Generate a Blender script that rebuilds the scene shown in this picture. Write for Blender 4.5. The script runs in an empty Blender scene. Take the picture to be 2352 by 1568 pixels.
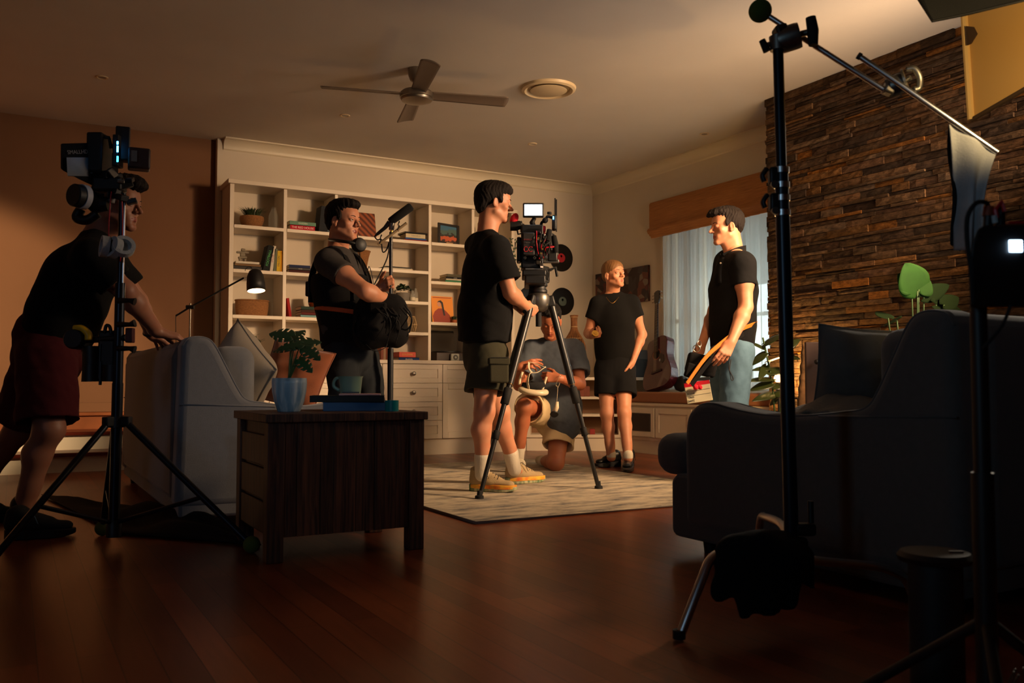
import bpy, bmesh, math, random
import numpy as np
from mathutils import Vector, Matrix, Euler, Quaternion
R_ = math.radians
random.seed(7)
C = bpy.context.scene.collection
sc = bpy.context.scene
# ---------------------------------------------------------------- camera, world, lights, exposure
F_PX = 2035.0
YAW = R_(29.36)
PITCH = math.atan(96 / 2035)
CAM = Vector((0, 0, 0.66))
cd = bpy.data.cameras.new('camera'); co = bpy.data.objects.new('camera', cd); C.objects.link(co)
co.location = CAM; co.rotation_euler = (math.pi / 2 + PITCH, 0, -YAW)
cd.sensor_width = 36; cd.lens = 36 * F_PX / 2352; cd.clip_start = 0.05; cd.clip_end = 60
cd.dof.use_dof = True; cd.dof.focus_distance = 5.6; cd.dof.aperture_fstop = 5.0
sc.camera = co
sc.view_settings.view_transform = 'Standard'; sc.view_settings.look = 'None'
sc.view_settings.gamma = 1; sc.view_settings.use_curve_mapping = False
sc.view_settings.exposure = 0.0
sc.cycles.use_denoising = True
sc.cycles.max_bounces = 7; sc.cycles.diffuse_bounces = 4; sc.cycles.glossy_bounces = 3
sc.cycles.transparent_max_bounces = 12; sc.cycles.transmission_bounces = 6
sc.cycles.sample_clamp_indirect = 4.0
wd = bpy.data.worlds.new('world'); sc.world = wd; wd.use_nodes = True
wb = wd.node_tree.nodes['Background']; wb.inputs[0].default_value = (0.8, 0.9, 0.95, 1); wb.inputs[1].default_value = 0.10

FWD = Vector((math.sin(YAW), math.cos(YAW), 0)); RGT = Vector((math.cos(YAW), -math.sin(YAW), 0)); UP = Vector((0, 0, 1))
def ray(px, py):
    x = (px - 1176) / F_PX; y = (784 - py) / F_PX
    cp, sp = math.cos(PITCH), math.sin(PITCH)
    return RGT * x + FWD * (cp - y * sp) + UP * (sp + y * cp)
def W(px, py, d):
    "point seen at pixel (px, py), d metres ahead of the camera"
    r = ray(px, py); return CAM + r * (d / r.dot(FWD))
def WZ(px, py, z):
    r = ray(px, py); return CAM + r * ((z - CAM.z) / r.z)
def WX(px, py, X):
    r = ray(px, py); return CAM + r * (X / r.x)
def WY(px, py, Y):
    r = ray(px, py); return CAM + r * (Y / r.y)

def area_light(name, loc, target, size, power, color, size_y=None, spread=None):
    l = bpy.data.lights.new(name, 'AREA'); l.energy = power; l.color = color; l.size = size
    if size_y: l.shape = 'RECTANGLE'; l.size_y = size_y
    if spread: l.spread = R_(spread)
    o = bpy.data.objects.new(name, l); C.objects.link(o); o.location = loc
    o.rotation_euler = (Vector(target) - Vector(loc)).to_track_quat('-Z', 'Y').to_euler()
    return o
def spot_light(name, loc, target, power, color, angle, blend=.3, radius=.05):
    l = bpy.data.lights.new(name, 'SPOT'); l.energy = power; l.color = color; l.spot_size = R_(angle); l.spot_blend = blend
    l.shadow_soft_size = radius
    o = bpy.data.objects.new(name, l); C.objects.link(o); o.location = loc
    o.rotation_euler = (Vector(target) - Vector(loc)).to_track_quat('-Z', 'Y').to_euler()
    return o
def point_light(name, loc, power, color, radius=.03):
    l = bpy.data.lights.new(name, 'POINT'); l.energy = power; l.color = color; l.shadow_soft_size = radius
    o = bpy.data.objects.new(name, l); C.objects.link(o); o.location = loc
    return o
# the film key light: warm fixture high on the right, just outside the frame
KEY = area_light('film_key_light', (4.75, 1.9, 2.3), (2.7, 6.4, 1.15), .55, 72, (1.0, .63, .34), .45, 84)
BNC = area_light('bounced_ceiling_light', (4.3, 2.5, 1.55), (2.9, 5.0, 2.85), .9, 17, (1.0, .84, .71), .9, 150)
POOL = spot_light('cool_pool_light', (.2, -1.5, 2.3), (.98, 3.9, .74), 48, (.68, .84, 1.0), 10, .7, .10)
STRIP = area_light('added_cool_strip', (-1.8, .2, 1.5), (2.2, 1.6, 1.0), .22, .55, (.45, .75, 1.0), 1.2, 44)  # added behind the camera for cool reflections on the stand tubes
# added cool fill from behind the camera, aimed at the left sofa and table
FILL = area_light('cool_fill_light', (-2.6, -1.6, 2.0), (1.15, 3.6, .75), 2.0, .6, (.52, .72, 1.0), 1.8, 22)
# neutral rim light from the right that grazes the tops of the dark sofa
RIM = spot_light('right_rim_light', (4.75, 2.6, 2.2), (2.9, 2.0, .8), 150, (1.0, .86, .68), 40, .5, .12)
KEY2 = spot_light('added_face_spot', (2.4, 1.3, 2.4), (3.95, 4.5, 1.45), 150, (1.0, .52, .20), 22, .6, .15)  # added warm spot to light the face of the man in the polo
PAN = spot_light('added_cloth_spot', (.5, -1.3, 2.1), (2.30, 1.60, 1.24), 18, (.72, .85, 1.0), 10.5, .5, .10)  # added cool spot that brightens the hanging grey cloth
# moonlike cool light outside the curtained window
WINL = area_light('outside_window_light', (6.15, 5.8, 1.15), (4.5, 5.9, 1.2), .9, 85, (.92, 1.0, .95), .9)
# added warm spot, unseen at left, for the glow on the hall wall
HALL = spot_light('hall_glow_light', (-2.6, 5.2, 1.5), (-.95, 8.2, .78), 850, (1.0, .70, .38), 49, .30, .06)
# the flagged film light above the frame that hits the bounce board and the clamps
FIX = spot_light('flagged_film_light', W(2470, 60, 1.95), W(2250, 170, 2.75), 26, (1.0, .68, .30), 92, .4, .06)

# ---------------------------------------------------------------- materials
def lin(c):
    return tuple(((v / 255) / 12.92 if v / 255 <= .04045 else ((v / 255 + .055) / 1.055) ** 2.4) for v in c[:3]) + (1,)
MATS = {}
def M(name, rgb=(128, 128, 128), rough=.6, metal=0, bump=0, bscale=60, var=0, vscale=6, emis=0, emcol=None, trans=0, spec=.5,
      stretch=(1, 1, 1), rgb2=None, coat=0, sheen=0, alpha=1):
    if name in MATS: return MATS[name]
    m = bpy.data.materials.new(name); m.use_nodes = True; nt = m.node_tree; N = nt.nodes; L = nt.links
    b = N['Principled BSDF']; b.inputs['Base Color'].default_value = lin(rgb); b.inputs['Roughness'].default_value = rough
    b.inputs['Metallic'].default_value = metal; b.inputs['Specular IOR Level'].default_value = spec
    b.inputs['Transmission Weight'].default_value = trans; b.inputs['Coat Weight'].default_value = coat
    b.inputs['Sheen Weight'].default_value = sheen; b.inputs['Alpha'].default_value = alpha
    tc = N.new('ShaderNodeTexCoord'); mp = N.new('ShaderNodeMapping'); L.new(tc.outputs['Object'], mp.inputs[0])
    mp.inputs['Scale'].default_value = stretch
    if var or rgb2:
        nz = N.new('ShaderNodeTexNoise'); nz.inputs['Scale'].default_value = vscale; nz.inputs['Detail'].default_value = 6
        L.new(mp.outputs[0], nz.inputs['Vector'])
        mx = N.new('ShaderNodeMix'); mx.data_type = 'RGBA'
        c1 = lin(rgb); c2 = lin(rgb2) if rgb2 else tuple(v * (1 - var) for v in c1[:3]) + (1,)
        mx.inputs['A'].default_value = c1; mx.inputs['B'].default_value = c2
        rp = N.new('ShaderNodeValToRGB'); rp.color_ramp.elements[0].position = .35; rp.color_ramp.elements[1].position = .65
        L.new(nz.outputs[0], rp.inputs[0]); L.new(rp.outputs[0], mx.inputs['Factor']); L.new(mx.outputs['Result'], b.inputs['Base Color'])
    if bump:
        nb = N.new('ShaderNodeTexNoise'); nb.inputs['Scale'].default_value = bscale; nb.inputs['Detail'].default_value = 4
        L.new(mp.outputs[0], nb.inputs['Vector'])
        bp = N.new('ShaderNodeBump'); bp.inputs['Strength'].default_value = bump; bp.inputs['Distance'].default_value = .004
        L.new(nb.outputs[0], bp.inputs['Height']); L.new(bp.outputs[0], b.inputs['Normal'])
    if emis:
        b.inputs['Emission Color'].default_value = lin(emcol or rgb); b.inputs['Emission Strength'].default_value = emis
    MATS[name] = m
    return m
def nodes_mat(name, rough=.5):
    m = bpy.data.materials.new(name); m.use_nodes = True; MATS[name] = m
    return m, m.node_tree.nodes, m.node_tree.links, m.node_tree.nodes['Principled BSDF']
def nd(N, kind, **kw):
    n = N.new(kind)
    for k, v in kw.items():
        if k in n.inputs: n.inputs[k].default_value = v
        else: setattr(n, k, v)
    return n

# ---------------------------------------------------------------- mesh builder
class MB:
    def __init__(s): s.v = []; s.f = []; s.m = []; s.col = []
    def add(s, vs, fs, mi=0, col=None):
        n = len(s.v); s.v += [tuple(v) for v in vs]; s.f += [tuple(i + n for i in f) for f in fs]; s.m += [mi] * len(fs)
        s.col += [col or (1, 1, 1)] * len(fs)
        return s
    def box(s, lo, hi, rot=None, origin=None, mi=0, col=None):
        x0, y0, z0 = lo; x1, y1, z1 = hi
        vs = [Vector(p) for p in ((x0,y0,z0),(x1,y0,z0),(x1,y1,z0),(x0,y1,z0),(x0,y0,z1),(x1,y0,z1),(x1,y1,z1),(x0,y1,z1))]
        if rot is not None:
            vs = [rot @ v + Vector(origin or (0, 0, 0)) for v in vs]
        elif origin: vs = [v + Vector(origin) for v in vs]
        return s.add(vs, [(0,3,2,1),(4,5,6,7),(0,1,5,4),(1,2,6,5),(2,3,7,6),(3,0,4,7)], mi, col)
    def cbox(s, c, size, rot=None, mi=0, col=None):
        h = [v / 2 for v in size]
        return s.box([-h[0], -h[1], -h[2]], h, rot or Matrix.Identity(3), c, mi, col)
    def tube(s, pts, r, n=12, mi=0, caps=True, sq=None, closed=False):
        pts = [Vector(p) for p in pts]; k = len(pts)
        rs = r if isinstance(r, (list, tuple)) else [r] * k
        vs = []; prev = None
        for i, p in enumerate(pts):
            if closed: t = (pts[(i + 1) % k] - pts[i - 1]).normalized()
            else: t = (pts[min(i + 1, k - 1)] - pts[max(i - 1, 0)]).normalized()
            if prev is None:
                a = Vector((0, 0, 1)) if abs(t.z) < .9 else Vector((1, 0, 0))
                u = t.cross(a).normalized()
            else:
                u = prev - t * prev.dot(t)
                u = u.normalized() if u.length > 1e-6 else t.orthogonal().normalized()
            prev = u; w = t.cross(u)
            for j in range(n):
                a = 2 * math.pi * j / n
                vs.append(p + (u * math.cos(a) + w * math.sin(a) * (sq or 1)) * rs[i])
        fs = [(i * n + j, i * n + (j + 1) % n, (i + 1) * n + (j + 1) % n, (i + 1) * n + j) for i in range(k - 1) for j in range(n)]
        if closed: fs += [((k - 1) * n + j, (k - 1) * n + (j + 1) % n, (j + 1) % n, j) for j in range(n)]
        elif caps: fs += [tuple(range(n))[::-1], tuple((k - 1) * n + j for j in range(n))]
        return s.add(vs, fs, mi)
    def lathe(s, prof, c=(0, 0, 0), n=32, axis=None, mi=0, rib=None):
        q = Vector((0, 0, 1)).rotation_difference(Vector(axis)) if axis is not None else Quaternion()
        vs = []
        for i, (r, z) in enumerate(prof):
            for j in range(n):
                a = 2 * math.pi * j / n; rr = r * (rib(a, z) if rib else 1)
                vs.append(q @ Vector((rr * math.cos(a), rr * math.sin(a), z)) + Vector(c))
        k = len(prof)
        fs = [(i * n + j, i * n + (j + 1) % n, (i + 1) * n + (j + 1) % n, (i + 1) * n + j) for i in range(k - 1) for j in range(n)]
        if prof[0][0] > 1e-5: fs.append(tuple(range(n))[::-1])
        if prof[-1][0] > 1e-5: fs.append(tuple((k - 1) * n + j for j in range(n)))
        return s.add(vs, fs, mi)
    def cyl(s, a, b, r, n=20, r2=None, mi=0):
        return s.tube([a, b], [r, r if r2 is None else r2], n, mi)
    def ball(s, c, r, n=16, sc_=(1, 1, 1), rot=None, mi=0):
        prof = [(math.sin(math.pi * i / n), -math.cos(math.pi * i / n)) for i in range(n + 1)]
        vs = []; m = n * 2
        for (pr, pz) in prof:
            for j in range(m):
                a = 2 * math.pi * j / m
                v = Vector((pr * math.cos(a) * sc_[0], pr * math.sin(a) * sc_[1], pz * sc_[2])) * r
                vs.append((rot @ v if rot else v) + Vector(c))
        fs = [(i * m + j, i * m + (j + 1) % m, (i + 1) * m + (j + 1) % m, (i + 1) * m + j) for i in range(n) for j in range(m)]
        return s.add(vs, fs, mi)
    def prism(s, poly, d0, d1, fn, mi=0):
        "poly of 2-D points extruded from d0 to d1; fn(a, b, d) -> world"
        n = len(poly); vs = [fn(a, b, d0) for a, b in poly] + [fn(a, b, d1) for a, b in poly]
        fs = [tuple(range(n)), tuple(range(n, 2 * n))[::-1]] + [(i, i + n, (i + 1) % n + n, (i + 1) % n) for i in range(n)]
        return s.add(vs, fs, mi)
    def grid(s, fn, nu, nv, mi=0, thick=None):
        vs = [fn(i / nu, j / nv) for i in range(nu + 1) for j in range(nv + 1)]; w = nv + 1
        fs = [(i * w + j, i * w + j + 1, (i + 1) * w + j + 1, (i + 1) * w + j) for i in range(nu) for j in range(nv)]
        return s.add(vs, fs, mi)
def obj(name, mb, mats, parent=None, smooth=None, bevel=0, thick=0, sub=0, segs=2, rawmesh=None, usecol=False):
    if not isinstance(mats, (list, tuple)): mats = [mats]
    if rawmesh is None:
        V = np.array([tuple(v) for v in mb.v], dtype=np.float64)
        lo, hi = V.min(0), V.max(0); og = Vector(((lo[0] + hi[0]) / 2, (lo[1] + hi[1]) / 2, lo[2]))
        V = V - np.array(og)
        me = bpy.data.meshes.new(name); me.from_pydata(V.tolist(), [], mb.f)
        me.polygons.foreach_set('material_index', mb.m)
        if usecol:
            ca = me.color_attributes.new('Col', 'FLOAT_COLOR', 'CORNER'); arr = []
            for f, c in zip(mb.f, mb.col): arr += [c[0], c[1], c[2], 1] * len(f)
            ca.data.foreach_set('color', arr)
        bm = bmesh.new(); bm.from_mesh(me); bmesh.ops.remove_doubles(bm, verts=bm.verts, dist=1e-5)
        bmesh.ops.recalc_face_normals(bm, faces=bm.faces); bm.to_mesh(me); bm.free()
    else:
        V, Fq, mi = rawmesh
        lo, hi = V.min(0), V.max(0); og = Vector(((lo[0] + hi[0]) / 2, (lo[1] + hi[1]) / 2, lo[2]))
        V = V - np.array(og)
        me = bpy.data.meshes.new(name)
        me.vertices.add(len(V)); me.vertices.foreach_set('co', V.astype(np.float32).ravel())
        me.loops.add(len(Fq) * 4); me.loops.foreach_set('vertex_index', Fq.astype(np.int32).ravel())
        me.polygons.add(len(Fq)); me.polygons.foreach_set('loop_start', np.arange(0, len(Fq) * 4, 4, dtype=np.int32))
        me.polygons.foreach_set('loop_total', np.full(len(Fq), 4, np.int32))
        if mi is not None: me.polygons.foreach_set('material_index', mi.astype(np.int32))
        me.update(calc_edges=True); smooth = True if smooth is None else smooth
    for m in mats: me.materials.append(m)
    o = bpy.data.objects.new(name, me); C.objects.link(o)
    o.location = og
    if smooth: me.polygons.foreach_set('use_smooth', [True] * len(me.polygons))
    if smooth == 'auto':
        me.set_sharp_from_angle(angle=R_(38))
    if parent is not None:
        o.parent = parent; pl = Vector(parent['_wl']) if '_wl' in parent else parent.location
        o.location = og - pl
    o['_wl'] = tuple(og)
    if thick:
        s = o.modifiers.new('solid', 'SOLIDIFY'); s.thickness = thick; s.offset = 0
    if sub:
        s = o.modifiers.new('sub', 'SUBSURF'); s.levels = sub; s.render_levels = sub
    if bevel:
        b = o.modifiers.new('bevel', 'BEVEL'); b.width = bevel; b.segments = segs; b.limit_method = 'ANGLE'; b.angle_limit = R_(40)
        if smooth is None: me.polygons.foreach_set('use_smooth', [True] * len(me.polygons)); me.set_sharp_from_angle(angle=R_(50))
    return o
def thing(name, label, cat, loc=(0, 0, 0), group=None):
    o = bpy.data.objects.new(name, None); C.objects.link(o); o.location = loc; o['_wl'] = tuple(loc)
    o.empty_display_size = .1
    return tag(o, label, cat, group)
def tag(o, label, cat, group=None, kind=None):
    o['label'] = label; o['category'] = cat
    if group: o['group'] = group
    if kind: o['kind'] = kind
    return o
def struct(o, label=None):
    o['kind'] = 'structure'
    if label: o['label'] = label
    return o
def text(name, s, mat, loc, rot, size, parent=None, align='CENTER', ext=.0004):
    cu = bpy.data.curves.new(name, 'FONT'); cu.body = s; cu.size = size; cu.extrude = ext; cu.align_x = align; cu.align_y = 'CENTER'
    tmp = bpy.data.objects.new(name, cu); me = bpy.data.meshes.new_from_object(tmp); bpy.data.objects.remove(tmp); me.name = name
    o = bpy.data.objects.new(name, me); C.objects.link(o); me.materials.clear(); me.materials.append(mat)
    o.rotation_euler = rot if not isinstance(rot, Matrix) else rot.to_euler()
    o.location = Vector(loc) - (Vector(parent['_wl']) if parent is not None else Vector((0, 0, 0)))
    if parent is not None: o.parent = parent
    return o
def frame_rot(x, y=None, z=None):
    "matrix with given x axis and approx z axis"
    x = Vector(x).normalized(); z = Vector(z or (0, 0, 1)); y = z.cross(x).normalized(); z = x.cross(y)
    return Matrix((x, y, z)).transposed()
def bez(p0, p1, p2, p3, n=12):
    p0, p1, p2, p3 = map(Vector, (p0, p1, p2, p3)); out = []
    for i in range(n + 1):
        t = i / n; out.append(p0 * (1 - t) ** 3 + p1 * 3 * t * (1 - t) ** 2 + p2 * 3 * t * t * (1 - t) + p3 * t ** 3)
    return out
def catmull(pts, n=6):
    P = [Vector(p) for p in pts]; P = [P[0] * 2 - P[1]] + P + [P[-1] * 2 - P[-2]]; out = []
    for i in range(1, len(P) - 2):
        for k in range(n):
            t = k / n
            out.append(.5 * ((2 * P[i]) + (P[i+1] - P[i-1]) * t + (2*P[i-1] - 5*P[i] + 4*P[i+1] - P[i+2]) * t*t + (3*P[i] - P[i-1] - 3*P[i+1] + P[i+2]) * t**3))
    out.append(P[-2]); return out
# ================================================================ ROOM
H = 2.85; XW = 5.60; YW = 8.12; X0 = -3.6; Y0 = -2.2
def wall_mat(name, rgb, v=.06):
    return M(name, rgb, rough=.85, var=v, vscale=1.5, bump=.15, bscale=220, spec=.2)
m_wall = wall_mat('warm_white_wall_paint', (212, 200, 182)); m_ceil = wall_mat('ceiling_paint', (202, 192, 178))
m_trim = M('gloss_trim_paint', (212, 200, 176), rough=.4)
m_joinery = M('cream_joinery_paint', (220, 206, 186), rough=.45, var=.04, vscale=2)
m_brown = wall_mat('shaded_wall_paint', (126, 90, 66))  # the hall's shade is mixed into this brown; that wall is cream
# floor: jarrah boards running along Y
mf, N, L, b = nodes_mat('red_timber_floorboards')
tc = nd(N, 'ShaderNodeTexCoord'); mp = nd(N, 'ShaderNodeMapping'); mp.inputs['Rotation'].default_value = (0, 0, math.pi / 2)
L.new(tc.outputs['Object'], mp.inputs[0])
br = nd(N, 'ShaderNodeTexBrick', **{'Scale': 1.0, 'Mortar Size': .0012, 'Brick Width': 1.5, 'Row Height': .085, 'Bias': 0.0})
br.inputs['Color1'].default_value = lin((152, 76, 38)); br.inputs['Color2'].default_value = lin((112, 52, 25)); br.inputs['Mortar'].default_value = lin((50, 24, 12))
L.new(mp.outputs[0], br.inputs['Vector'])
mp2 = nd(N, 'ShaderNodeMapping'); mp2.inputs['Scale'].default_value = (22, 1.4, 1); L.new(tc.outputs['Object'], mp2.inputs[0])
nz = nd(N, 'ShaderNodeTexNoise', Scale=3.0, Detail=8.0); L.new(mp2.outputs[0], nz.inputs['Vector'])
mx = nd(N, 'ShaderNodeMix', data_type='RGBA', blend_type='MULTIPLY'); mx.inputs['Factor'].default_value = .5
L.new(br.outputs['Color'], mx.inputs['A']); L.new(nz.outputs[0], mx.inputs['B']); L.new(mx.outputs['Result'], b.inputs['Base Color'])
b.inputs['Roughness'].default_value = .30; b.inputs['Specular IOR Level'].default_value = .4
bp = nd(N, 'ShaderNodeBump', Strength=.25, Distance=.002); L.new(br.outputs['Fac'], bp.inputs['Height']); bp.invert = True
L.new(bp.outputs[0], b.inputs['Normal'])
struct(obj('floor', MB().box((X0, Y0, -.12), (XW, 8.5, 0)), mf))
struct(obj('ceiling', MB().box((X0, Y0, H), (XW + .15, 8.5, H + .12)), m_ceil))
XE = 1.546                                             # where the bookcase wall ends and the hall opening begins
struct(obj('wall_back', MB().box((XE, YW, 0), (XW + .15, YW + .25, H)), m_wall))
struct(obj('wall_hall', MB().box((X0, 8.20, 0), (XE, 8.40, H)), m_brown))
struct(obj('wall_left', MB().box((X0 - .12, Y0, 0), (X0, 8.4, H)), m_wall))
struct(obj('wall_rear', MB().box((X0, Y0 - .12, 0), (XW, Y0, H)), m_brown))
# right wall with window hole
WY0, WY1, WZ0, WZ1 = 5.02, 6.84, .60, 2.32
w = MB(); w.box((XW, WY1, 0), (XW + .15, YW, H)); w.box((XW, Y0, 0), (XW + .15, WY0, H)); w.box((XW, WY0, 0), (XW + .15, WY1, WZ0)); w.box((XW, WY0, WZ1), (XW + .15, WY1, H))
struct(obj('wall_right', w, m_wall))
# cornice (cove) along back wall and right wall
def cove(p0, p1, inw, name, ret=False):
    p0, p1, inw = Vector(p0), Vector(p1), Vector(inw); m = MB(); prof = [(0, -.10)]
    for i in range(9):
        a = i / 8 * math.pi / 2; prof.append((.012 + .078 * (1 - math.cos(a)), -.088 + .076 * math.sin(a)))
    prof += [(.10, -.012), (.10, 0), (0, 0)]
    m.prism(prof, 0, 1, lambda a, b, d: p0.lerp(p1, d) + inw * a + Vector((0, 0, H + b)))
    return struct(obj(name, m, m_trim, smooth='auto'))
cove((XE + .05, YW, 0), (XW, YW, 0), (0, -1, 0), 'trim_1'); cove((XW, 4.9, 0), (XW, YW, 0), (-1, 0, 0), 'trim_2')
# window: frame, glass, sill ; sheer curtain; roman blind
wf = MB(); t = .05
for (a0, a1, c0, c1) in ((WY0, WY1, WZ0, WZ0 + t), (WY0, WY1, WZ1 - t, WZ1), (WY0, WY0 + t, WZ0, WZ1), (WY1 - t, WY1, WZ0, WZ1), ((WY0 + WY1) / 2 - .02, (WY0 + WY1) / 2 + .02, WZ0, WZ1), (WY0, WY1, 1.25, 1.28), (WY0 + .45, WY0 + .47, WZ0, WZ1), (WY1 - .47, WY1 - .45, WZ0, WZ1)):
    wf.box((XW + .05, a0, c0), (XW + .10, a1, c1))
win = struct(obj('window_1', MB().box((XW + .07, WY0 + t, WZ0 + t), (XW + .078, WY1 - t, WZ1 - t)), M('window_glass', (230, 240, 245), rough=.02, trans=1)))
obj('window_frame', wf, m_trim, win)
arch = MB(); arch.box((XW - .02, WY1, WZ0), (XW + .001, WY1 + .06, WZ1 + .06)); arch.box((XW - .02, WY0, WZ1), (XW + .001, WY1, WZ1 + .06))
struct(obj('trim_3', arch, m_trim, bevel=.004))
mc, N, L, b = nodes_mat('sheer_curtain_cloth')
b.inputs['Base Color'].default_value = lin((228, 224, 214)); b.inputs['Roughness'].default_value = .9
tr = nd(N, 'ShaderNodeBsdfTranslucent'); tr.inputs[0].default_value = lin((225, 228, 222)); ms = nd(N, 'ShaderNodeMixShader'); ms.inputs[0].default_value = .5
L.new(b.outputs[0], ms.inputs[1]); L.new(tr.outputs[0], ms.inputs[2]); tp = nd(N, 'ShaderNodeBsdfTransparent'); ms2 = nd(N, 'ShaderNodeMixShader'); ms2.inputs[0].default_value = .12
L.new(ms.outputs[0], ms2.inputs[1]); L.new(tp.outputs[0], ms2.inputs[2]); L.new(ms2.outputs[0], N['Material Output'].inputs[0])
def curtain(y0, y1, z0, z1, x, amp, nw, seed):
    rnd = random.Random(seed); ph = [rnd.uniform(0, 6.28) for _ in range(4)]
    def fn(u, v):
        y = y0 + (y1 - y0) * u; z = z0 + (z1 - z0) * v
        a = math.sin(u * nw * 6.283 + ph[0] + .5 * math.sin(u * 9 + ph[1])) + .45 * math.sin(u * nw * 2.3 * 6.283 + ph[2] + v) + .3 * math.sin(u * 17 + v * 1.3 + ph[3])
        return (x + amp * a * (.75 + .35 * (1 - v)), y + .01 * math.sin(u * 31 + ph[1]), z)
    return MB().grid(fn, 160, 14)
cur = obj('sheer_curtain', curtain(5.93, 6.84, .60, 2.30, XW - .055, .014, 7, 3), mc, smooth=True)
tag(cur, 'sheer white curtain hanging at the guitar end of the window', 'curtain', 'sheer curtains')
cur = obj('sheer_curtain', curtain(4.95, 5.97, .60, 2.30, XW - .065, .016, 8, 5), mc, smooth=True)
tag(cur, 'sheer white curtain at the stone wall end, behind the man in the polo shirt', 'curtain', 'sheer curtains')
m_blind, N, L, b = nodes_mat('woven_bamboo_blind'); b.inputs['Roughness'].default_value = .75
tc = nd(N, 'ShaderNodeTexCoord'); mp = nd(N, 'ShaderNodeMapping'); mp.inputs['Scale'].default_value = (1, 2.5, 150); L.new(tc.outputs['Object'], mp.inputs[0])
nz = nd(N, 'ShaderNodeTexNoise', Scale=2.0, Detail=4.0); L.new(mp.outputs[0], nz.inputs['Vector'])
rp = nd(N, 'ShaderNodeValToRGB'); rp.color_ramp.elements[0].color = lin((140, 88, 42)); rp.color_ramp.elements[1].color = lin((190, 128, 68)); rp.color_ramp.elements[0].position = .3; rp.color_ramp.elements[1].position = .7
L.new(nz.outputs[0], rp.inputs[0]); L.new(rp.outputs[0], b.inputs['Base Color'])
bl = thing('roman_blind', 'woven bamboo roman blind gathered up above the curtained window', 'blind', (XW - .1, 5.95, 2.1))
zt = 2.465; m = MB()
m.prism([(0, zt), (.02, zt), (.035, zt - .02), (.035, zt - .27), (.0, zt - .30), (0, zt - .3)], 4.92, 7.0, lambda a, b, d: Vector((XW - .05 - a, d, b)))
obj('upper_panel', m, m_blind, bl, smooth='auto')
for k in range(3):
    m = MB(); z = zt - .27 - .022 * k
    m.prism([(0, z), (.06 - .008 * k, z + .005), (.075 - .012 * k, z - .02), (.06 - .01 * k, z - .05), (.0, z - .045)], 4.93, 6.99 - .012 * k, lambda a, b, d: Vector((XW - .05 - a, d, b)))
    obj('fold', m, m_blind, bl, smooth='auto')
# ---------- stone cladding breast
def stone_wall():
    rnd = random.Random(11); m = MB(); z = 0.0; XS = 5.03
    cols = [(96, 70, 48), (100, 74, 52), (84, 62, 46), (108, 76, 44), (78, 60, 46), (92, 70, 50), (92, 74, 58), (136, 88, 40), (70, 55, 44), (88, 66, 46), (84, 66, 50)]
    while z < H - .001:
        h = rnd.choice((.018, .024, .03, .036, .045, .052)); h = min(h, H - z)
        if H - z - h < .02: h = H - z
        y = 4.92 + rnd.uniform(-.02, .02)
        while y > .9:
            l = rnd.uniform(.12, .46); y1 = max(y - l, .8)
            d = rnd.choice((0, .004, .008, .012, .02)); c = list(rnd.choice(cols)); f = rnd.uniform(.75, 1.2); col = lin([min(255, v * f) for v in c])
            g = .0015
            # split face: 4x? front grid for rough surface
            nu = max(2, int(l / .05)); x0 = XS - d
            def fn(u, v, y=y, y1=y1, z=z, h=h, x0=x0):
                e = min(u, 1 - u, v * 1.0, (1 - v)) > 0.001
                return (x0 - (rnd.uniform(.002, .012) if e else rnd.uniform(0, .004)), y + (y1 - y) * u, z + g + (h - 2 * g) * v)
            n0 = len(m.f); m.grid(fn, nu, 2); 
            k = len(m.f) - n0
            for q in range(k): m.col[-1 - q] = col
            # side faces
            for (ya, yb, za, zb) in ((y, y, z + g, z + h - g), (y1, y1, z + g, z + h - g)):
                m.add([(XS - d, ya, za), (XS - d, ya, zb), (XS + .05, ya, zb), (XS + .05, ya, za)], [(0, 1, 2, 3)], 0, col)
            for zz in (z + g, z + h - g):
                m.add([(XS - d, y, zz), (XS - d, y1, zz), (XS + .05, y1, zz), (XS + .05, y, zz)], [(0, 1, 2, 3)], 0, col)
            y = y1
        z += h
    m.box((XS + .03, .8, 0), (XW + .0, 4.90, H), col=lin((40, 28, 20)))
    # jagged return side facing the bookcase
    z = 0
    while z < H - .02:
        h = rnd.choice((.03, .04, .05)); f = rnd.uniform(.7, 1.15); c = [v * f for v in rnd.choice(cols)]
        m.box((XS + .0, 4.88, z), (XW, 4.92 + rnd.uniform(0, .025), min(z + h, H) - .002), col=lin(c)); z += h
    return m
ms_, N, L, b = nodes_mat('ledge_stone'); b.inputs['Roughness'].default_value = .9; b.inputs['Specular IOR Level'].default_value = .15
at = nd(N, 'ShaderNodeAttribute', attribute_name='Col'); tc = nd(N, 'ShaderNodeTexCoord')
mp = nd(N, 'ShaderNodeMapping'); mp.inputs['Scale'].default_value = (1, 1, 2.5); L.new(tc.outputs['Object'], mp.inputs[0])
nz = nd(N, 'ShaderNodeTexNoise', Scale=26.0, Detail=9.0, Roughness=.65); L.new(mp.outputs[0], nz.inputs['Vector'])
rp = nd(N, 'ShaderNodeValToRGB'); rp.color_ramp.elements[0].color = (.35, .35, .35, 1); rp.color_ramp.elements[1].color = (1.25, 1.2, 1.1, 1); rp.color_ramp.elements[0].position = .3; rp.color_ramp.elements[1].position = .7
L.new(nz.outputs[0], rp.inputs[0]); mx = nd(N, 'ShaderNodeMix', data_type='RGBA', blend_type='MULTIPLY'); mx.inputs['Factor'].default_value = 1
L.new(at.outputs['Color'], mx.inputs['A']); L.new(rp.outputs[0], mx.inputs['B']); L.new(mx.outputs['Result'], b.inputs['Base Color'])
bp = nd(N, 'ShaderNodeBump', Strength=.8, Distance=.008); L.new(nz.outputs[0], bp.inputs['Height']); L.new(bp.outputs[0], b.inputs['Normal'])
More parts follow.
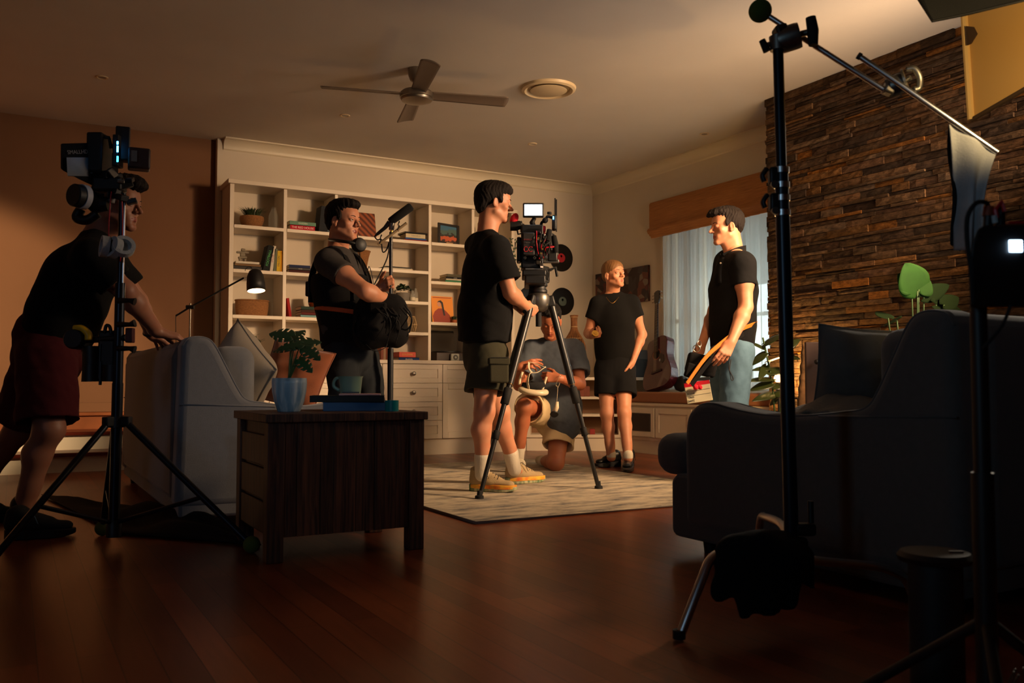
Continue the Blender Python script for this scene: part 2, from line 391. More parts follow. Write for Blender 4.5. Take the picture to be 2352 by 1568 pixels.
struct(obj('wall_stone', stone_wall(), ms_, usecol=True), 'stacked ledge stone chimney wall beside the window')
# ---------- hall steps on the left
m_tread = M('hall_step_timber', (110, 40, 24), rough=.35, var=.4, vscale=8, stretch=(1, 12, 1))
m_dusk = M('hall_floor_timber', (150, 84, 46), rough=.5, var=.25, vscale=6, stretch=(1, 14, 1))
for k, (y, z0, z1) in enumerate(((7.38, 0, .145), (7.69, .145, .283), (8.12, .283, .42))):
    s = MB(); s.box((X0, y, z0), (XE - .001, 8.199, z1 - .028))
    struct(obj('trim_%d' % (4 + 2 * k), s, m_joinery if k < 2 else m_dusk))
    s = MB(); s.box((X0, y - .03, z1 - .028), (XE - .001, 8.199, z1))
    struct(obj('trim_%d' % (5 + 2 * k), s, m_tread if k < 2 else m_dusk, bevel=.006))
struct(obj('baseboard_hall', MB().box((X0, 8.18, .42), (XE - .002, 8.199, .50)), m_brown, bevel=.004))
# ---------- built-in base cabinets
m_knob = M('brushed_nickel', (170, 160, 145), rough=.3, metal=1)
def shaker(mb, x0, x1, z0, z1, y, fr=.055, T=None):
    "recessed-panel front facing -Y at plane y; T maps local to world"
    T = T or (lambda x, yy, z: (x, yy, z))
    def bx(a0, b0, c0, a1, b1, c1):
        vs = [T(*p) for p in ((a0,b0,c0),(a1,b0,c0),(a1,b1,c0),(a0,b1,c0),(a0,b0,c1),(a1,b0,c1),(a1,b1,c1),(a0,b1,c1))]
        mb.add(vs, [(0,3,2,1),(4,5,6,7),(0,1,5,4),(1,2,6,5),(2,3,7,6),(3,0,4,7)])
    bx(x0, y, z0, x0 + fr, y + .02, z1); bx(x1 - fr, y, z0, x1, y + .02, z1)
    bx(x0 + fr, y, z0, x1 - fr, y + .02, z0 + fr); bx(x0 + fr, y, z1 - fr, x1 - fr, y + .02, z1)
    bx(x0 + fr, y + .008, z0 + fr, x1 - fr, y + .02, z1 - fr)
def knob(mb, x, y, z):
    mb.lathe([(.004, 0), (.004, .012), (.018, .016), (.020, .022), (.012, .028), (0, .029)], (x, y, z), 16, axis=(0, -1, 0))
YB = 7.53                                              # plinth plane
def xcol(px, Y): return WY(px, 800, Y).x
xs = [xcol(p, YB) for p in (728, 870, 1015, 1130)]
def base_cabinet(x0, x1, kind, label):
    t = thing('base_cabinet', label, 'cabinet', ((x0 + x1) / 2, 7.8, 0), 'built-in base cabinets under the bookcase')
    obj('carcass', MB().box((x0, YB, .145), (x1, YW - .002, .838)), m_joinery, t)
    obj('plinth', MB().box((x0, YB + .012, 0), (x1, YB + .04, .145)), m_joinery, t)
    rows = [(.150, .316), (.320, .488), (.492, .660), (.664, .834)] if kind == 'drawers' else []
    for (a, c) in rows:
        d = MB(); shaker(d, x0 + .003, x1 - .003, a, c, YB - .02, .045); dr = obj('drawer', d, m_joinery, t, bevel=.0015)
        kb = MB(); knob(kb, (x0 + x1) / 2, YB - .02, (a + c) / 2); obj('knob', kb, m_knob, dr, smooth='auto')
    if kind == 'door':
        d = MB(); shaker(d, x0 + .003, x1 - .003, .664, .834, YB - .02, .045); dr = obj('drawer', d, m_joinery, t, bevel=.0015)
        kb = MB(); knob(kb, (x0 + x1) / 2, YB - .02, .75); obj('knob', kb, m_knob, dr, smooth='auto')
        d = MB(); shaker(d, x0 + .003, x1 - .003, .150, .660, YB - .02, .055); obj('door', d, m_joinery, t, bevel=.0015)
    return t
xA = 1.60
base_cabinet(xA, xs[0] - .35, 'door', 'cream base cabinet behind the grey sofa, at the left end of the run')
base_cabinet(xs[0] - .35, xs[0] + .2, 'drawers', 'cream drawer cabinet behind the potted monstera and amber cushion')
base_cabinet(xs[0] + .2, xs[1] + .03, 'drawers', 'cream drawer cabinet directly behind the boom operator')
base_cabinet(xs[1] + .03, xs[2], 'drawers', 'cream cabinet with four drawers between the boom pole and the camera operator')
base_cabinet(xs[2], xs[3] + .12, 'door', 'cream cabinet with one drawer over a door, behind the camera operator')
base_cabinet(xs[3] + .12, 4.40, 'door', 'cream base cabinet behind the kneeling man, nearest the corner shelves')
tag(obj('worktop', MB().box((xA - .01, YB - .035, .838), (4.42, YW, .872)), m_joinery, bevel=.004), 'cream painted ledge top running over the built-in cabinets', 'worktop')
# ---------- bookcase on top
YF = 7.78; ZT = 2.42
bc = thing('bookcase', 'tall cream built-in bookcase with square open bays along the back wall', 'bookcase', (2.9, 7.95, .872))
m_bc = m_joinery
xL = WY(526, 600, YF).x; v = [WY((a + b_) / 2, 600, YF).x for a, b_ in ((650, 658), (768, 775), (984, 991), (1083, 1090))]
xR = WY(1182, 600, YF).x
def div(x, w_=.03): return MB().box((x - w_ / 2, YF, .872), (x + w_ / 2, YW - .012, ZT - .04))
obj('side_panel', MB().box((xL, YF, .872), (xL + .036, YW, ZT - .04)), m_bc, bc, bevel=.002)
obj('side_panel', MB().box((xR - .036, YF, .872), (xR, YW, ZT - .04)), m_bc, bc, bevel=.002)
for x in v: obj('divider', div(x), m_bc, bc, bevel=.002)
obj('top_board', MB().box((xL - .02, YF - .025, ZT - .04), (xR + .02, YW, ZT)), m_bc, bc, bevel=.004)
obj('back_panel', MB().box((xL, YW - .012, .872), (xR, YW - .001, ZT - .04)), m_wall, bc)
SH = {}
def shelf(i, x0, x1, zs):
    SH[i] = [z for z in zs]
    for z in zs: obj('shelf', MB().box((x0, YF - (.006 if z > 1.9 else 0), z - .03), (x1, YW - .012, z)), m_bc, bc, bevel=.002)
e = .015
shelf(1, xL + .036, v[0] - e, (2.03, 1.645, 1.25)); shelf(2, v[0] + e, v[1] - e, (2.03, 1.645, 1.25))
shelf(3, v[1] + e, v[2] - e, (2.02, 1.735, 1.44, 1.146)); shelf(4, v[2] + e, v[3] - e, (2.02, 1.645, 1.25))
shelf(5, v[3] + e, xR - .036, (2.02, 1.645, 1.25))
# ---------- corner open shelf unit (turned between the two runs) and window bench
XB = 5.18
pa, pb = Vector((4.40, YB, 0)), Vector((XB, 7.02, 0)); dx = (pb - pa).normalized(); nn = Vector((-dx.y, dx.x, 0))  # nn points to the corner
cu = thing('corner_shelf', 'low open shelf unit turned across the corner behind the kneeling man', 'shelf unit', (4.9, 7.5, 0))
def corner_slab(z0, z1, inset=0, deep=None):
    poly = [pa + nn * inset, pb + nn * inset, Vector((XW, 7.02, 0)), Vector((XW, YW, 0)), Vector((4.40, YW, 0))]
    m = MB(); m.prism([(p.x, p.y) for p in poly], z0, z1, lambda a, b, d: Vector((a, b, d))); return m
obj('top', corner_slab(.69, .72), m_joinery, cu, bevel=.003)
for z in (.36, .53): obj('shelf', corner_slab(z - .025, z, .01), m_joinery, cu)
obj('base', corner_slab(.13, .16), m_joinery, cu); obj('plinth', corner_slab(0, .13, .02), m_joinery, cu)
for s in (0, 1):
    p = pa.lerp(pb, s) + dx * (.0 if s == 0 else -.035); r = frame_rot(dx)
    obj('side_panel', MB().box((0, 0, .16), (.035, .3, .69), r, p), m_joinery, cu)
obj('back', MB().box((0, .30, .16), ((pb - pa).length, .31, .69), frame_rot(dx), pa), M('shelf_interior', (120, 84, 56), rough=.7), cu)
bn = thing('window_bench', 'cream window seat with panelled doors below the curtained window', 'bench', (5.4, 5.9, 0))
YN = 4.94
obj('carcass', MB().box((XB, YN, .13), (XW, 7.02, .45)), m_joinery, bn)
obj('top', MB().box((XB - .02, YN, .45), (XW, 7.02, .475)), m_joinery, bn, bevel=.003)
obj('plinth', MB().box((XB + .03, YN, 0), (XW, 7.02, .13)), m_joinery, bn)
TX = lambda y0: (lambda x, yy, z: (XB - .02 + (yy), y0 - x, z))
yy_ = 7.0
for k in range(4):
    d = MB(); shaker(d, 0, .50, .16, .43, 0, .05, TX(yy_)); dr = obj('door', d, m_joinery, bn, bevel=.002)
    if k == 0:
        obj('grille', MB().box((XB - .024, yy_ - .44, .215), (XB - .012, yy_ - .06, .375)), M('dark_grille_cloth', (58, 48, 44), rough=.95), dr)
    yy_ -= .515
m_cush = M('tan_bench_cushion', (150, 100, 70), rough=.95, bump=.4, bscale=400)
tag(obj('bench_cushion', MB().box((XB - .01, YN, .476), (XW - .12, 7.0, .58)), m_cush, bevel=.02, segs=3), 'long tan seat cushion on the window bench', 'cushion')
# ---------- rug
mr, N, L, b = nodes_mat('distressed_rug_pile'); b.inputs['Roughness'].default_value = .95; b.inputs['Specular IOR Level'].default_value = .1
tc = nd(N, 'ShaderNodeTexCoord'); mp = nd(N, 'ShaderNodeMapping'); mp.inputs['Scale'].default_value = (2.6, 7, 1); L.new(tc.outputs['Object'], mp.inputs[0])
nz = nd(N, 'ShaderNodeTexNoise', Scale=1.6, Detail=9.0, Roughness=.68); L.new(mp.outputs[0], nz.inputs['Vector'])
rp = nd(N, 'ShaderNodeValToRGB'); cr = rp.color_ramp
cr.elements[0].position = .34; cr.elements[0].color = lin((110, 110, 110)); cr.elements[1].position = .62; cr.elements[1].color = lin((208, 196, 172))
e2 = cr.elements.new(.45); e2.color = lin((168, 158, 142)); e3 = cr.elements.new(.53); e3.color = lin((196, 182, 158))
L.new(nz.outputs[0], rp.inputs[0]); L.new(rp.outputs[0], b.inputs['Base Color'])
n2 = nd(N, 'ShaderNodeTexNoise', Scale=400.0); L.new(tc.outputs['Object'], n2.inputs['Vector']); bp = nd(N, 'ShaderNodeBump', Strength=.5, Distance=.004); L.new(n2.outputs[0], bp.inputs['Height']); L.new(bp.outputs[0], b.inputs['Normal'])
rc = WZ(1093, 1204, 0)
RX0, RY0 = rc.x, rc.y
rg = thing('area_rug', 'cream and grey distressed area rug under the film tripod', 'rug', (RX0 + 1, RY0 + 1.4, 0))
obj('pile', MB().box((RX0, RY0, 0), (RX0 + 1.98, RY0 + 2.85, .014)), mr, rg, bevel=.005)
bd = MB(); c4 = [(RX0, RY0, .007), (RX0 + 1.98, RY0, .007), (RX0 + 1.98, RY0 + 2.85, .007), (RX0, RY0 + 2.85, .007)]
bd.tube([Vector(p) for p in c4], .0075, 8, closed=True); obj('binding', bd, M('rug_binding', (120, 110, 98), rough=.9), rg, smooth=True)
# ================================================================ CEILING FIXTURES
m_fan = M('brushed_fan_metal', (140, 130, 118), rough=.35, metal=.9); m_blade = M('fan_blade_laminate', (104, 88, 74), rough=.5)
fc = W(957, 222, 6.09); fx, fy = fc.x, fc.y; fz = fc.z
fan = thing('ceiling_fan', 'four-bladed brushed metal ceiling fan', 'fan', (fx, fy, fz))
obj('canopy', MB().lathe([(.0, -.105), (.02, -.1), (.045, -.085), (.058, -.05), (.062, -.012), (.062, 0)], (fx, fy, H), 28), m_fan, fan, smooth='auto')
obj('downrod', MB().cyl((fx, fy, fz + .04), (fx, fy, H - .08), .011), m_fan, fan, smooth='auto')
obj('motor_housing', MB().lathe([(0, -.048), (.06, -.044), (.105, -.03), (.112, -.018), (.112, -.014), (.118, -.012), (.118, .02), (.105, .034), (.04, .04), (0, .04)], (fx, fy, fz), 40), m_fan, fan, smooth='auto')
for k in range(4):
    a = -YAW + R_(14) + k * math.pi / 2
    r = Matrix.Rotation(a, 3, 'Z') @ Matrix.Rotation(R_(-13), 3, 'X')
    def bfn(u, v, r=r):
        x = .10 + .545 * u; wd_ = .052 + .014 * u; y = (v - .5) * 2 * wd_
        if u > .97: y *= .93
        return r @ Vector((x + (.012 * (1 - (2 * v - 1) ** 2) if u > .97 else 0), y, .008 * (1 - (2 * v - 1) ** 2))) + Vector((fx, fy, fz + .012))
    obj('blade', MB().grid(bfn, 30, 8), m_blade, fan, smooth=True, thick=.006)
vc = WZ(1260, 202, H)
vt = thing('air_vent', 'round ceiling air diffuser to the right of the fan', 'air vent', (vc.x, vc.y, H - .03))
m_vent = M('vent_enamel', (200, 178, 140), rough=.45)
obj('outer_ring', MB().lathe([(.155, -.004), (.165, -.02), (.18, -.027), (.20, -.018), (.205, 0), (.155, 0)], (vc.x, vc.y, H), 48), m_vent, vt, smooth='auto')
obj('disc', MB().lathe([(0, -.026), (.13, -.026), (.137, -.022), (.12, -.012), (0, -.012)], (vc.x, vc.y, H), 48), m_vent, vt, smooth='auto')
obj('throat', MB().lathe([(.154, -.003), (.05, -.001)], (vc.x, vc.y, H), 32), M('vent_throat_black', (8, 7, 6), rough=.9), vt)
for k, (px, py, w_) in enumerate(((234, 177, 'above the monitor stand'), (792, 265, 'left of the fan blades'), (1223, 330, 'nearest the cornice above the camera operator'), (1618, 307, 'beside the window wall'))):
    p = WZ(px, py, H)
    d = thing('downlight', 'small round recessed downlight ' + w_, 'downlight', (p.x, p.y, H - .01), 'ceiling downlights')
    obj('ring', MB().lathe([(.026, -.001), (.03, -.006), (.040, -.006), (.043, 0), (.026, 0)], (p.x, p.y, H), 24), m_vent, d, smooth='auto')
    obj('lens', MB().lathe([(0, -.003), (.026, -.003), (.026, 0)], (p.x, p.y, H), 24), M('unlit_lens', (150, 140, 125), rough=.2), d)
# ================================================================ SOFAS
m_sofa = M('grey_linen_upholstery', (112, 114, 118), rough=.95, bump=.35, bscale=500, var=.08, vscale=40, sheen=.3)
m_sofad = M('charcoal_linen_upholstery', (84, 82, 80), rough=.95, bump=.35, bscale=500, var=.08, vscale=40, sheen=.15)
def sofa(label, T, length, mat, ext=1):
    "T maps local (depth from rear, along width, z) to world"
    t = thing('sofa', label, 'sofa', tuple(T(.6, length / 2, 0)), 'two matching scroll-arm sofas')
    prof = catmull([(.02, .83, 0), (.05, .868, 0), (.12, .875, 0), (.17, .845, 0), (.23, .74, 0), (.285, .64, 0), (.33, .588, 0), (.42, .572, 0), (.58, .556, 0), (.75, .553, 0), (.92, .57, 0), (1.03, .588, 0), (1.11, .578, 0), (1.165, .53, 0), (1.18, .44, 0), (1.18, .26, 0)], 4)
    arm = [(p.x, p.y) for p in prof] + [(1.18, .10), (.0, .10)]
    AT = .15
    for k, (a, c) in enumerate(((0, AT), (length - AT, length))):
        ao = obj('arm', MB().prism(arm, a, c, lambda x, z, d: Vector(T(x, d, z))), mat, t, smooth=None, bevel=.035, segs=4)
        obj('seam', MB().tube([T(.01, a - .001 if k == 0 else c + .001, .565), T(.5, a - .001 if k == 0 else c + .001, .552)], .0035, 6), mat, ao, smooth=True)
        for e_ in ((a, c)):
            e2 = e_ + (.012 if e_ == a else -.012)
            pp = [T(x, e2, z) for x, z in arm[:-2]]
            # piping follows the rim a little inside the bevel
            cx, cz = .6, .35
            pp = [T(p.x + (-.010 if p.x > .9 else (.004 if p.x < .1 else 0)), e_ + (.018 if e_ == a else -.018), p.y - .006) for p in prof]
            obj('piping', MB().tube(pp, .0045, 8), mat, ao, smooth=True)
    bk = [(0, .12), (0, .78), (.03, .855), (.10, .872), (.17, .84), (.26, .66), (.36, .42), (.36, .12)]
    obj('back', MB().prism(bk, AT - .01, length - AT + .01, lambda x, z, d: Vector(T(x, d, z))), mat, t, bevel=.03, segs=3)
    obj('base', MB().prism([(.02, .05), (1.25, .05), (1.27, .07), (1.27, .27), (1.24, .30), (.02, .30)], .012, length - .012, lambda x, z, d: Vector(T(x, d, z))), mat, t, bevel=.015)
    n = 2; wdt = (length - 2 * AT) / n
    for i in range(n):
        a = AT + i * wdt + .004
        def sb(lo, hi):
            m = MB(); 
            vs = [T(*p) for p in ((lo[0],lo[1],lo[2]),(hi[0],lo[1],lo[2]),(hi[0],hi[1],lo[2]),(lo[0],hi[1],lo[2]),(lo[0],lo[1],hi[2]),(hi[0],lo[1],hi[2]),(hi[0],hi[1],hi[2]),(lo[0],hi[1],hi[2]))]
            m.add(vs, [(0,3,2,1),(4,5,6,7),(0,1,5,4),(1,2,6,5),(2,3,7,6),(3,0,4,7)]); return m
        obj('seat_cushion', sb((.30, a, .30), (1.21, a + wdt - .008, .455)), mat, t, bevel=.05, segs=5)
        if ext: obj('cushion_front', sb((1.185, (a - AT + .01) if i == 0 else a, .285), (1.40, (a + wdt + AT - .02) if i == n - 1 else a + wdt - .008, .455)), mat, t, bevel=.07, segs=5)
        obj('back_cushion', sb((.20, a + .01, .45), (.42, a + wdt - .02, .84)), mat, t, bevel=.07, segs=5)
    for x in (.08, 1.12):
        for y in (.08, length - .08):
            obj('leg', MB().tube([T(x, y, .0), T(x, y, .06)], [.022, .028], 12), M('dark_sofa_foot', (30, 20, 14), rough=.5), t, smooth='auto')
    return t
# left sofa: rear at X=.64 facing +X, near side at Y=4.20
sofa('grey linen sofa at the left, its back turned to the hall steps', lambda x, y, z: (.64 + (x if x < .4 else .4 + (x - .4) * .72) * .95, 4.20 + y, z), 2.27, m_sofa, 0)
# right sofa: rear at Y=1.55 facing +Y, near side at X=2.31
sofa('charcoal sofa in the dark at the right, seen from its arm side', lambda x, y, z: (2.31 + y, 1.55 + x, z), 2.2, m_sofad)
def pillow(name, label, c, size, rot, mat, puff=.07, parent_group=None, seed=1):
    rnd = random.Random(seed); m = MB(); w_, h_ = size; n = 28
    def surf(sgn):
        def fn(u, v):
            x = 2 * u - 1; y = 2 * v - 1
            t_ = (max(0, 1 - abs(x) ** 2.6)) ** .55 * (max(0, 1 - abs(y) ** 2.6)) ** .55
            pinch = 1 - .10 * (1 - abs(x) ** 2) * abs(y) ** 4 * 1.0
            px = x * w_ / 2 * (1 - .07 * (1 - y * y)); py = y * h_ / 2 * (1 - .07 * (1 - x * x))
            wr = .006 * math.sin(7 * x + 3 * y + seed) * (1 - x * x) + .005 * math.sin(11 * y - 4 * x + seed) * (1 - y * y)
            return rot @ Vector((px, sgn * (puff * t_ + wr * t_), py)) + Vector(c)
        return fn
    m.grid(surf(1), n, n); m.grid(surf(-1), n, n)
    o = obj(name, m, mat, smooth=True)
    tag(o, label, 'cushion')
    edge = []
    for (u0, v0, u1, v1) in ((0,0,1,0),(1,0,1,1),(1,1,0,1),(0,1,0,0)):
        for i in range(12): edge.append(surf(0)(u0 + (u1-u0)*i/12, v0 + (v1-v0)*i/12))
    pi = obj('piping', MB().tube(edge, .004, 6, closed=True), mat, None, smooth=True); pi.parent = o
    pi.location = Vector(pi['_wl']) - Vector(o['_wl'])
    return o
m_pgrey = M('grey_cushion_linen', (150, 140, 126), rough=.95, bump=.4, bscale=400)
m_prust = M('amber_velvet_cushion', (138, 70, 26), rough=.8, bump=.3, bscale=300, sheen=.4, var=.2, vscale=8)
def facing(az, tilt=0, roll=0):
    return Matrix.Rotation(az, 3, 'Z') @ Matrix.Rotation(tilt, 3, 'X') @ Matrix.Rotation(roll, 3, 'Y')
pillow('throw_cushion', 'plump grey linen cushion propped on the left sofa', W(556, 856, 4.62), (.40, .40), facing(R_(-66), R_(4), R_(42)), m_pgrey, .13, seed=2)
pillow('throw_cushion', 'amber velvet cushion standing behind the potted monstera', W(676, 862, 5.0), (.37, .37), facing(R_(-34), R_(-14), R_(16)), m_prust, .08, seed=5)
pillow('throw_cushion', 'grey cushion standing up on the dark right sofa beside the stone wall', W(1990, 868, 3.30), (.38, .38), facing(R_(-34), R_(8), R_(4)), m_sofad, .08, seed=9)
# low throw blanket on right sofa arm
m_thr = M('heather_throw_knit', (120, 112, 100), rough=1, bump=.8, bscale=120)
bl_c = WY(1830, 935, 2.25)
def throwfn(u, v):
    x = 2.50 + u * .55; y = 2.05 + v * .5
    z = .485 + .13 * math.sin(math.pi * min(1, v * 1.1 + .05)) * math.sin(math.pi * min(1, u * 1.0 + .1)) ** .5 + .008 * math.sin(18 * u + 9 * v) + .006 * math.sin(31 * v)
    return (x, y, z)
tag(obj('throw_blanket', MB().grid(throwfn, 26, 24), m_thr, smooth=True, thick=.012), 'rumpled heather grey throw blanket bunched on the seat of the dark right sofa', 'blanket')
# ================================================================ SIDE TABLE (planked chest) 
mw, N, L, b = nodes_mat('reclaimed_dark_timber'); b.inputs['Roughness'].default_value = .6
at = nd(N, 'ShaderNodeAttribute', attribute_name='Col'); tc = nd(N, 'ShaderNodeTexCoord'); mp = nd(N, 'ShaderNodeMapping'); mp.inputs['Scale'].default_value = (45, 45, 2.2); L.new(tc.outputs['Object'], mp.inputs[0])
nz = nd(N, 'ShaderNodeTexNoise', Scale=1.5, Detail=8.0, Distortion=1.2); L.new(mp.outputs[0], nz.inputs['Vector'])
rp = nd(N, 'ShaderNodeValToRGB'); rp.color_ramp.elements[0].color = lin((48, 28, 18)); rp.color_ramp.elements[1].color = lin((108, 66, 42)); rp.color_ramp.elements[0].position = .35; rp.color_ramp.elements[1].position = .68
L.new(nz.outputs[0], rp.inputs[0]); mx = nd(N, 'ShaderNodeMix', data_type='RGBA', blend_type='MULTIPLY'); mx.inputs['Factor'].default_value = 1
L.new(at.outputs['Color'], mx.inputs['A']); L.new(rp.outputs[0], mx.inputs['B']); L.new(mx.outputs['Result'], b.inputs['Base Color'])
bp = nd(N, 'ShaderNodeBump', Strength=.5, Distance=.003); L.new(nz.outputs[0], bp.inputs['Height']); L.new(bp.outputs[0], b.inputs['Normal'])
p0 = WZ(612, 1296, 0); p1 = WZ(976, 1261, 0); TY = p0.y; TX0 = p0.x; TX1 = TX0 + (p1 - p0).length
TZ = WY(612, 951, TY).z
TD = .52
st = thing('side_table', 'dark reclaimed timber side table with plank sides beside the left sofa', 'table', ((TX0 + TX1) / 2, TY + TD / 2, 0))
print('TABLE', TX0, TX1, TY, TZ)
m = MB(); rnd = random.Random(4); x = TX0 - .012
while x < TX1:
    w_ = rnd.uniform(.09, .13); x1 = min(x + w_, TX1 + .012)
    f = rnd.uniform(.8, 1.1); m.box((x, TY - .012, TZ - .032), (x1 - .001, TY + TD + .012, TZ), col=(f, f, f)); x = x1
obj('table_top', m, mw, st, usecol=True, bevel=.003)
LW = .062
for (x, y) in ((TX0, TY), (TX1 - LW, TY), (TX0, TY + TD - LW), (TX1 - LW, TY + TD - LW)):
    obj('leg', MB().box((x, y, 0), (x + LW, y + LW, TZ - .032), col=(.85, .8, .8)), mw, st, usecol=True, bevel=.003)
zb = .09
for side in (0, 1):
    y0 = TY + .010 if side == 0 else TY + TD - .03
    m = MB(); x = TX0 + LW; rnd = random.Random(6 + side)
    while x < TX1 - LW - .002:
        w_ = rnd.choice((.05, .065, .075, .09)); x1 = min(x + w_, TX1 - LW)
        f = rnd.uniform(.55, 1.35); g = f * rnd.uniform(.85, 1.05)
        m.box((x, y0 - rnd.uniform(0, .004), zb), (x1 - .0015, y0 + .02, TZ - .032), col=(f, g, g * .95)); x = x1
    obj('front_panel' if side == 0 else 'rear_panel', m, mw, st, usecol=True, bevel=.0015)
obj('side_panel', MB().box((TX1 - .03, TY + LW, zb), (TX1 - .01, TY + TD - LW, TZ - .032), col=(.8, .8, .8)), mw, st, usecol=True)
for k in range(3):
    z0_ = zb + .01 + k * .125
    dr = obj('drawer', MB().box((TX0 + .006, TY + LW + .005, z0_), (TX0 + .025, TY + TD - LW - .005, z0_ + .115), col=(.7, .7, .7)), mw, st, usecol=True, bevel=.003)
obj('side_rail', MB().box((TX0 + .02, TY + LW, zb), (TX0 + .04, TY + TD - LW, TZ - .032), col=(.35, .35, .35)), mw, st, usecol=True)
# ---- things on the side table
def on_table(px, py_):  # point on the table top seen at this pixel
    return WZ(px, py_, TZ)
def book(name, label, cat, c, size, rz, cover, group=None, pages=(205, 190, 160), tilt=None, spine_text=None, tcol=(220, 215, 200), stand=False, spine_dir=-1):
    """a closed book lying flat: size = (spine length, depth, thickness). spine faces local -Y"""
    l, d, t = size
    rot = Matrix.Rotation(rz, 3, 'Z')
    if stand: rot = rot @ Matrix.Rotation(math.pi / 2, 3, 'Y')
    if tilt is not None: rot = tilt @ rot
    T = lambda p: rot @ Vector(p) + Vector(c)
    o = thing(name, label, cat, tuple(T((0, 0, 0))), group)
    cv = MB(); th = min(.0025, t * .12)
    for (lo, hi) in (((-l/2, -d/2, 0), (l/2, d/2, th)), ((-l/2, -d/2, t - th), (l/2, d/2, t)), ((-l/2, -d/2, 0), (l/2, -d/2 + th, t))):
        cv.add([T(p) for p in ((lo[0],lo[1],lo[2]),(hi[0],lo[1],lo[2]),(hi[0],hi[1],lo[2]),(lo[0],hi[1],lo[2]),(lo[0],lo[1],hi[2]),(hi[0],lo[1],hi[2]),(hi[0],hi[1],hi[2]),(lo[0],hi[1],hi[2]))], [(0,3,2,1),(4,5,6,7),(0,1,5,4),(1,2,6,5),(2,3,7,6),(3,0,4,7)])
    mc_ = M('book_cover_%d_%d_%d' % tuple(cover), cover, rough=.7, spec=.2)
    obj('cover', cv, mc_, o)
    pg = MB(); lo, hi = (-l/2 + .003, -d/2 + th, th), (l/2 - .003, d/2 - .004, t - th)
    pg.add([T(p) for p in ((lo[0],lo[1],lo[2]),(hi[0],lo[1],lo[2]),(hi[0],hi[1],lo[2]),(lo[0],hi[1],lo[2]),(lo[0],lo[1],hi[2]),(hi[0],lo[1],hi[2]),(hi[0],hi[1],hi[2]),(lo[0],hi[1],hi[2]))], [(0,3,2,1),(4,5,6,7),(0,1,5,4),(1,2,6,5),(2,3,7,6),(3,0,4,7)])
    obj('pages', pg, M('book_pages', pages, rough=.9), o)
    if spine_text:
        rr = rot @ Matrix.Rotation(math.pi / 2, 3, 'X')
        text('spine_title', spine_text, M('spine_ink_%d_%d_%d' % tuple(tcol), tcol, rough=.6), T((0, -d/2 - .0006, t * .5)), rr, t * .62, o)
    return o
zt0 = TZ
BD = 3.72; kb_ = BD / F_PX
def tabp(px): return W(px, 900, BD)
bk1 = tabp(815); book('book', 'thick blue book lying on the side table under the black book', 'book', (bk1.x, bk1.y, zt0), (.262, .17, .036), R_(-16), (62, 100, 140), 'books on the side table')
z1_ = zt0 + .036; bb = tabp(800); book('book', 'black covered book on top of the blue book on the side table', 'book', (bb.x, bb.y, z1_), (.30, .18, .027), R_(-22), (44, 46, 46), 'books on the side table')
z2_ = z1_ + .027; pm = tabp(832); m = MB(); m.box((-.085, -.03, 0), (.085, .03, .008), Matrix.Rotation(R_(-22), 3, 'Z'), (pm.x - .02, pm.y - .03, z2_))
tag(obj('eyeglass_case', m, M('pale_pink_plastic', (230, 170, 160), rough=.4), bevel=.003), 'flat pale pink case on the black book', 'case')
mg = tabp(800) + FWD * .05; mug = thing('mug', 'sage green enamel mug on top of the stacked books', 'mug', (mg.x, mg.y, z2_))
zb_ = z2_; m_mug = M('sage_enamel', (120, 150, 132), rough=.3); rr = 27 * kb_; hh = WZ(800, 863, 1).z * 0 + W(800, 864, BD + .05).z - zb_
obj('cup', MB().lathe([(0, .004), (rr * .80, .004), (rr * .84, 0), (rr * .86, .004), (rr * .93, hh * .5), (rr * 1.0, hh * .92), (rr * 1.08, hh), (rr * 1.04, hh), (rr * .94, hh * .9), (rr * .85, hh * .3), (0, .008)], (mg.x, mg.y, zb_), 36), m_mug, mug, smooth='auto')
hp = [Vector((mg.x, mg.y, zb_)) - RGT * (rr * q) + Vector((0, 0, hh * z_)) for q, z_ in ((.92, .9), (1.25, .88), (1.45, .66), (1.38, .42), (.9, .25))]
obj('handle', MB().tube(catmull(hp, 5), .0045, 8, sq=1.6), m_mug, mug, smooth=True)
# comb in front of mug
cm = Vector((mg.x, mg.y, z2_)) - FWD * (rr + .012) + RGT * .012; m = MB(); rz_ = Matrix.Rotation(-YAW, 3, 'Z')
m.box((-.035, 0, .010), (.035, .004, .015), rz_, cm)
for i in range(24): m.box((-.034 + i * .0029, .001, 0), (-.0325 + i * .0029, .003, .011), rz_, cm)
tag(obj('hair_comb', m, M('black_plastic_comb', (16, 16, 18), rough=.4)), 'black fine-toothed comb standing in front of the green mug', 'comb')
tp_ = W(900, 900, 3.62); m = MB(); tw = .028; th_ = .044
m.lathe([(.013, 0), (tw, 0), (tw, th_), (.013, th_), (.013, 0)], (tp_.x, tp_.y, zt0), 32)
tag(obj('tape_roll', m, M('teal_cloth_tape', (0, 140, 140), rough=.35), smooth='auto'), 'teal tape roll at the right end of the side table', 'tape')
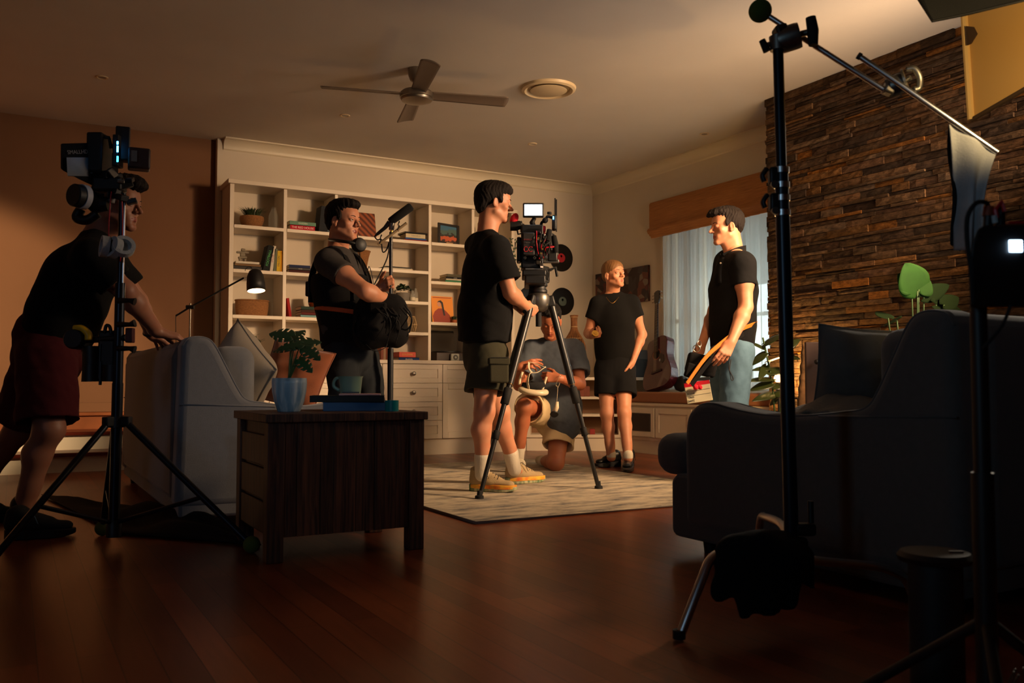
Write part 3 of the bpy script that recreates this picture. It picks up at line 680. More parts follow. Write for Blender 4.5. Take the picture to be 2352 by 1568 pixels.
# pot with monstera
pd = 3.55; k_ = pd / F_PX; pc = CAM + ray(663, 944) * 1; pc = W(664, 905, pd)
pot_h = .66 - (868 - 880) * k_ - zt0
mp_, N, L, b = nodes_mat('blue_white_glazed_pot'); b.inputs['Roughness'].default_value = .35
tc = nd(N, 'ShaderNodeTexCoord'); mpp = nd(N, 'ShaderNodeMapping'); mpp.inputs['Scale'].default_value = (30, 30, 2); L.new(tc.outputs['Object'], mpp.inputs[0])
nz = nd(N, 'ShaderNodeTexNoise', Scale=1.0, Detail=3.0); L.new(mpp.outputs[0], nz.inputs['Vector']); rp = nd(N, 'ShaderNodeValToRGB')
rp.color_ramp.elements[0].color = lin((120, 150, 165)); rp.color_ramp.elements[1].color = lin((190, 200, 200)); rp.color_ramp.elements[0].position = .4; rp.color_ramp.elements[1].position = .6
L.new(nz.outputs[0], rp.inputs[0]); L.new(rp.outputs[0], b.inputs['Base Color'])
pr = 39 * k_; pt = thing('potted_monstera', 'small monstera in a ribbed pale blue pot on the side table', 'potted plant', (pc.x, pc.y, zt0))
obj('pot', MB().lathe([(0, 0), (pr * .62, 0), (pr * .66, .004), (pr * .85, pot_h * .3), (pr * .97, pot_h * .6), (pr, pot_h * .85), (pr * .98, pot_h), (pr * .93, pot_h), (pr * .9, pot_h * .88), (0, pot_h * .86)], (pc.x, pc.y, zt0), 72,
    rib=lambda a, z: 1 + .025 * math.sin(a * 18 + 2.2 * math.sin(z * 20) + math.sin(a * 3) * 2)), mp_, pt, smooth=True)
m_mon = M('monstera_leaf', (40, 78, 44), rough=.35, var=.3, vscale=12); m_stem = M('plant_stem', (58, 84, 40), rough=.6)
def leaf(mb, base, tip, nrm, wid, split=True, seed=0, droop=.15, nl=18, nw=12):
    "a heart-shaped leaf with optional side cuts"
    base, tip, nrm = Vector(base), Vector(tip), Vector(nrm).normalized(); ax = tip - base; ln = ax.length; a = ax.normalized(); s = a.cross(nrm).normalized(); nrm = s.cross(a)
    rnd = random.Random(seed)
    def prof(u): return (math.sin(math.pi * min(1, u * .97 + .03)) ** .62) * (1.15 - .55 * u)
    def fn(u, v):
        x = 2 * v - 1; w_ = wid * prof(u)
        return base + a * (ln * u) + s * (x * w_) - nrm * (droop * ln * (u * u + .5 * x * x * .5)) + nrm * (.03 * ln * abs(x)) - a * (abs(x) * .18 * ln * (1 - u))
    n0 = len(mb.v); vs = [fn(i / nl, j / nw) for i in range(nl + 1) for j in range(nw + 1)]; fs = []
    for i in range(nl):
        for j in range(nw):
            x = abs(2 * (j + .5) / nw - 1)
            if split and x > .42 and i % 4 == 1 and 2 < i < nl - 2: continue
            fs.append((i * (nw + 1) + j, i * (nw + 1) + j + 1, (i + 1) * (nw + 1) + j + 1, (i + 1) * (nw + 1) + j))
    mb.add(vs, fs); return mb
def pxd(px, py, d): return W(px, py, d)
top = Vector((pc.x, pc.y, zt0 + pot_h * .88))
specs = [((668, 772), (618, 760), .052, .0), ((690, 790), (636, 796), .04, -.03), ((676, 790), (738, 778), .05, .03), ((700, 800), (735, 822), .038, -.04), ((668, 800), (622, 800), .03, .05), ((688, 826), (718, 852), .035, -.02), ((680, 826), (660, 850), .026, .02), ((672, 776), (700, 752), .036, .06)]
for i, (b0, t0, w_, dd) in enumerate(specs):
    B = pxd(b0[0], b0[1], pd + dd); T_ = pxd(t0[0], t0[1], pd + dd * 2)
    lf = leaf(MB(), B, T_, Vector((0, 0, 1)) - FWD * .8, w_, True, i)
    lo_ = obj('leaf', lf, m_mon, pt, smooth=True, thick=.0008)
    mid = (top + B) / 2 + Vector((0, 0, .01)); obj('stem', MB().tube(bez(top + RGT * random.uniform(-.012, .012), mid, mid, B, 8), .0026, 8), m_stem, lo_ if False else pt, smooth=True)
obj('soil', MB().lathe([(0, .001), (pr * .88, 0)], (pc.x, pc.y, zt0 + pot_h * .875), 24), M('potting_soil', (30, 22, 16), rough=1), pt)
# ================================================================ READING LAMP behind the left sofa
m_blk = M('black_powder_coat', (14, 14, 15), rough=.5); LD = 6.85
lamp = thing('reading_lamp', 'black swing-arm floor lamp with a lit shade behind the left sofa', 'lamp', tuple(WZ(437, 880 + .66 * F_PX / LD, 0)))
pa_, pj, pe = W(404, 725, LD), W(437, 705, LD), W(560, 638, LD); sh = W(587, 641, LD)
bz = Vector((pj.x, pj.y, 0))
obj('base', MB().lathe([(0, 0), (.13, 0), (.13, .012), (.02, .02), (0, .02)], bz, 32), m_blk, lamp, smooth='auto')
obj('pole', MB().cyl(bz, pj + Vector((0, 0, .03)), .008), m_fan, lamp, smooth='auto')
obj('arm', MB().tube([pa_, pj, pe], .007, 10), m_blk, lamp, smooth='auto')
obj('joint', MB().cyl(pj - RGT * .03, pj + RGT * .03, .016), m_blk, lamp, smooth='auto')
obj('cord', MB().tube(catmull([pa_, pa_ + Vector((0, 0, -.06)), pa_ + RGT * .01 + Vector((0, 0, -.3)), bz + Vector((-.05, 0, .05))], 8), .003, 6), m_blk, lamp, smooth=True)
kS = LD / F_PX; ax = (RGT * -.12 + FWD * .16 + UP * 1).normalized()
obj('lamp_shade', MB().lathe([(21 * kS, -27 * kS), (20.5 * kS, -10 * kS), (18 * kS, 8 * kS), (13 * kS, 19 * kS), (6 * kS, 23 * kS), (0, 24 * kS)], sh, 36, axis=ax), m_blk, lamp, smooth=True, thick=.0025)
obj('bulb', MB().ball(sh - ax * 12 * kS, .024, 12), M('lit_bulb', (255, 214, 160), emis=22), lamp, smooth=True)
obj('diffuser', MB().lathe([(0, -28 * kS), (19.6 * kS, -28 * kS)], sh, 32, axis=ax), M('lit_diffuser', (255, 224, 176), emis=4), lamp)
obj('handle_loop', MB().tube([sh + ax * 20 * kS + RGT * (-14 * kS + 9 * kS * math.cos(a)) + UP * 9 * kS * math.sin(a) for a in [i * math.pi / 8 for i in range(9)]], .0025, 6), m_blk, lamp, smooth=True)
point_light('reading_lamp_light', sh - ax * 34 * kS, 3.6, (1.0, .74, .42), .03)
# ================================================================ SMOOTH-UNION FIGURE SCULPTING
def nv(v): return np.array(tuple(v), dtype=np.float32)
class Sculpt:
    "shapes blended on a grid, skinned with surface nets"
    def __init__(s, h=.005): s.h = h; s.ops = []
    def _op(s, fn, lo, hi, k, mode): s.ops.append((fn, np.array(lo) - k - 2.5 * s.h, np.array(hi) + k + 2.5 * s.h, k, mode)); return s
    def cone(s, a, b, ra, rb, k=.02, mode='u', front=None, q=1.0, cuts=(), noise=None):
        a, b = nv(a), nv(b); ba = b - a; f = nv(front) if front is not None else None
        if f is not None: f = f / np.linalg.norm(f)
        A, B = a, b
        if f is not None and q != 1:
            g = 1 / q - 1
            def T(p): return p + g * (p @ f)[..., None] * f
            A, B = a + g * (a @ f) * f, b + g * (b @ f) * f
        BA = B - A; den = max(float(BA @ BA), 1e-9)
        def fn(P):
            Q = T(P) if (f is not None and q != 1) else P
            PA = Q - A; hh = np.clip((PA @ BA) / den, 0, 1)
            d = np.sqrt(((PA - hh[..., None] * BA) ** 2).sum(-1)) - (ra + (rb - ra) * hh)
            if q != 1: d = d * (q if q < 1 else 1) * 1.15
            for (cp, cn) in cuts:
                cn_ = nv(cn); cn_ = cn_ / np.linalg.norm(cn_); d = np.maximum(d, (P - nv(cp)) @ cn_)
            if noise is not None: d = d + noise(P)
            return d
        r = max(ra, rb); lo = np.minimum(a, b) - r; hi = np.maximum(a, b) + r
        return s._op(fn, lo, hi, k, mode)
    def ell(s, c, rad, rot=None, k=.015, mode='u', cuts=(), noise=None):
        c = nv(c); rad = np.array(rad, np.float32); Rm = np.array(rot, dtype=np.float32) if rot is not None else np.eye(3, dtype=np.float32)
        def fn(P):
            Q = (P - c) @ Rm; k0 = np.sqrt(((Q / rad) ** 2).sum(-1)); k1 = np.sqrt(((Q / rad ** 2) ** 2).sum(-1)) + 1e-9
            d = k0 * (k0 - 1) / k1
            for (cp, cn) in cuts:
                cn_ = nv(cn); cn_ = cn_ / np.linalg.norm(cn_); d = np.maximum(d, (P - nv(cp)) @ cn_)
            if noise is not None: d = d + noise(P)
            return d
        r = float(rad.max()); return s._op(fn, c - r, c + r, k, mode)
    def chain(s, pts, rs, k=.02, **kw):
        for i in range(len(pts) - 1): s.cone(pts[i], pts[i + 1], rs[i], rs[i + 1], k, **kw)
        return s
    def mesh(s, disp=None, smooth=1):
        un = [o for o in s.ops if o[4] == 'u']
        lo = np.min([o[1] for o in un], 0) - s.h; hi = np.max([o[2] for o in un], 0) + s.h
        n = np.ceil((hi - lo) / s.h).astype(int) + 1
        ax = [(lo[i] + s.h * np.arange(n[i])).astype(np.float32) for i in range(3)]
        F = np.full(n, .08, np.float32)
        for fn, a, b, k, mode in s.ops:
            i0 = np.clip(np.floor((a - lo) / s.h).astype(int), 0, n); i1 = np.clip(np.ceil((b - lo) / s.h).astype(int) + 1, 0, n)
            if (i1 <= i0).any(): continue
            sl = tuple(slice(i0[i], i1[i]) for i in range(3))
            P = np.stack(np.meshgrid(ax[0][sl[0]], ax[1][sl[1]], ax[2][sl[2]], indexing='ij'), -1)
            d = fn(P); f = F[sl]
            if mode == 'u':
                if k > 0:
                    hh = np.maximum(k - np.abs(f - d), 0) / k; F[sl] = np.minimum(f, d) - hh * hh * k * .25
                else: F[sl] = np.minimum(f, d)
            else:
                d = -d
                if k > 0:
                    hh = np.maximum(k - np.abs(f - d), 0) / k; F[sl] = np.maximum(f, d) + hh * hh * k * .25
                else: F[sl] = np.maximum(f, d)
        if disp is not None:
            idx = np.argwhere(np.abs(F) < .03)
            P = lo + idx * s.h; F[tuple(idx.T)] += disp(P).astype(np.float32)
        return surface_nets(F, lo, s.h, smooth)
def surface_nets(F, lo, h, smooth=1):
    S = F < 0
    c = [S[i:F.shape[0]-1+i, j:F.shape[1]-1+j, k:F.shape[2]-1+k] for i in (0,1) for j in (0,1) for k in (0,1)]
    cnt = sum(x.astype(np.int8) for x in c); cell = (cnt > 0) & (cnt < 8)
    idx = np.argwhere(cell); vid = -np.ones(cell.shape, np.int64); vid[cell] = np.arange(len(idx))
    acc = np.zeros((len(idx), 3)); w = np.zeros(len(idx))
    cor = [(i, j, k) for i in (0,1) for j in (0,1) for k in (0,1)]
    vals = {q: F[idx[:,0]+q[0], idx[:,1]+q[1], idx[:,2]+q[2]] for q in cor}
    for a in cor:
        for ax_ in range(3):
            if a[ax_] == 0:
                b_ = list(a); b_[ax_] = 1; b_ = tuple(b_); fa, fb = vals[a], vals[b_]; m = (fa < 0) != (fb < 0)
                t = np.where(m, fa / np.where(fa - fb == 0, 1, fa - fb), 0)
                p = np.tile(np.array(a, float), (len(idx), 1)); p[:, ax_] = t
                acc[m] += p[m]; w[m] += 1
    V = lo + h * (idx + acc / w[:, None])
    Q = []
    for ax_ in range(3):
        b1, b2 = [(1, 2), (2, 0), (0, 1)][ax_]
        s0 = [slice(None)] * 3; s1 = [slice(None)] * 3; s0[ax_] = slice(0, -1); s1[ax_] = slice(1, None)
        e = S[tuple(s0)] != S[tuple(s1)]; ei = np.argwhere(e)
        ei = ei[(ei[:, b1] > 0) & (ei[:, b2] > 0) & (ei[:, b1] < F.shape[b1] - 1) & (ei[:, b2] < F.shape[b2] - 1)]
        def g(d1, d2):
            q = ei.copy(); q[:, b1] += d1; q[:, b2] += d2; return vid[q[:, 0], q[:, 1], q[:, 2]]
        quad = np.stack([g(-1, -1), g(0, -1), g(0, 0), g(-1, 0)], 1)
        inside = S[ei[:, 0], ei[:, 1], ei[:, 2]]
        quad[~inside] = quad[~inside][:, ::-1]; Q.append(quad)
    Q = np.concatenate(Q); Q = Q[(Q >= 0).all(1)]
    for _ in range(smooth):
        sm = np.zeros_like(V); ct = np.zeros(len(V))
        for i in range(4):
            for j in ((i + 1) % 4, (i + 3) % 4):
                np.add.at(sm, Q[:, i], V[Q[:, j]]); np.add.at(ct, Q[:, i], 1)
        V = V * .5 + .5 * sm / np.maximum(ct, 1)[:, None]
    return V, Q
def fbm(P, f, seed=0):
    "cheap smooth folds"
    r = np.random.RandomState(seed); out = 0; a = 1
    for o in range(4):
        for _ in range(2):
            d = r.randn(3); d /= np.linalg.norm(d); ph = r.rand() * 6.28; d2 = r.randn(3)
            out = out + a * np.sin((P @ d) * f + ph + 1.6 * np.sin((P @ d2) * f * .6 + ph * 2))
        a *= .55; f *= 1.9
    return out / 2.2
def mesh_obj(name, vq, mats, parent=None, mi=None):
    V, Q = vq; o = obj(name, None, mats, parent, rawmesh=(V, Q, mi)); return o
# ---------------------------------------------------------------- head
class HeadFrame:
    def __init__(s, c, fwd, up=(0, 0, 1), sc_=1.0):
        s.c = Vector(c); y = Vector(fwd).normalized(); z = Vector(up); z = (z - y * z.dot(y)).normalized(); x = y.cross(z)
        s.M = Matrix((x, y, z)).transposed(); s.k = sc_
    def p(s, x, y, z): return s.c + s.M @ (Vector((x, y, z)) * s.k)
    def d(s, x, y, z): return s.M @ Vector((x, y, z))
def sculpt_head(SB, Hf, neck_base, jaw=1.0, ears=True, chin=1.0, nose=1.0, neck_r=.056, mouth=0.0, brow=1.0):
    S = SB.head = Sculpt(.0027)
    k = Hf.k; P = Hf.p; Rm = Hf.M
    E = lambda c, r, kk=.012, mode='u', rot=None: S.ell(P(*c), [v * k for v in r], (Rm @ rot if rot else Rm), kk * k, mode)
    Cn = lambda a, b_, ra, rb, kk=.01, mode='u': S.cone(P(*a), P(*b_), ra * k, rb * k, kk * k, mode)
    E((0, -.018, .035), (.074, .094, .086)); E((0, .022, .03), (.066, .070, .072), .02)
    E((0, .030, -.03), (.060 * jaw, .055, .075), .02); E((0, .052, .03), (.052, .036, .046), .016)
    Cn((-.050 * jaw, .005, -.062), (-.012, .072, -.102), .020, .016, .02); Cn((.050 * jaw, .005, -.062), (.012, .072, -.102), .020, .016, .02)
    E((0, .074, -.104), (.020 * chin, .016, .014), .014)
    E((0, .070, -.066), (.036, .019, .024), .018)
    Cn((0, -.015, -.04), (0, .055, -.088), .046, .022, .02)
    Cn((-.040, .072, .018), (-.012, .086, .016), .0085 * brow, .0085 * brow, .012); Cn((.040, .072, .018), (.012, .086, .016), .0085 * brow, .0085 * brow, .012)
    for sx in (-1, 1):
        E((sx * .043, .058, -.028), (.020, .018, .016), .02)
        E((sx * .031, .098, -.003), (.016, .013, .010), .010, 's')
        E((sx * .031, .076, -.002), (.0142, .0135, .0125), .003)
        Cn((sx * .019, .0855, .004), (sx * .044, .079, .003), .0036, .003, .004)
        E((sx * .0115, .098, -.036), (.0078, .010, .0072), .005)
    Cn((0, .088, .008), (0, .104 + .006 * nose, -.028), .0075, .0095, .010); E((0, .108 + .006 * nose, -.033), (.0095, .0105, .0085), .006)
    E((-.006, .104, -.043), (.0035, .005, .0035), .003, 's'); E((.006, .104, -.043), (.0035, .005, .0035), .003, 's')
    for z, r in ((-.0635, .0045), (-.0735, .0055)):
        Cn((-.024, .0775, -.0685), (0, .0905, z), .002, r, .005); Cn((.024, .0775, -.0685), (0, .0905, z), .002, r, .005)
    Cn((-.022, .0845, -.0687), (0, .0955, -.0687), .0013, .0016, .002, 's'); Cn((.022, .0845, -.0687), (0, .0955, -.0687), .0013, .0016, .002, 's')
    if mouth: E((0, .095, -.069), (.011, .008, .0012 + mouth), .003, 's')
    E((0, .094, -.087), (.016, .008, .005), .008, 's')
    if ears:
        for sx in (-1, 1):
            r = Matrix.Rotation(sx * R_(22), 3, 'Z') @ Matrix.Rotation(R_(-8), 3, 'X')
            E((sx * .077, -.008, -.012), (.0075, .018, .031), .006, 'u', r)
            E((sx * .0845, -.004, -.008), (.005, .010, .019), .004, 's', r); E((sx * .076, -.002, -.036), (.006, .009, .010), .006)
    nb_ = Vector(neck_base); lowp = nb_ + (nb_ - P(0, -.02, -.06)).normalized() * .03
    S.cone(P(0, -.030, -.035), lowp, neck_r * k, neck_r * 1.1, .03); S.cone(P(0, .018, -.078), nb_ + Hf.d(0, .015, -.01), .034 * k, .044, .025)
    SB.cone(P(0, -.025, -.05), nb_, (neck_r - .008) * k, neck_r, .03)
    return S
def face_extras(Hf, parent, iris=(70, 50, 34), brow_c=(38, 26, 18), gaze=(0, 0), eyelid=0.0, lips=True):
    k = Hf.k; P = Hf.p
    mi_ = M('iris_%d_%d_%d' % tuple(iris), iris, rough=.2); mw_ = M('eye_white', (215, 205, 195), rough=.15); mp_ = M('pupil', (4, 4, 5), rough=.1)
    for sx in (-1, 1):
        c = P(sx * .031, .0775, -.001); g = Hf.d(gaze[0], 1, gaze[1]).normalized()
        e = MB().ball(c, .0128 * k, 12); q = Vector((0, 0, 1)).rotation_difference(g).to_matrix()
        eo = obj('eye', e, mw_, parent, smooth=True)
        obj('iris', MB().lathe([(0, .0006), (.0055 * k, .0), (.0058 * k, -.003)], c + g * .0126 * k, 16, axis=g), mi_, eo, smooth=True)
        obj('pupil', MB().lathe([(0, .0006), (.0026 * k, .0002)], c + g * .0131 * k, 12, axis=g), mp_, eo)
        lid = M(parent['skin'], (0, 0, 0))
        if True:   # upper lid
            up = Hf.d(0, 0, 1); vs = []
            def lf(u, v):
                a = (u - .5) * 2.5; el = R_(8 - 34 * eyelid) + v * R_(75)
                dr = Hf.d(math.sin(a) * math.cos(el), math.cos(a) * math.cos(el), math.sin(el)); return c + dr * .0142 * k
            obj('eyelid', MB().grid(lf, 12, 6), lid, eo, smooth=True)
        bp_ = [P(sx * x, y, z) for x, y, z in ((.012, .0955, .017), (.022, .0945, .021), (.033, .089, .0225), (.045, .078, .018))]
        obj('eyebrow', MB().tube(catmull(bp_, 4), [.0012] + [.0034 * k] * 9 + [.003 * k] * 2 + [.001], 8, sq=.55), M('brow_hair_%d' % brow_c[0], brow_c, rough=.9), parent, smooth=True)
    return
def skin_mat(name, rgb):
    if name in MATS: return MATS[name]
    m, N, L, b = nodes_mat(name); tc = nd(N, 'ShaderNodeTexCoord')
    nz = nd(N, 'ShaderNodeTexNoise', Scale=22.0, Detail=5.0); L.new(tc.outputs['Object'], nz.inputs['Vector'])
    mx = nd(N, 'ShaderNodeMix', data_type='RGBA'); mx.inputs['A'].default_value = lin(rgb); mx.inputs['B'].default_value = lin((rgb[0] * .99, rgb[1] * .94, rgb[2] * .92))
    rp = nd(N, 'ShaderNodeValToRGB'); rp.color_ramp.elements[0].position = .4; rp.color_ramp.elements[1].position = .65
    L.new(nz.outputs[0], rp.inputs[0]); L.new(rp.outputs[0], mx.inputs['Factor']); L.new(mx.outputs['Result'], b.inputs['Base Color'])
    b.inputs['Roughness'].default_value = .5; b.inputs['Subsurface Weight'].default_value = .12; b.inputs['Subsurface Radius'].default_value = (.012, .005, .003); b.inputs['Subsurface Scale'].default_value = .6
    n2 = nd(N, 'ShaderNodeTexNoise', Scale=260.0); L.new(tc.outputs['Object'], n2.inputs['Vector']); bp = nd(N, 'ShaderNodeBump', Strength=.12, Distance=.001); L.new(n2.outputs[0], bp.inputs['Height']); L.new(bp.outputs[0], b.inputs['Normal'])
    return m
# ---------------------------------------------------------------- hands
def sculpt_hand(S, wrist, fdir, pnorm, side, curl=(30, 35, 40, 45), thumb=(40, 20), sc_=1.0, spread=4, prox=None, tcurl=25, wr=.026):
    """fdir: direction from wrist to knuckles; pnorm: direction the palm faces; side +1: thumb lies on fdir x pnorm side, -1 the other.
    curl: total curl (degrees) of each finger, index first"""
    w = Vector(wrist); f = Vector(fdir).normalized(); n = Vector(pnorm); n = (n - f * n.dot(f)).normalized(); t = f.cross(n) * side
    k = sc_; info = []
    kn = []
    for i, (off, ln) in enumerate(((.030, .088), (.010, .092), (-.010, .087), (-.029, .078))):
        K = w + f * ln * k + t * off * k; kn.append(K)
        S.cone(w + f * .012 * k + t * off * .55 * k, K, .0135 * k, .0115 * k, .012 * k)
    S.ell(w + f * .045 * k - n * -.006 * k, (.034 * k, .036 * k, .013 * k), Matrix((f, t, n)).transposed(), .012 * k)
    tips = []
    for i, K in enumerate(kn):
        L_ = ((.044, .026, .021), (.048, .030, .022), (.045, .028, .022), (.034, .021, .020))[i]; rr = (.0092, .0094, .0088, .0078)[i] * k
        c = curl[i]; parts = (c * .45, c * .38, c * .17) if prox is None else (prox[i], (c - prox[i]) * .65, (c - prox[i]) * .35)
        ang = 0; p = K; sp = R_(spread * (1.5 - i)); base = (f * math.cos(sp) + t * math.sin(sp)).normalized(); r0 = rr * 1.08
        for j in range(3):
            ang += R_(parts[j]); dr = base * math.cos(ang) + n * math.sin(ang); q = p + dr * L_[j] * k; r1 = rr * (1.0, .93, .80)[j]
            S.cone(p, q, r0, r1, .0045 * k); p = q; r0 = r1 * 1.02
        tips.append(p)
    # thumb: leaves the side of the palm near its base
    a, b_ = R_(thumb[0]), R_(thumb[1]); p = w + f * .022 * k + t * .026 * k + n * .006 * k
    d0 = (f * math.cos(a) + t * math.sin(a)); d0 = (d0 * math.cos(b_) + n * math.sin(b_)).normalized()
    q = p + d0 * .042 * k; S.cone(w + f * .016 * k + t * .012 * k, p, .015 * k, .014 * k, .012 * k); S.cone(p, q, .0145 * k, .0115 * k, .010 * k)
    d1 = (d0 * math.cos(R_(tcurl)) + (f * .75 + n * .5 - t * .4).normalized() * math.sin(R_(tcurl))).normalized(); q2 = q + d1 * .030 * k; S.cone(q, q2, .0112 * k, .010 * k, .006 * k)
    d2 = (d1 * math.cos(R_(tcurl * .7)) + (f * .6 + n * .5 - t * .5).normalized() * math.sin(R_(tcurl * .7))).normalized(); q3 = q2 + d2 * .024 * k; S.cone(q2, q3, .0102 * k, .0078 * k, .005 * k)
    tips.append(q3); S.cone(w - f * .02 * k, w + f * .02 * k, wr * k, .026 * k, .015, front=n, q=.72)
    return dict(knuckles=kn, tips=tips)
# ---------------------------------------------------------------- body pieces
def sculpt_arm(S, sh, el, wr, k=1.0, muscle=1.0):
    sh, el, wr = Vector(sh), Vector(el), Vector(wr)
    S.cone(sh, el, .052 * k * muscle, .041 * k, .03); m = sh.lerp(el, .45); S.ell(m, (.050 * k * muscle, .050 * k * muscle, .05 * k), None, .03)
    m = el.lerp(wr, .28); S.cone(el, m, .040 * k, .042 * k * (.5 + .5 * muscle), .02); S.cone(m, wr, .041 * k * (.5 + .5 * muscle), .0265 * k, .02)
def sculpt_leg(S, hip, kn, an, back, k=1.0):
    hip, kn, an = Vector(hip), Vector(kn), Vector(an); bk = Vector(back).normalized()
    S.cone(hip, kn, .086 * k, .056 * k, .03); S.ell(kn - bk * .012, (.050 * k, .050 * k, .055 * k), None, .02)
    c = kn.lerp(an, .30) + bk * .016; S.cone(kn, c, .050 * k, .052 * k, .03); S.cone(c, kn.lerp(an, .72), .051 * k, .036 * k, .03); S.cone(kn.lerp(an, .65), an, .038 * k, .034 * k, .02)
    S.cone(kn, an, .045 * k, .033 * k, .02)
def sculpt_torso(S, pel, chest, shL, shR, front, k=1.0, hips=None, fat=1.0):
    pel, chest, shL, shR = map(Vector, (pel, chest, shL, shR)); m = (shL + shR) / 2
    S.cone(pel, pel.lerp(chest, .5), .150 * k * fat, .135 * k * fat, .04, front=front, q=.70); S.cone(pel.lerp(chest, .45), chest, .135 * k * fat, .165 * k, .05, front=front, q=.66)
    S.cone(shL, shR, .062 * k, .062 * k, .05); S.cone(chest, m, .15 * k, .10 * k, .05, front=front, q=.66)
def shoe(name, label_part, heel, toe, parent, upper, sole, k=1.0, h=.055, ankle=None, laces=None, accent=None, rise=.095, lift=0):
    "a shoe as upper (with sole and laces as sub-parts); heel/toe are floor points"
    heel, toe = Vector(heel), Vector(toe); f = (toe - heel); ln = f.length; f = f.normalized(); s = f.cross(Vector((0, 0, 1))).normalized(); z = Vector((0, 0, 1))
    S = Sculpt(.004); w = .050 * k; ln *= .96
    P = lambda x, y, zz: heel + f * x * ln + s * y + z * (zz + lift)
    S.cone(P(.13, 0, .062), P(.45, 0, .056), .036 * k, .038 * k, .015); S.cone(P(.45, 0, .054), P(.84, .002, .046), .040 * k, .034 * k, .015, front=z, q=.62)
    S.cone(P(.13, 0, .07), P(.18, 0, rise + .004), .038 * k, .044 * k, .015); S.cone(P(.06, 0, rise - .02), P(.05, 0, rise + .018), .014, .009, .02); S.cone(P(.25, 0, rise - .002), P(.62, 0, .062), .032 * k, .026 * k, .015)
    if ankle is not None:
        S.cone(Vector(ankle) + z * .06, P(.18, 0, .085), .036 * k, .034 * k, .004, 's')
    uo = mesh_obj(name, S.mesh(), [upper], parent)
    m = MB(); pts = []
    for i in range(28):
        a = 2 * math.pi * i / 28; cx = .5 + .52 * math.cos(a); wy = (w * (1.0 + .12 * math.cos(a)) - .012 * math.exp(-((cx - .45) / .15) ** 2)) * (abs(math.sin(a)) ** .75) * (1 if math.sin(a) >= 0 else -1)
        pts.append((cx, wy))
    m.prism(pts, 0, .034, lambda a, b, d: P(a, b, d + (.012 * max(0, a - .8) / .2 if d < .01 else 0) + (.010 * (1 - a) if d > .01 else 0)))
    so = obj('sole', m, [sole] + ([accent] if accent else []), uo, bevel=.004, smooth=None)
    if accent:
        m = MB(); m.prism([(a * .985 + .007, b * 1.04) for a, b in pts], .018, .042, lambda a, b, d: P(a, b, d)); obj('midsole_band', m, accent, uo, bevel=.003)
    if laces:
        m = MB()
        for i in range(5):
            x = .36 + .065 * i; zz = rise - .004 - (x - .3) * .115
            m.tube([P(x, -.026, zz + .006), P(x + .012, 0, zz + .028), P(x, .026, zz + .006)], .003, 6)
        for sg in (-1, 1): m.tube(catmull([P(.36, 0, rise + .012), P(.33, sg * .03, rise + .025), P(.40, sg * .045, rise + .005), P(.46, sg * .05, rise - .03)], 4), .002, 6)
        obj('laces', m, laces, uo, smooth=True)
    return uo
def fold_disp(amp, f, seed, axis=None, hem=None):
    def fn(P):
        return amp * fbm(P, f, seed)
    return fn
def hair_disp(Hf, amp=.003, f=260, seed=0, lean=(0, 1, .3)):
    Rm = np.array(Hf.M, dtype=np.float64); c = np.array(Hf.c)
    def fn(P):
        Q = (P - c) @ Rm
        a = np.arctan2(Q[:, 0], Q[:, 1] + .02); b_ = Q[:, 2]
        return amp * (np.sin(a * 26 + 5 * np.sin(b_ * 40 + seed) + seed) * .6 + np.sin(Q[:, 0] * f + 4 * np.sin(Q[:, 1] * 50 + seed)) * .5 + .4 * np.sin(a * 61 + b_ * 30))
    return fn
def in_ell(V, Hf, c, r):
    Q = (V - np.array(Hf.c)) @ np.array(Hf.M) / Hf.k - np.array(c); return ((Q / np.array(r)) ** 2).sum(1) < 1
def finish_body(S, Hf, parent, skin, lip=(150, 74, 62)):
    V, Q = S.mesh(smooth=1); V2, Q2 = S.head.mesh(smooth=1)
    Q = np.concatenate([Q, Q2 + len(V)]); V = np.concatenate([V, V2]); C_ = V[Q].mean(1)
    mi = np.zeros(len(Q), int); mi[in_ell(C_, Hf, (0, .090, -.0685), (.0235, .022, .0098))] = 1
    return mesh_obj('body', (V, Q), [skin, M('lips_%d_%d' % (lip[0], lip[1]), lip, rough=.4)], parent, mi)
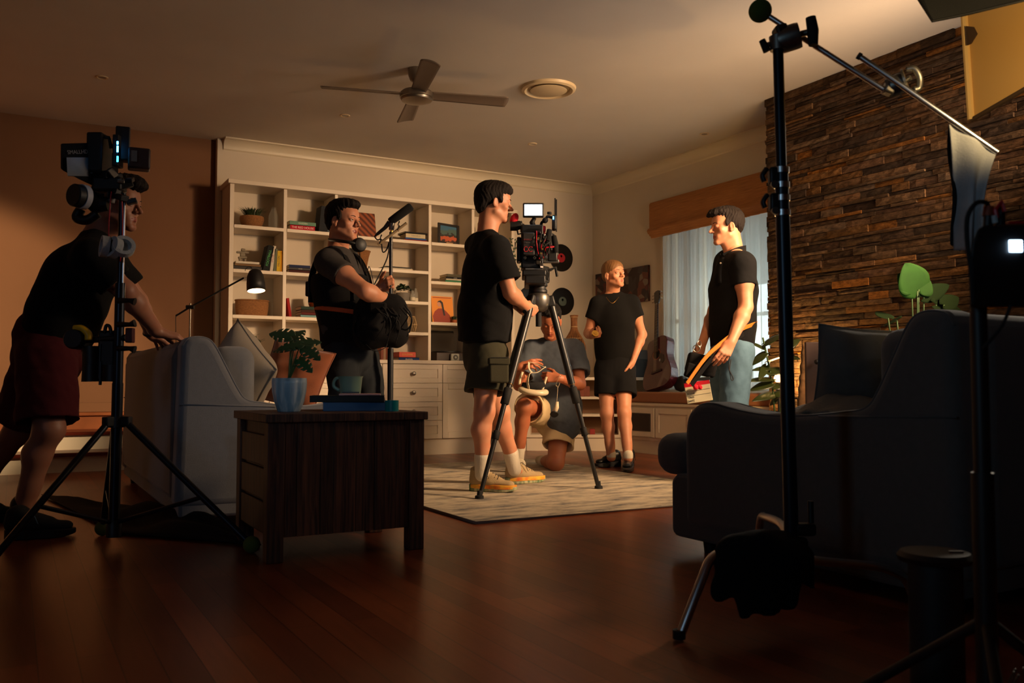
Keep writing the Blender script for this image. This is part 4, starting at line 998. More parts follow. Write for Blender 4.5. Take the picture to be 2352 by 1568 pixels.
# ================================================================ PEOPLE
def tee(parent, name, mat, pel, chest, shL, shR, front, hemz, r=(.19, .185, .19), q=.8, sleeves=(), amp=.006, seed=1, neck=None, neck_r=.062, h=.006, shr=.066, upv=None, extra=None, fr=16, hem_pt=None, hem_n=(0, 0, -1)):
    S = Sculpt(h); pel, chest, shL, shR = map(Vector, (pel, chest, shL, shR)); m = (shL + shR) / 2
    low = hem_pt if hem_pt is not None else Vector((pel.x, pel.y, hemz)); lowc = low + (low - chest).normalized() * .12
    cut = ((low, hem_n),)
    S.cone(lowc, low.lerp(chest, .5), r[0], r[1], .05, front=front, q=q, cuts=cut); S.cone(low.lerp(chest, .4), chest, r[1], r[2], .06, front=front, q=q, cuts=cut)
    S.cone(chest, m.lerp(chest, .35), r[2], r[2] * .8, .05, front=front, q=q * .93, cuts=cut)
    nb = Vector(neck) if neck is not None else m + Vector((0, 0, .05))
    S.cone(shL, shR, shr, shr, .06); S.cone(shL.lerp(nb, .25), nb + Vector((0, 0, -.02)), shr * .8, .055, .05); S.cone(shR.lerp(nb, .25), nb + Vector((0, 0, -.02)), shr * .8, .055, .05)
    for (a, b_, t, r0, r1) in sleeves:
        a, b_ = Vector(a), Vector(b_); e_ = a.lerp(b_, t); d = (b_ - a).normalized()
        S.cone(a, a.lerp(b_, t + .15), r0, r1 + .004, .045, cuts=((e_, d),))
    if extra: extra(S)
    if neck is not None:
        up = (Vector(neck) - m).normalized() if upv is None else Vector(upv)
        S.cone(Vector(neck) + up * .028, Vector(neck) + up * .2, neck_r, neck_r + .03, .008, 's')
    for (a, b_, t, r0, r1) in sleeves:
        a, b_ = Vector(a), Vector(b_); d = (b_ - a).normalized()
        S.cone(a.lerp(b_, t - .12), a.lerp(b_, t + .3), r1 - .020, r1 - .016, .006, 's', cuts=((a.lerp(b_, t - .10), -d),))
    return mesh_obj(name, S.mesh(lambda P: amp * fbm(P, fr, seed), smooth=2), [mat], parent)
def ribbon(pts, wdir, w, t):
    "flat strap along pts, its width kept as close to wdir as the path allows"
    pts = [Vector(p) for p in pts]; wd_ = Vector(wdir).normalized(); vs = []; n = len(pts)
    for i, p in enumerate(pts):
        tg = (pts[min(i + 1, n - 1)] - pts[max(i - 1, 0)]).normalized(); a = (wd_ - tg * wd_.dot(tg)).normalized(); b_ = tg.cross(a)
        for sa, sb in ((-1, -1), (1, -1), (1, 1), (-1, 1)): vs.append(p + a * (sa * w / 2) + b_ * (sb * t / 2))
    fs = [(i * 4 + j, i * 4 + (j + 1) % 4, i * 4 + 4 + (j + 1) % 4, i * 4 + 4 + j) for i in range(n - 1) for j in range(4)] + [(0, 1, 2, 3), (n * 4 - 4, n * 4 - 1, n * 4 - 2, n * 4 - 3)]
    return MB().add(vs, fs)
def shorts(parent, name, mat, pel, legs, front, r=(.155, .105, .118), q=.78, amp=.006, seed=1, top=.07, h=.006, fr=16, jeans=False):
    S = Sculpt(h); pel = Vector(pel)
    S.cone(pel + Vector((0, 0, top)), pel - Vector((0, 0, .04)), r[0] * .95, r[0], .04, front=front, q=q)
    for (hp, kn, t) in legs:
        hp, kn = Vector(hp), Vector(kn); d = (kn - hp).normalized()
        S.cone(hp, hp.lerp(kn, t + .1), r[1], r[2] + .003, .03, cuts=((hp.lerp(kn, t), d),))
    for (hp, kn, t) in legs:
        hp, kn = Vector(hp), Vector(kn); d = (kn - hp).normalized()
        S.cone(hp.lerp(kn, t - .2), hp.lerp(kn, t + .3), r[2] - .024, r[2] - .018, .006, 's', cuts=((hp.lerp(kn, t - .16), -d),))
    return mesh_obj(name, S.mesh(lambda P: amp * fbm(P, fr, seed), smooth=2), [mat], parent)
def trousers(parent, name, mat, pel, legs, front, r=(.15, .095, .07, .06), q=.75, amp=.005, seed=1, top=.08, h=.007):
    S = Sculpt(h); pel = Vector(pel)
    S.cone(pel + Vector((0, 0, top)), pel - Vector((0, 0, .04)), r[0] * .92, r[0], .04, front=front, q=q)
    for (hp, kn, an) in legs:
        S.cone(hp, kn, r[1], r[2], .03); S.cone(kn, Vector(an) + Vector((0, 0, -.02)), r[2], r[3], .03)
    return mesh_obj(name, S.mesh(lambda P: amp * fbm(P, 20, seed), smooth=2), [mat], parent)
def sock(parent, a, b_, mat, r=(.050, .047), name='sock', extra=None):
    S = Sculpt(.004); S.cone(a, b_, r[0], r[1], .01); 
    if extra: S.cone(b_, extra, r[1], .036, .02)
    return mesh_obj(name, S.mesh(lambda P: .0008 * np.sin(np.arctan2(P[:, 0] - a[0], P[:, 1] - a[1]) * 30)), [mat], parent)
def hair(parent, Hf, mat, shape, name='hair', amp=.003, seed=0, h=.004, cutlist=None, f=260):
    S = Sculpt(h)
    for (c, r, kk, mode) in shape:
        S.ell(Hf.p(*c), [v * Hf.k for v in r], Hf.M, kk, mode)
    return mesh_obj(name, S.mesh(hair_disp(Hf, amp, f, seed), smooth=1), [mat], parent)
m_skin1 = skin_mat('fair_skin', (206, 144, 110)); m_skin2 = skin_mat('tan_skin', (172, 104, 70)); m_skin3 = skin_mat('shade_side_skin', (160, 112, 90))  # leaning man's skin tone is darkened to carry the shade on him
m_hdark = M('dark_brown_hair', (24, 16, 12), rough=.75, spec=.25, bump=1.0, bscale=260, stretch=(1, 1, .25)); m_hblack = M('black_hair', (16, 13, 12), rough=.7, spec=.25, bump=1, bscale=260, stretch=(1, 1, .25)); m_hblond = M('blond_hair', (128, 90, 54), rough=.6, bump=.15, bscale=260, stretch=(1, .25, 1))
def cloth(name, rgb, **k): return M(name, rgb, rough=.95, bump=.3, bscale=420, spec=.2, **k)
m_bt = cloth('black_cotton', (17, 17, 18)); m_bt2 = cloth('black_pique', (20, 20, 22)); m_gt = cloth('slate_grey_cotton', (84, 90, 98), var=.12, vscale=30); m_ct = cloth('charcoal_cotton', (66, 62, 60), var=.15, vscale=20)
m_olive = cloth('olive_ripstop', (62, 60, 46)); m_cream = cloth('cream_fleece', (216, 190, 146)); m_maroon = cloth('maroon_cotton', (74, 25, 30)); m_dn = cloth('faded_blue_denim', (96, 128, 150), var=.25, vscale=14); m_dkd = cloth('dark_denim', (38, 42, 46), var=.2, vscale=12)
m_wsock = cloth('white_ribbed_sock', (222, 212, 192)); m_vest = cloth('black_harness_nylon', (20, 19, 20))
m_bsole = M('black_rubber', (14, 14, 15), rough=.6)
# ---------------------------------------------------------------- camera operator (standing, back three-quarter)
def camera_operator():
    F = (RGT * .95 + FWD * .25).normalized(); d = 5.4
    p = thing('person', 'person in a black t-shirt and olive cargo shorts standing behind the film camera', 'person', tuple(WZ(1140, 1128, 0))); p['skin'] = 'fair_skin'
    Hf = HeadFrame(W(1136, 464, 5.42), RGT * .96 + FWD * .22 - UP * .10, UP + RGT * .10, 1.0)
    nb = W(1118, 540, 5.43); shR, shL = W(1141, 572, 5.25), W(1096, 566, 5.60); ch = W(1118, 635, 5.43); pel = W(1112, 785, 5.45)
    elR, wrR = W(1172, 672, 5.24), W(1207, 702, 5.36); elL, wrL = W(1150, 670, 5.68), W(1193, 705, 5.56)
    S = Sculpt(.0042); sculpt_head(S, Hf, nb, brow=1.0); sculpt_torso(S, pel, ch, shL, shR, F, .95)
    sculpt_arm(S, shR, elR, wrR, 1.06, 1.08); sculpt_arm(S, shL, elL, wrL)
    sculpt_hand(S, wrR, (W(1224, 712, 5.40) - wrR), FWD, 1, (185, 190, 195, 200), thumb=(55, 25), wr=.027, prox=(72, 74, 76, 78), tcurl=20)
    sculpt_hand(S, wrL, (W(1208, 712, 5.50) - wrL), -FWD, -1, (170, 175, 180, 185), thumb=(30, 30), prox=(60, 62, 65, 68))
    hR, kR, aR = W(1122, 815, 5.36), W(1112, 945, 5.30), W(1107, 1085, 5.33); hL, kL, aL = W(1108, 815, 5.56), W(1148, 945, 5.56), W(1182, 1074, 5.70)
    sculpt_leg(S, hR, kR, aR, -F, 1.06); sculpt_leg(S, hL, kL, aL, -F, 1.04)
    for a, t in ((aR, WZ(1140, 1133, 0)), (aL, WZ(1205, 1113, 0))): S.cone(a, a.lerp(Vector((t.x, t.y, .055)), .6), .030, .022, .01)
    finish_body(S, Hf, p, m_skin1); face_extras(Hf, p, brow_c=(40, 26, 18))
    hair(p, Hf, m_hdark, [((0, -.030, .040), (.088, .103, .092), .01, 'u'), ((0, .030, .085), (.074, .072, .045), .03, 'u'), ((0, -.075, -.02), (.062, .046, .065), .03, 'u'), ((0, .075, .072), (.056, .030, .028), .015, 'u'),
        ((-.076, .020, .008), (.012, .016, .038), .01, 'u'), ((.076, .020, .008), (.012, .016, .038), .01, 'u'), ((0, .115, -.03), (.10, .055, .095), .012, 's'), ((.088, .0, -.03), (.03, .034, .036), .008, 's'), ((-.088, .0, -.03), (.03, .034, .036), .008, 's')], amp=.0022, seed=2)
    hem = .66 + 98 / 377
    def ex(S): S.cone(W(1118, 770, 5.38), W(1145, 600, 5.30), .15, .08, .06, front=F, q=.75, cuts=((Vector((0, 0, hem)), (0, 0, -1)),))
    tee(p, 't_shirt', m_bt, pel, ch, shL, shR, F, hem, (.198, .185, .185), .83, [(shR, elR, .74, .080, .092), (shL, elL, .72, .075, .085)], .006, 3, nb, .060, extra=ex)
    so = shorts(p, 'cargo_shorts', m_olive, pel + Vector((0, 0, -.03)), [(hR, kR, .66), (hL, kL, .66)], F, (.165, .118, .122), .82, .006, 5)
    # cargo pocket with flap on the near leg
    c = W(1146, 846, 5.17); rt = frame_rot(F); m = MB(); m.box((-.062, -.018, -.085), (.058, .022, .05), rt, c)
    po = obj('pocket', m, m_olive, so, bevel=.014, segs=3); m = MB(); m.box((-.066, -.026, .022), (.062, .016, .062), rt, c); obj('pocket_flap', m, m_olive, so, bevel=.008)
    obj('zip', MB().box((-.055, -.029, .062), (.052, -.020, .066), rt, c), M('black_zip', (22, 22, 20), rough=.5), so)
    for kn, an in ((kR, aR), (kL, aL)): sock(p, kn.lerp(an, .74), an - Vector((0, 0, .012)), m_wsock, (.050, .043))
    m_up = M('beige_knit_upper', (176, 152, 112), rough=.9, bump=.5, bscale=200); m_sl = M('white_green_sole', (196, 190, 150), rough=.6, rgb2=(70, 110, 70), vscale=38, stretch=(1, 1, .3)); m_ac = M('orange_midsole', (230, 110, 30), rough=.5, rgb2=(240, 190, 60), vscale=18)
    m_lc = M('thin_beige_lace', (90, 78, 60), rough=.8)
    shoe('running_shoe', '', WZ(1080, 1132, 0), WZ(1190, 1136, 0), p, m_up, m_sl, 1.02, rise=.11, laces=m_lc, accent=m_ac, ankle=aR, lift=.0145)
    shoe('running_shoe', '', WZ(1163, 1117, 0), WZ(1252, 1110, 0), p, m_up, m_sl, 1.02, rise=.11, laces=m_lc, accent=m_ac, ankle=aL, lift=.0145)
    return p
# ---------------------------------------------------------------- boom operator
def boom_operator():
    F = (RGT * .94 - FWD * .34).normalized()
    p = thing('person', 'person in a charcoal t-shirt and black sound harness with headphones round the neck', 'person', tuple(WZ(800, 1134, 0))); p['skin'] = 'fair_skin'
    Hf = HeadFrame(W(790, 507, 5.28), RGT * .88 - FWD * .46 - UP * .04, UP, 1.0)
    nb = W(775, 578, 5.32); shR, shL = W(752, 602, 5.12), W(800, 598, 5.48); ch = W(782, 665, 5.32); pel = W(800, 800, 5.32)
    elR, wrR = W(838, 668, 4.98), W(884, 688, 5.10); elL, wrL = W(836, 708, 5.46), W(871, 662, 5.36)
    S = Sculpt(.0042); sculpt_head(S, Hf, nb, jaw=1.0, nose=1.1); sculpt_torso(S, pel, ch, shL, shR, F, .95)
    sculpt_arm(S, shR, elR, wrR, 1.12, 1.12); sculpt_arm(S, shL, elL, wrL, 1.0)
    sculpt_hand(S, wrR, (RGT * .35 - UP * 1 + FWD * .1), FWD, 1, (50, 50, 55, 60))
    sculpt_hand(S, wrL, (W(899, 650, 5.36) - wrL), -FWD, -1, (215, 220, 225, 230), thumb=(50, 40), prox=(80, 82, 84, 86), tcurl=20, sc_=1.0)
    hR, kR, aR = W(785, 820, 5.22), W(792, 965, 5.20), W(790, 1115, 5.26); hL, kL, aL = W(832, 820, 5.42), W(858, 965, 5.42), W(862, 1105, 5.45)
    sculpt_leg(S, hR, kR, aR, -F); sculpt_leg(S, hL, kL, aL, -F)
    finish_body(S, Hf, p, m_skin1); face_extras(Hf, p, brow_c=(34, 22, 16), iris=(86, 92, 90))
    hair(p, Hf, m_hdark, [((0, -.028, .045), (.086, .100, .092), .01, 'u'), ((0, .036, .098), (.066, .064, .032), .03, 'u'), ((.01, .072, .092), (.038, .030, .020), .015, 'u'), ((0, -.070, -.015), (.064, .044, .055), .03, 'u'), ((-.075, .022, .01), (.010, .014, .032), .01, 'u'), ((.075, .022, .01), (.010, .014, .032), .01, 'u'),
        ((0, .118, -.035), (.10, .062, .10), .012, 's'), ((.088, .004, -.034), (.03, .036, .036), .008, 's'), ((-.088, .004, -.034), (.03, .036, .036), .008, 's'), ((0, -.03, -.12), (.12, .12, .055), .01, 's')], amp=.003, seed=7, f=240)
    hem = .66 + 60 / 384
    tee(p, 't_shirt', m_ct, pel, ch, shL, shR, F, hem, (.150, .150, .165), .84, [(shR, elR, .46, .072, .075), (shL, elL, .46, .066, .070)], .0025, 8, nb, .060, shr=.060)
    S = Sculpt(.006); cut = ((W(780, 620, 5.3), UP),); c2 = ((W(800, 745, 5.3), -UP),)
    S.cone(W(800, 780, 5.32), W(790, 700, 5.32), .176, .176, .04, front=F, q=.9, cuts=((W(800, 800, 5.3), -UP),)); S.cone(W(790, 705, 5.32), W(782, 655, 5.32), .176, .188, .04, front=F, q=.92, cuts=((W(780, 633, 5.3), UP),))
    ve = mesh_obj('harness_vest', S.mesh(lambda P: .003 * fbm(P, 22, 4)), [m_vest], p)
    rgt = F.cross(UP)
    for sg in (1, -1):
        o_ = rgt * (.105 * sg); c = ch
        pts = [c + o_ * .8 - F * .150 + UP * -.08, c + o_ * .85 - F * .146 + UP * .06, c + o_ * .9 - F * .095 + UP * .185, c + o_ * .9 + UP * .238 - F * .02, c + o_ * .9 + F * .07 + UP * .20, c + o_ * .9 + F * .142 + UP * .06, c + o_ * .9 + F * .155 - UP * .08]
        obj('shoulder_strap', ribbon(catmull(pts, 6), rgt, .048, .012), m_vest, ve, smooth='auto')
    obj('back_buckle', MB().cbox(ch - F * .160 + UP * .0 + rgt * .09, (.03, .05, .09), frame_rot(F)), m_blk, ve, bevel=.008)
    S = Sculpt(.005); S.cone(W(792, 712, 5.32), W(792, 722, 5.32), .190, .190, .0, front=F, q=.94, cuts=((W(792, 712, 5.32), UP + RGT * .12), (W(792, 722, 5.32), -UP - RGT * .12)))
    mesh_obj('waist_belt', S.mesh(), [M('orange_webbing', (196, 84, 34), rough=.7)], p)
    trousers(p, 'jeans', m_dkd, pel, [(hR, kR, aR), (hL, kL, aL)], F, (.165, .108, .082, .07), .85, .006, 4, top=.06)
    for an, t, hh in ((aR, WZ(835, 1140, 0), WZ(775, 1138, 0)), (aL, WZ(905, 1120, 0), WZ(848, 1122, 0))): shoe('boot', '', hh, t, p, m_bsole, m_bsole, 1.0, laces=m_bsole)
    # headphones
    hp = thing('headphones', 'black closed headphones hanging round the boom operator\'s neck', 'headphones', tuple(W(815, 565, 5.1)))
    cR, cL = W(826, 562, 5.12), W(812, 548, 5.36); ax = (F * .75 - FWD * .66).normalized()
    for c, a in ((cR, ax), (cL, (F * .8 + FWD * .6).normalized())):
        o = obj('ear_cup', MB().lathe([(0, -.022), (.034, -.022), (.042, -.012), (.042, .004), (.036, .018), (.02, .024), (0, .025)], c, 28, axis=a), m_blk, hp, smooth='auto')
        obj('ear_pad', MB().tube([c - a * .026 + (Quaternion(a, t_) @ a.orthogonal().normalized()) * .031 for t_ in [i * math.pi / 10 for i in range(20)]], .010, 8, closed=True), M('black_leatherette', (20, 18, 18), rough=.5), o, smooth=True)
    bandp = catmull([cR, W(800, 556, 5.08), W(772, 552, 5.14), W(758, 550, 5.28), W(770, 545, 5.42), W(795, 545, 5.44), cL], 6)
    obj('headband', MB().tube(bandp, .013, 10, sq=.7), m_blk, hp, smooth=True)
    obj('cable', MB().tube(catmull([cR - UP * .04, W(830, 610, 5.05), W(842, 625, 5.03), W(848, 612, 5.0), W(856, 640, 5.0), W(862, 690, 5.03)], 6), .0025, 6), m_blk, hp, smooth=True)
    return p
# ---------------------------------------------------------------- man in polo shirt (right, facing left)
def slate_assistant():
    F = (RGT * -.93 - FWD * .32).normalized()
    p = thing('person', 'person in a black polo shirt and faded blue jeans facing left by the curtains', 'person', tuple(WZ(1690, 1110, 0))); p['skin'] = 'fair_skin'
    Hf = HeadFrame(W(1668, 520, 5.8), RGT * -.97 - FWD * .16 - UP * .06, UP, 1.0)
    nb = W(1688, 588, 5.82); shL, shR = W(1706, 606, 5.63), W(1668, 602, 5.97); ch = W(1684, 665, 5.8); pel = W(1682, 790, 5.8)
    elL, wrL = W(1713, 705, 5.60), W(1679, 786, 5.50); elR, wrR = W(1640, 715, 6.02), W(1612, 790, 5.86)
    S = Sculpt(.0042); sculpt_head(S, Hf, nb, jaw=1.0, nose=1.2); sculpt_torso(S, pel, ch, shL, shR, F, .95)
    sculpt_arm(S, shL, elL, wrL, 1.08, 1.14); sculpt_arm(S, shR, elR, wrR)
    sculpt_hand(S, wrL, (W(1660, 820, 5.47) - wrL), (FWD * .75 - RGT * .2 - UP * .3), -1, (48, 60, 70, 80), thumb=(25, 25), sc_=1.0, wr=.026)
    sculpt_hand(S, wrR, (W(1600, 820, 5.82) - wrR), (RGT * .3 - FWD * .8), 1, (70, 75, 80, 85), thumb=(25, 30))
    hL, kL, aL = W(1692, 810, 5.72), W(1684, 955, 5.66), W(1694, 1095, 5.72); hR, kR, aR = W(1668, 810, 5.92), W(1662, 955, 5.90), W(1660, 1085, 5.98)
    sculpt_leg(S, hL, kL, aL, -F); sculpt_leg(S, hR, kR, aR, -F)
    finish_body(S, Hf, p, m_skin1); face_extras(Hf, p, brow_c=(30, 20, 14), eyelid=.6)
    hair(p, Hf, m_hdark, [((0, -.028, .045), (.085, .099, .090), .01, 'u'), ((0, .032, .098), (.068, .074, .032), .03, 'u'), ((0, .088, .088), (.044, .032, .020), .015, 'u'), ((.015, .110, .078), (.02, .016, .012), .01, 'u'), ((0, -.068, -.01), (.060, .040, .045), .03, 'u'), ((-.074, .022, .015), (.009, .012, .024), .01, 'u'), ((.074, .022, .015), (.009, .012, .024), .01, 'u'),
        ((0, .122, -.030), (.10, .062, .095), .012, 's'), ((.088, .002, -.032), (.03, .034, .038), .008, 's'), ((-.088, .002, -.032), (.03, .034, .038), .008, 's'), ((0, -.03, -.12), (.12, .12, .062), .01, 's')], amp=.003, seed=4, f=240)
    hem = .66 + 84 / 351
    sh = tee(p, 'polo_shirt', m_bt2, pel, ch, shL, shR, F, hem, (.162, .158, .172), .84, [(shL, elL, .50, .078, .074), (shR, elR, .5, .074, .074)], .004, 12, nb, .056)
    # collar
    cc = nb + UP * .012
    for sg in (1, -1):
        lf = UP.cross(F) * sg
        pts = [cc - F * .070 + UP * .034, cc - F * .035 + lf * .070 + UP * .030, cc + F * .03 + lf * .074 + UP * .012, cc + F * .098 + lf * .022 - UP * .022]
        obj('collar', ribbon(catmull(pts, 6), UP, .042, .006), m_bt2, sh, smooth='auto')
    b0 = W(1654, 603, 5.7)
    for k, (px, py) in enumerate(((1655, 604), (1654, 636))):
        c = W(px, py, 5.66 + .015 * k); hit = None; obj('button', MB().lathe([(0, .004), (.0055, .003), (.006, 0), (0, -.02)], c, 14, axis=(F * .7 - FWD * .5).normalized()), M('pearl_button', (220, 205, 185), rough=.3), sh, smooth='auto')
    obj('placket', MB().tube(catmull([W(1662, 592, 5.70), W(1654, 615, 5.66), W(1653, 650, 5.66)], 5), .013, 8, sq=.35), m_bt2, sh, smooth=True)
    trousers(p, 'jeans', m_dn, pel, [(hL, kL, aL), (hR, kR, aR)], F, (.158, .108, .088, .078), .86, .006, 9, top=.10)
    for an, t, hh in ((aL, WZ(1650, 1118, 0), WZ(1712, 1116, 0)), (aR, WZ(1622, 1102, 0), WZ(1682, 1100, 0))): shoe('sneaker', '', hh, t, p, m_bsole, M('pale_rubber', (170, 165, 155)), 1.0, laces=m_wsock)
    # waist belt strap with a hanging end and black pouch
    mo = M('amber_webbing', (206, 126, 44), rough=.6)
    bt = thing('tool_pouch', 'black pouch on an amber webbing strap at the hip of the man in the polo', 'pouch', tuple(W(1610, 850, 5.4)))
    obj('strap', ribbon(catmull([W(1738, 742, 5.72), W(1716, 750, 5.58), W(1700, 757, 5.545), W(1660, 785, 5.50), W(1620, 822, 5.46), W(1578, 880, 5.43)], 8), (UP + RGT * .5), .028, .004), mo, bt, smooth='auto')
    obj('strap_edge', ribbon(catmull([W(1708, 766, 5.58), W(1668, 794, 5.53), W(1628, 832, 5.48), W(1588, 884, 5.45)], 8), (UP + RGT * .5), .034, .004), m_blk, bt, smooth='auto')
    rt = frame_rot(RGT * 1 + UP * -.25, z=UP)
    obj('pouch_body', MB().box((-.10, -.04, -.055), (.09, .04, .075), rt, W(1612, 842, 5.62)), m_vest, bt, bevel=.02, segs=3)
    obj('side_pocket', MB().box((-.05, -.02, -.04), (.03, .02, .05), frame_rot(RGT - UP * .35), W(1592, 855, 5.48)), m_vest, bt, bevel=.01)
    obj('metal_ring', MB().tube([W(1600, 800, 5.5) + (RGT * math.cos(a) + UP * math.sin(a)) * .022 for a in [i * math.pi / 10 for i in range(20)]], .003, 6, closed=True), m_knob, bt, smooth=True)
    obj('metal_ring', MB().tube([W(1606, 790, 5.5) + (RGT * .7 * math.cos(a) + UP * math.sin(a) + FWD * .5 * math.cos(a)) * .020 for a in [i * math.pi / 10 for i in range(20)]], .003, 6, closed=True), m_knob, bt, smooth=True)
    obj('cord', MB().tube(catmull([W(1676, 818, 5.45), W(1674, 845, 5.45), W(1684, 868, 5.45), W(1680, 872, 5.45), W(1676, 850, 5.46), W(1679, 825, 5.47)], 6), .003, 6), m_blk, bt, smooth=True)
    return p
# ---------------------------------------------------------------- woman standing
def standing_woman():
    F = (-FWD * .97 - RGT * .12).normalized()
    p = thing('person', 'person with blond hair pulled back, in a black t-shirt and black shorts', 'person', tuple(WZ(1415, 1070, 0))); p['skin'] = 'fair_skin'
    Hf = HeadFrame(W(1410, 630, 6.98), -FWD * .80 + RGT * .52 + UP * .10, UP - RGT * .08, .93)
    nb = W(1407, 672, 7.02); shR, shL = W(1371, 697, 7.0), W(1452, 695, 7.02); ch = W(1410, 735, 7.03); pel = W(1412, 832, 7.06)
    elR, wrR = W(1351, 765, 7.03), W(1357, 772, 6.82); elL, wrL = W(1475, 768, 7.06), W(1454, 829, 6.97)
    S = Sculpt(.0045); sculpt_head(S, Hf, nb, jaw=.84, chin=.8, nose=.6, neck_r=.048, brow=.8, mouth=.001); sculpt_torso(S, pel, ch, shL, shR, F, .84)
    sculpt_arm(S, shR, elR, wrR, .86, .95); sculpt_arm(S, shL, elL, wrL, .86, .95)
    sculpt_hand(S, wrR, RGT * .45 - FWD * .6 - UP * .05, UP * .8 - RGT * .1, 1, (110, 120, 125, 130), thumb=(35, 45), sc_=.9, wr=.022)
    sculpt_hand(S, wrL, -UP * .95 - RGT * .25 + FWD * .25, FWD * .4 - RGT * .8, -1, (20, 25, 30, 30), thumb=(45, 5), sc_=.9, wr=.022)
    hR, kR, aR = W(1392, 850, 7.05), W(1394, 950, 6.98), W(1404, 1050, 6.98); hL, kL, aL = W(1432, 850, 7.05), W(1434, 948, 6.92), W(1443, 1052, 6.80)
    sculpt_leg(S, hR, kR, aR, -F, .90); sculpt_leg(S, hL, kL, aL, -F, .90)
    finish_body(S, Hf, p, m_skin1, (196, 116, 98)); face_extras(Hf, p, brow_c=(96, 66, 42), iris=(90, 110, 120), gaze=(.25, .10), eyelid=.40)
    hair(p, Hf, m_hblond, [((0, -.024, .042), (.083, .099, .090), .01, 'u'), ((0, .024, .046), (.073, .070, .070), .01, 'u'), ((0, -.11, .0), (.035, .03, .04), .02, 'u'), ((0, .128, -.040), (.11, .070, .104), .010, 's'), ((.088, .006, -.034), (.03, .04, .040), .008, 's'), ((-.088, .006, -.034), (.03, .04, .040), .008, 's'), ((0, 0, -.12), (.12, .12, .07), .01, 's')], amp=.0010, seed=4)
    hem = .66 + 48 / 291
    tee(p, 't_shirt', m_bt, pel, ch, shL, shR, F, hem, (.150, .142, .158), .72, [(shR, elR, .52, .053, .060), (shL, elL, .45, .053, .060)], .003, 6, nb - UP * .022, .064, shr=.042)
    shorts(p, 'shorts', m_bt2, pel + Vector((0, 0, -.02)), [(hR, kR, .58), (hL, kL, .60)], F, (.155, .095, .100), .78, .004, 15, top=.08)
    obj('necklace', MB().tube(catmull([W(1392, 682, 6.92), W(1400, 692, 6.885), W(1407, 696, 6.88), W(1414, 691, 6.885), W(1422, 681, 6.92)], 5), .0012, 5), M('gold', (230, 180, 90), rough=.3, metal=1), p, smooth=True)
    for an, t, hh in ((aR, WZ(1366, 1074, 0), WZ(1424, 1070, 0)), (aL, WZ(1438, 1089, 0), WZ(1449, 1064, 0))):
        sock(p, an + Vector((0, 0, .03)), an + Vector((0, 0, .012)), m_wsock, (.037, .037), 'ankle_sock')
        shoe('shoe', '', hh, t, p, M('black_leather_shoe', (15, 15, 16), rough=.35), m_bsole, .92, laces=m_bsole, rise=.09)
    g = W(1367, 766, 6.66)
    t = thing('tape_measure', 'small round gold tin held up in the blond woman\'s hand', 'tin', tuple(g))
    ax = (-FWD * .8 + UP * .5 + RGT * .2).normalized()
    obj('rim', MB().lathe([(.024, -.006), (.027, -.006), (.027, .006), (.024, .006)], g, 28, axis=ax), M('gold', (230, 180, 90), rough=.3, metal=1), t, smooth='auto'); t.name = 'gold_tin'
    obj('lid', MB().lathe([(0, -.005), (.024, -.005), (.024, .004), (.012, .005), (.011, .009), (0, .010)], g, 28, axis=ax), M('gold', (230, 180, 90)), t, smooth='auto')
    return p
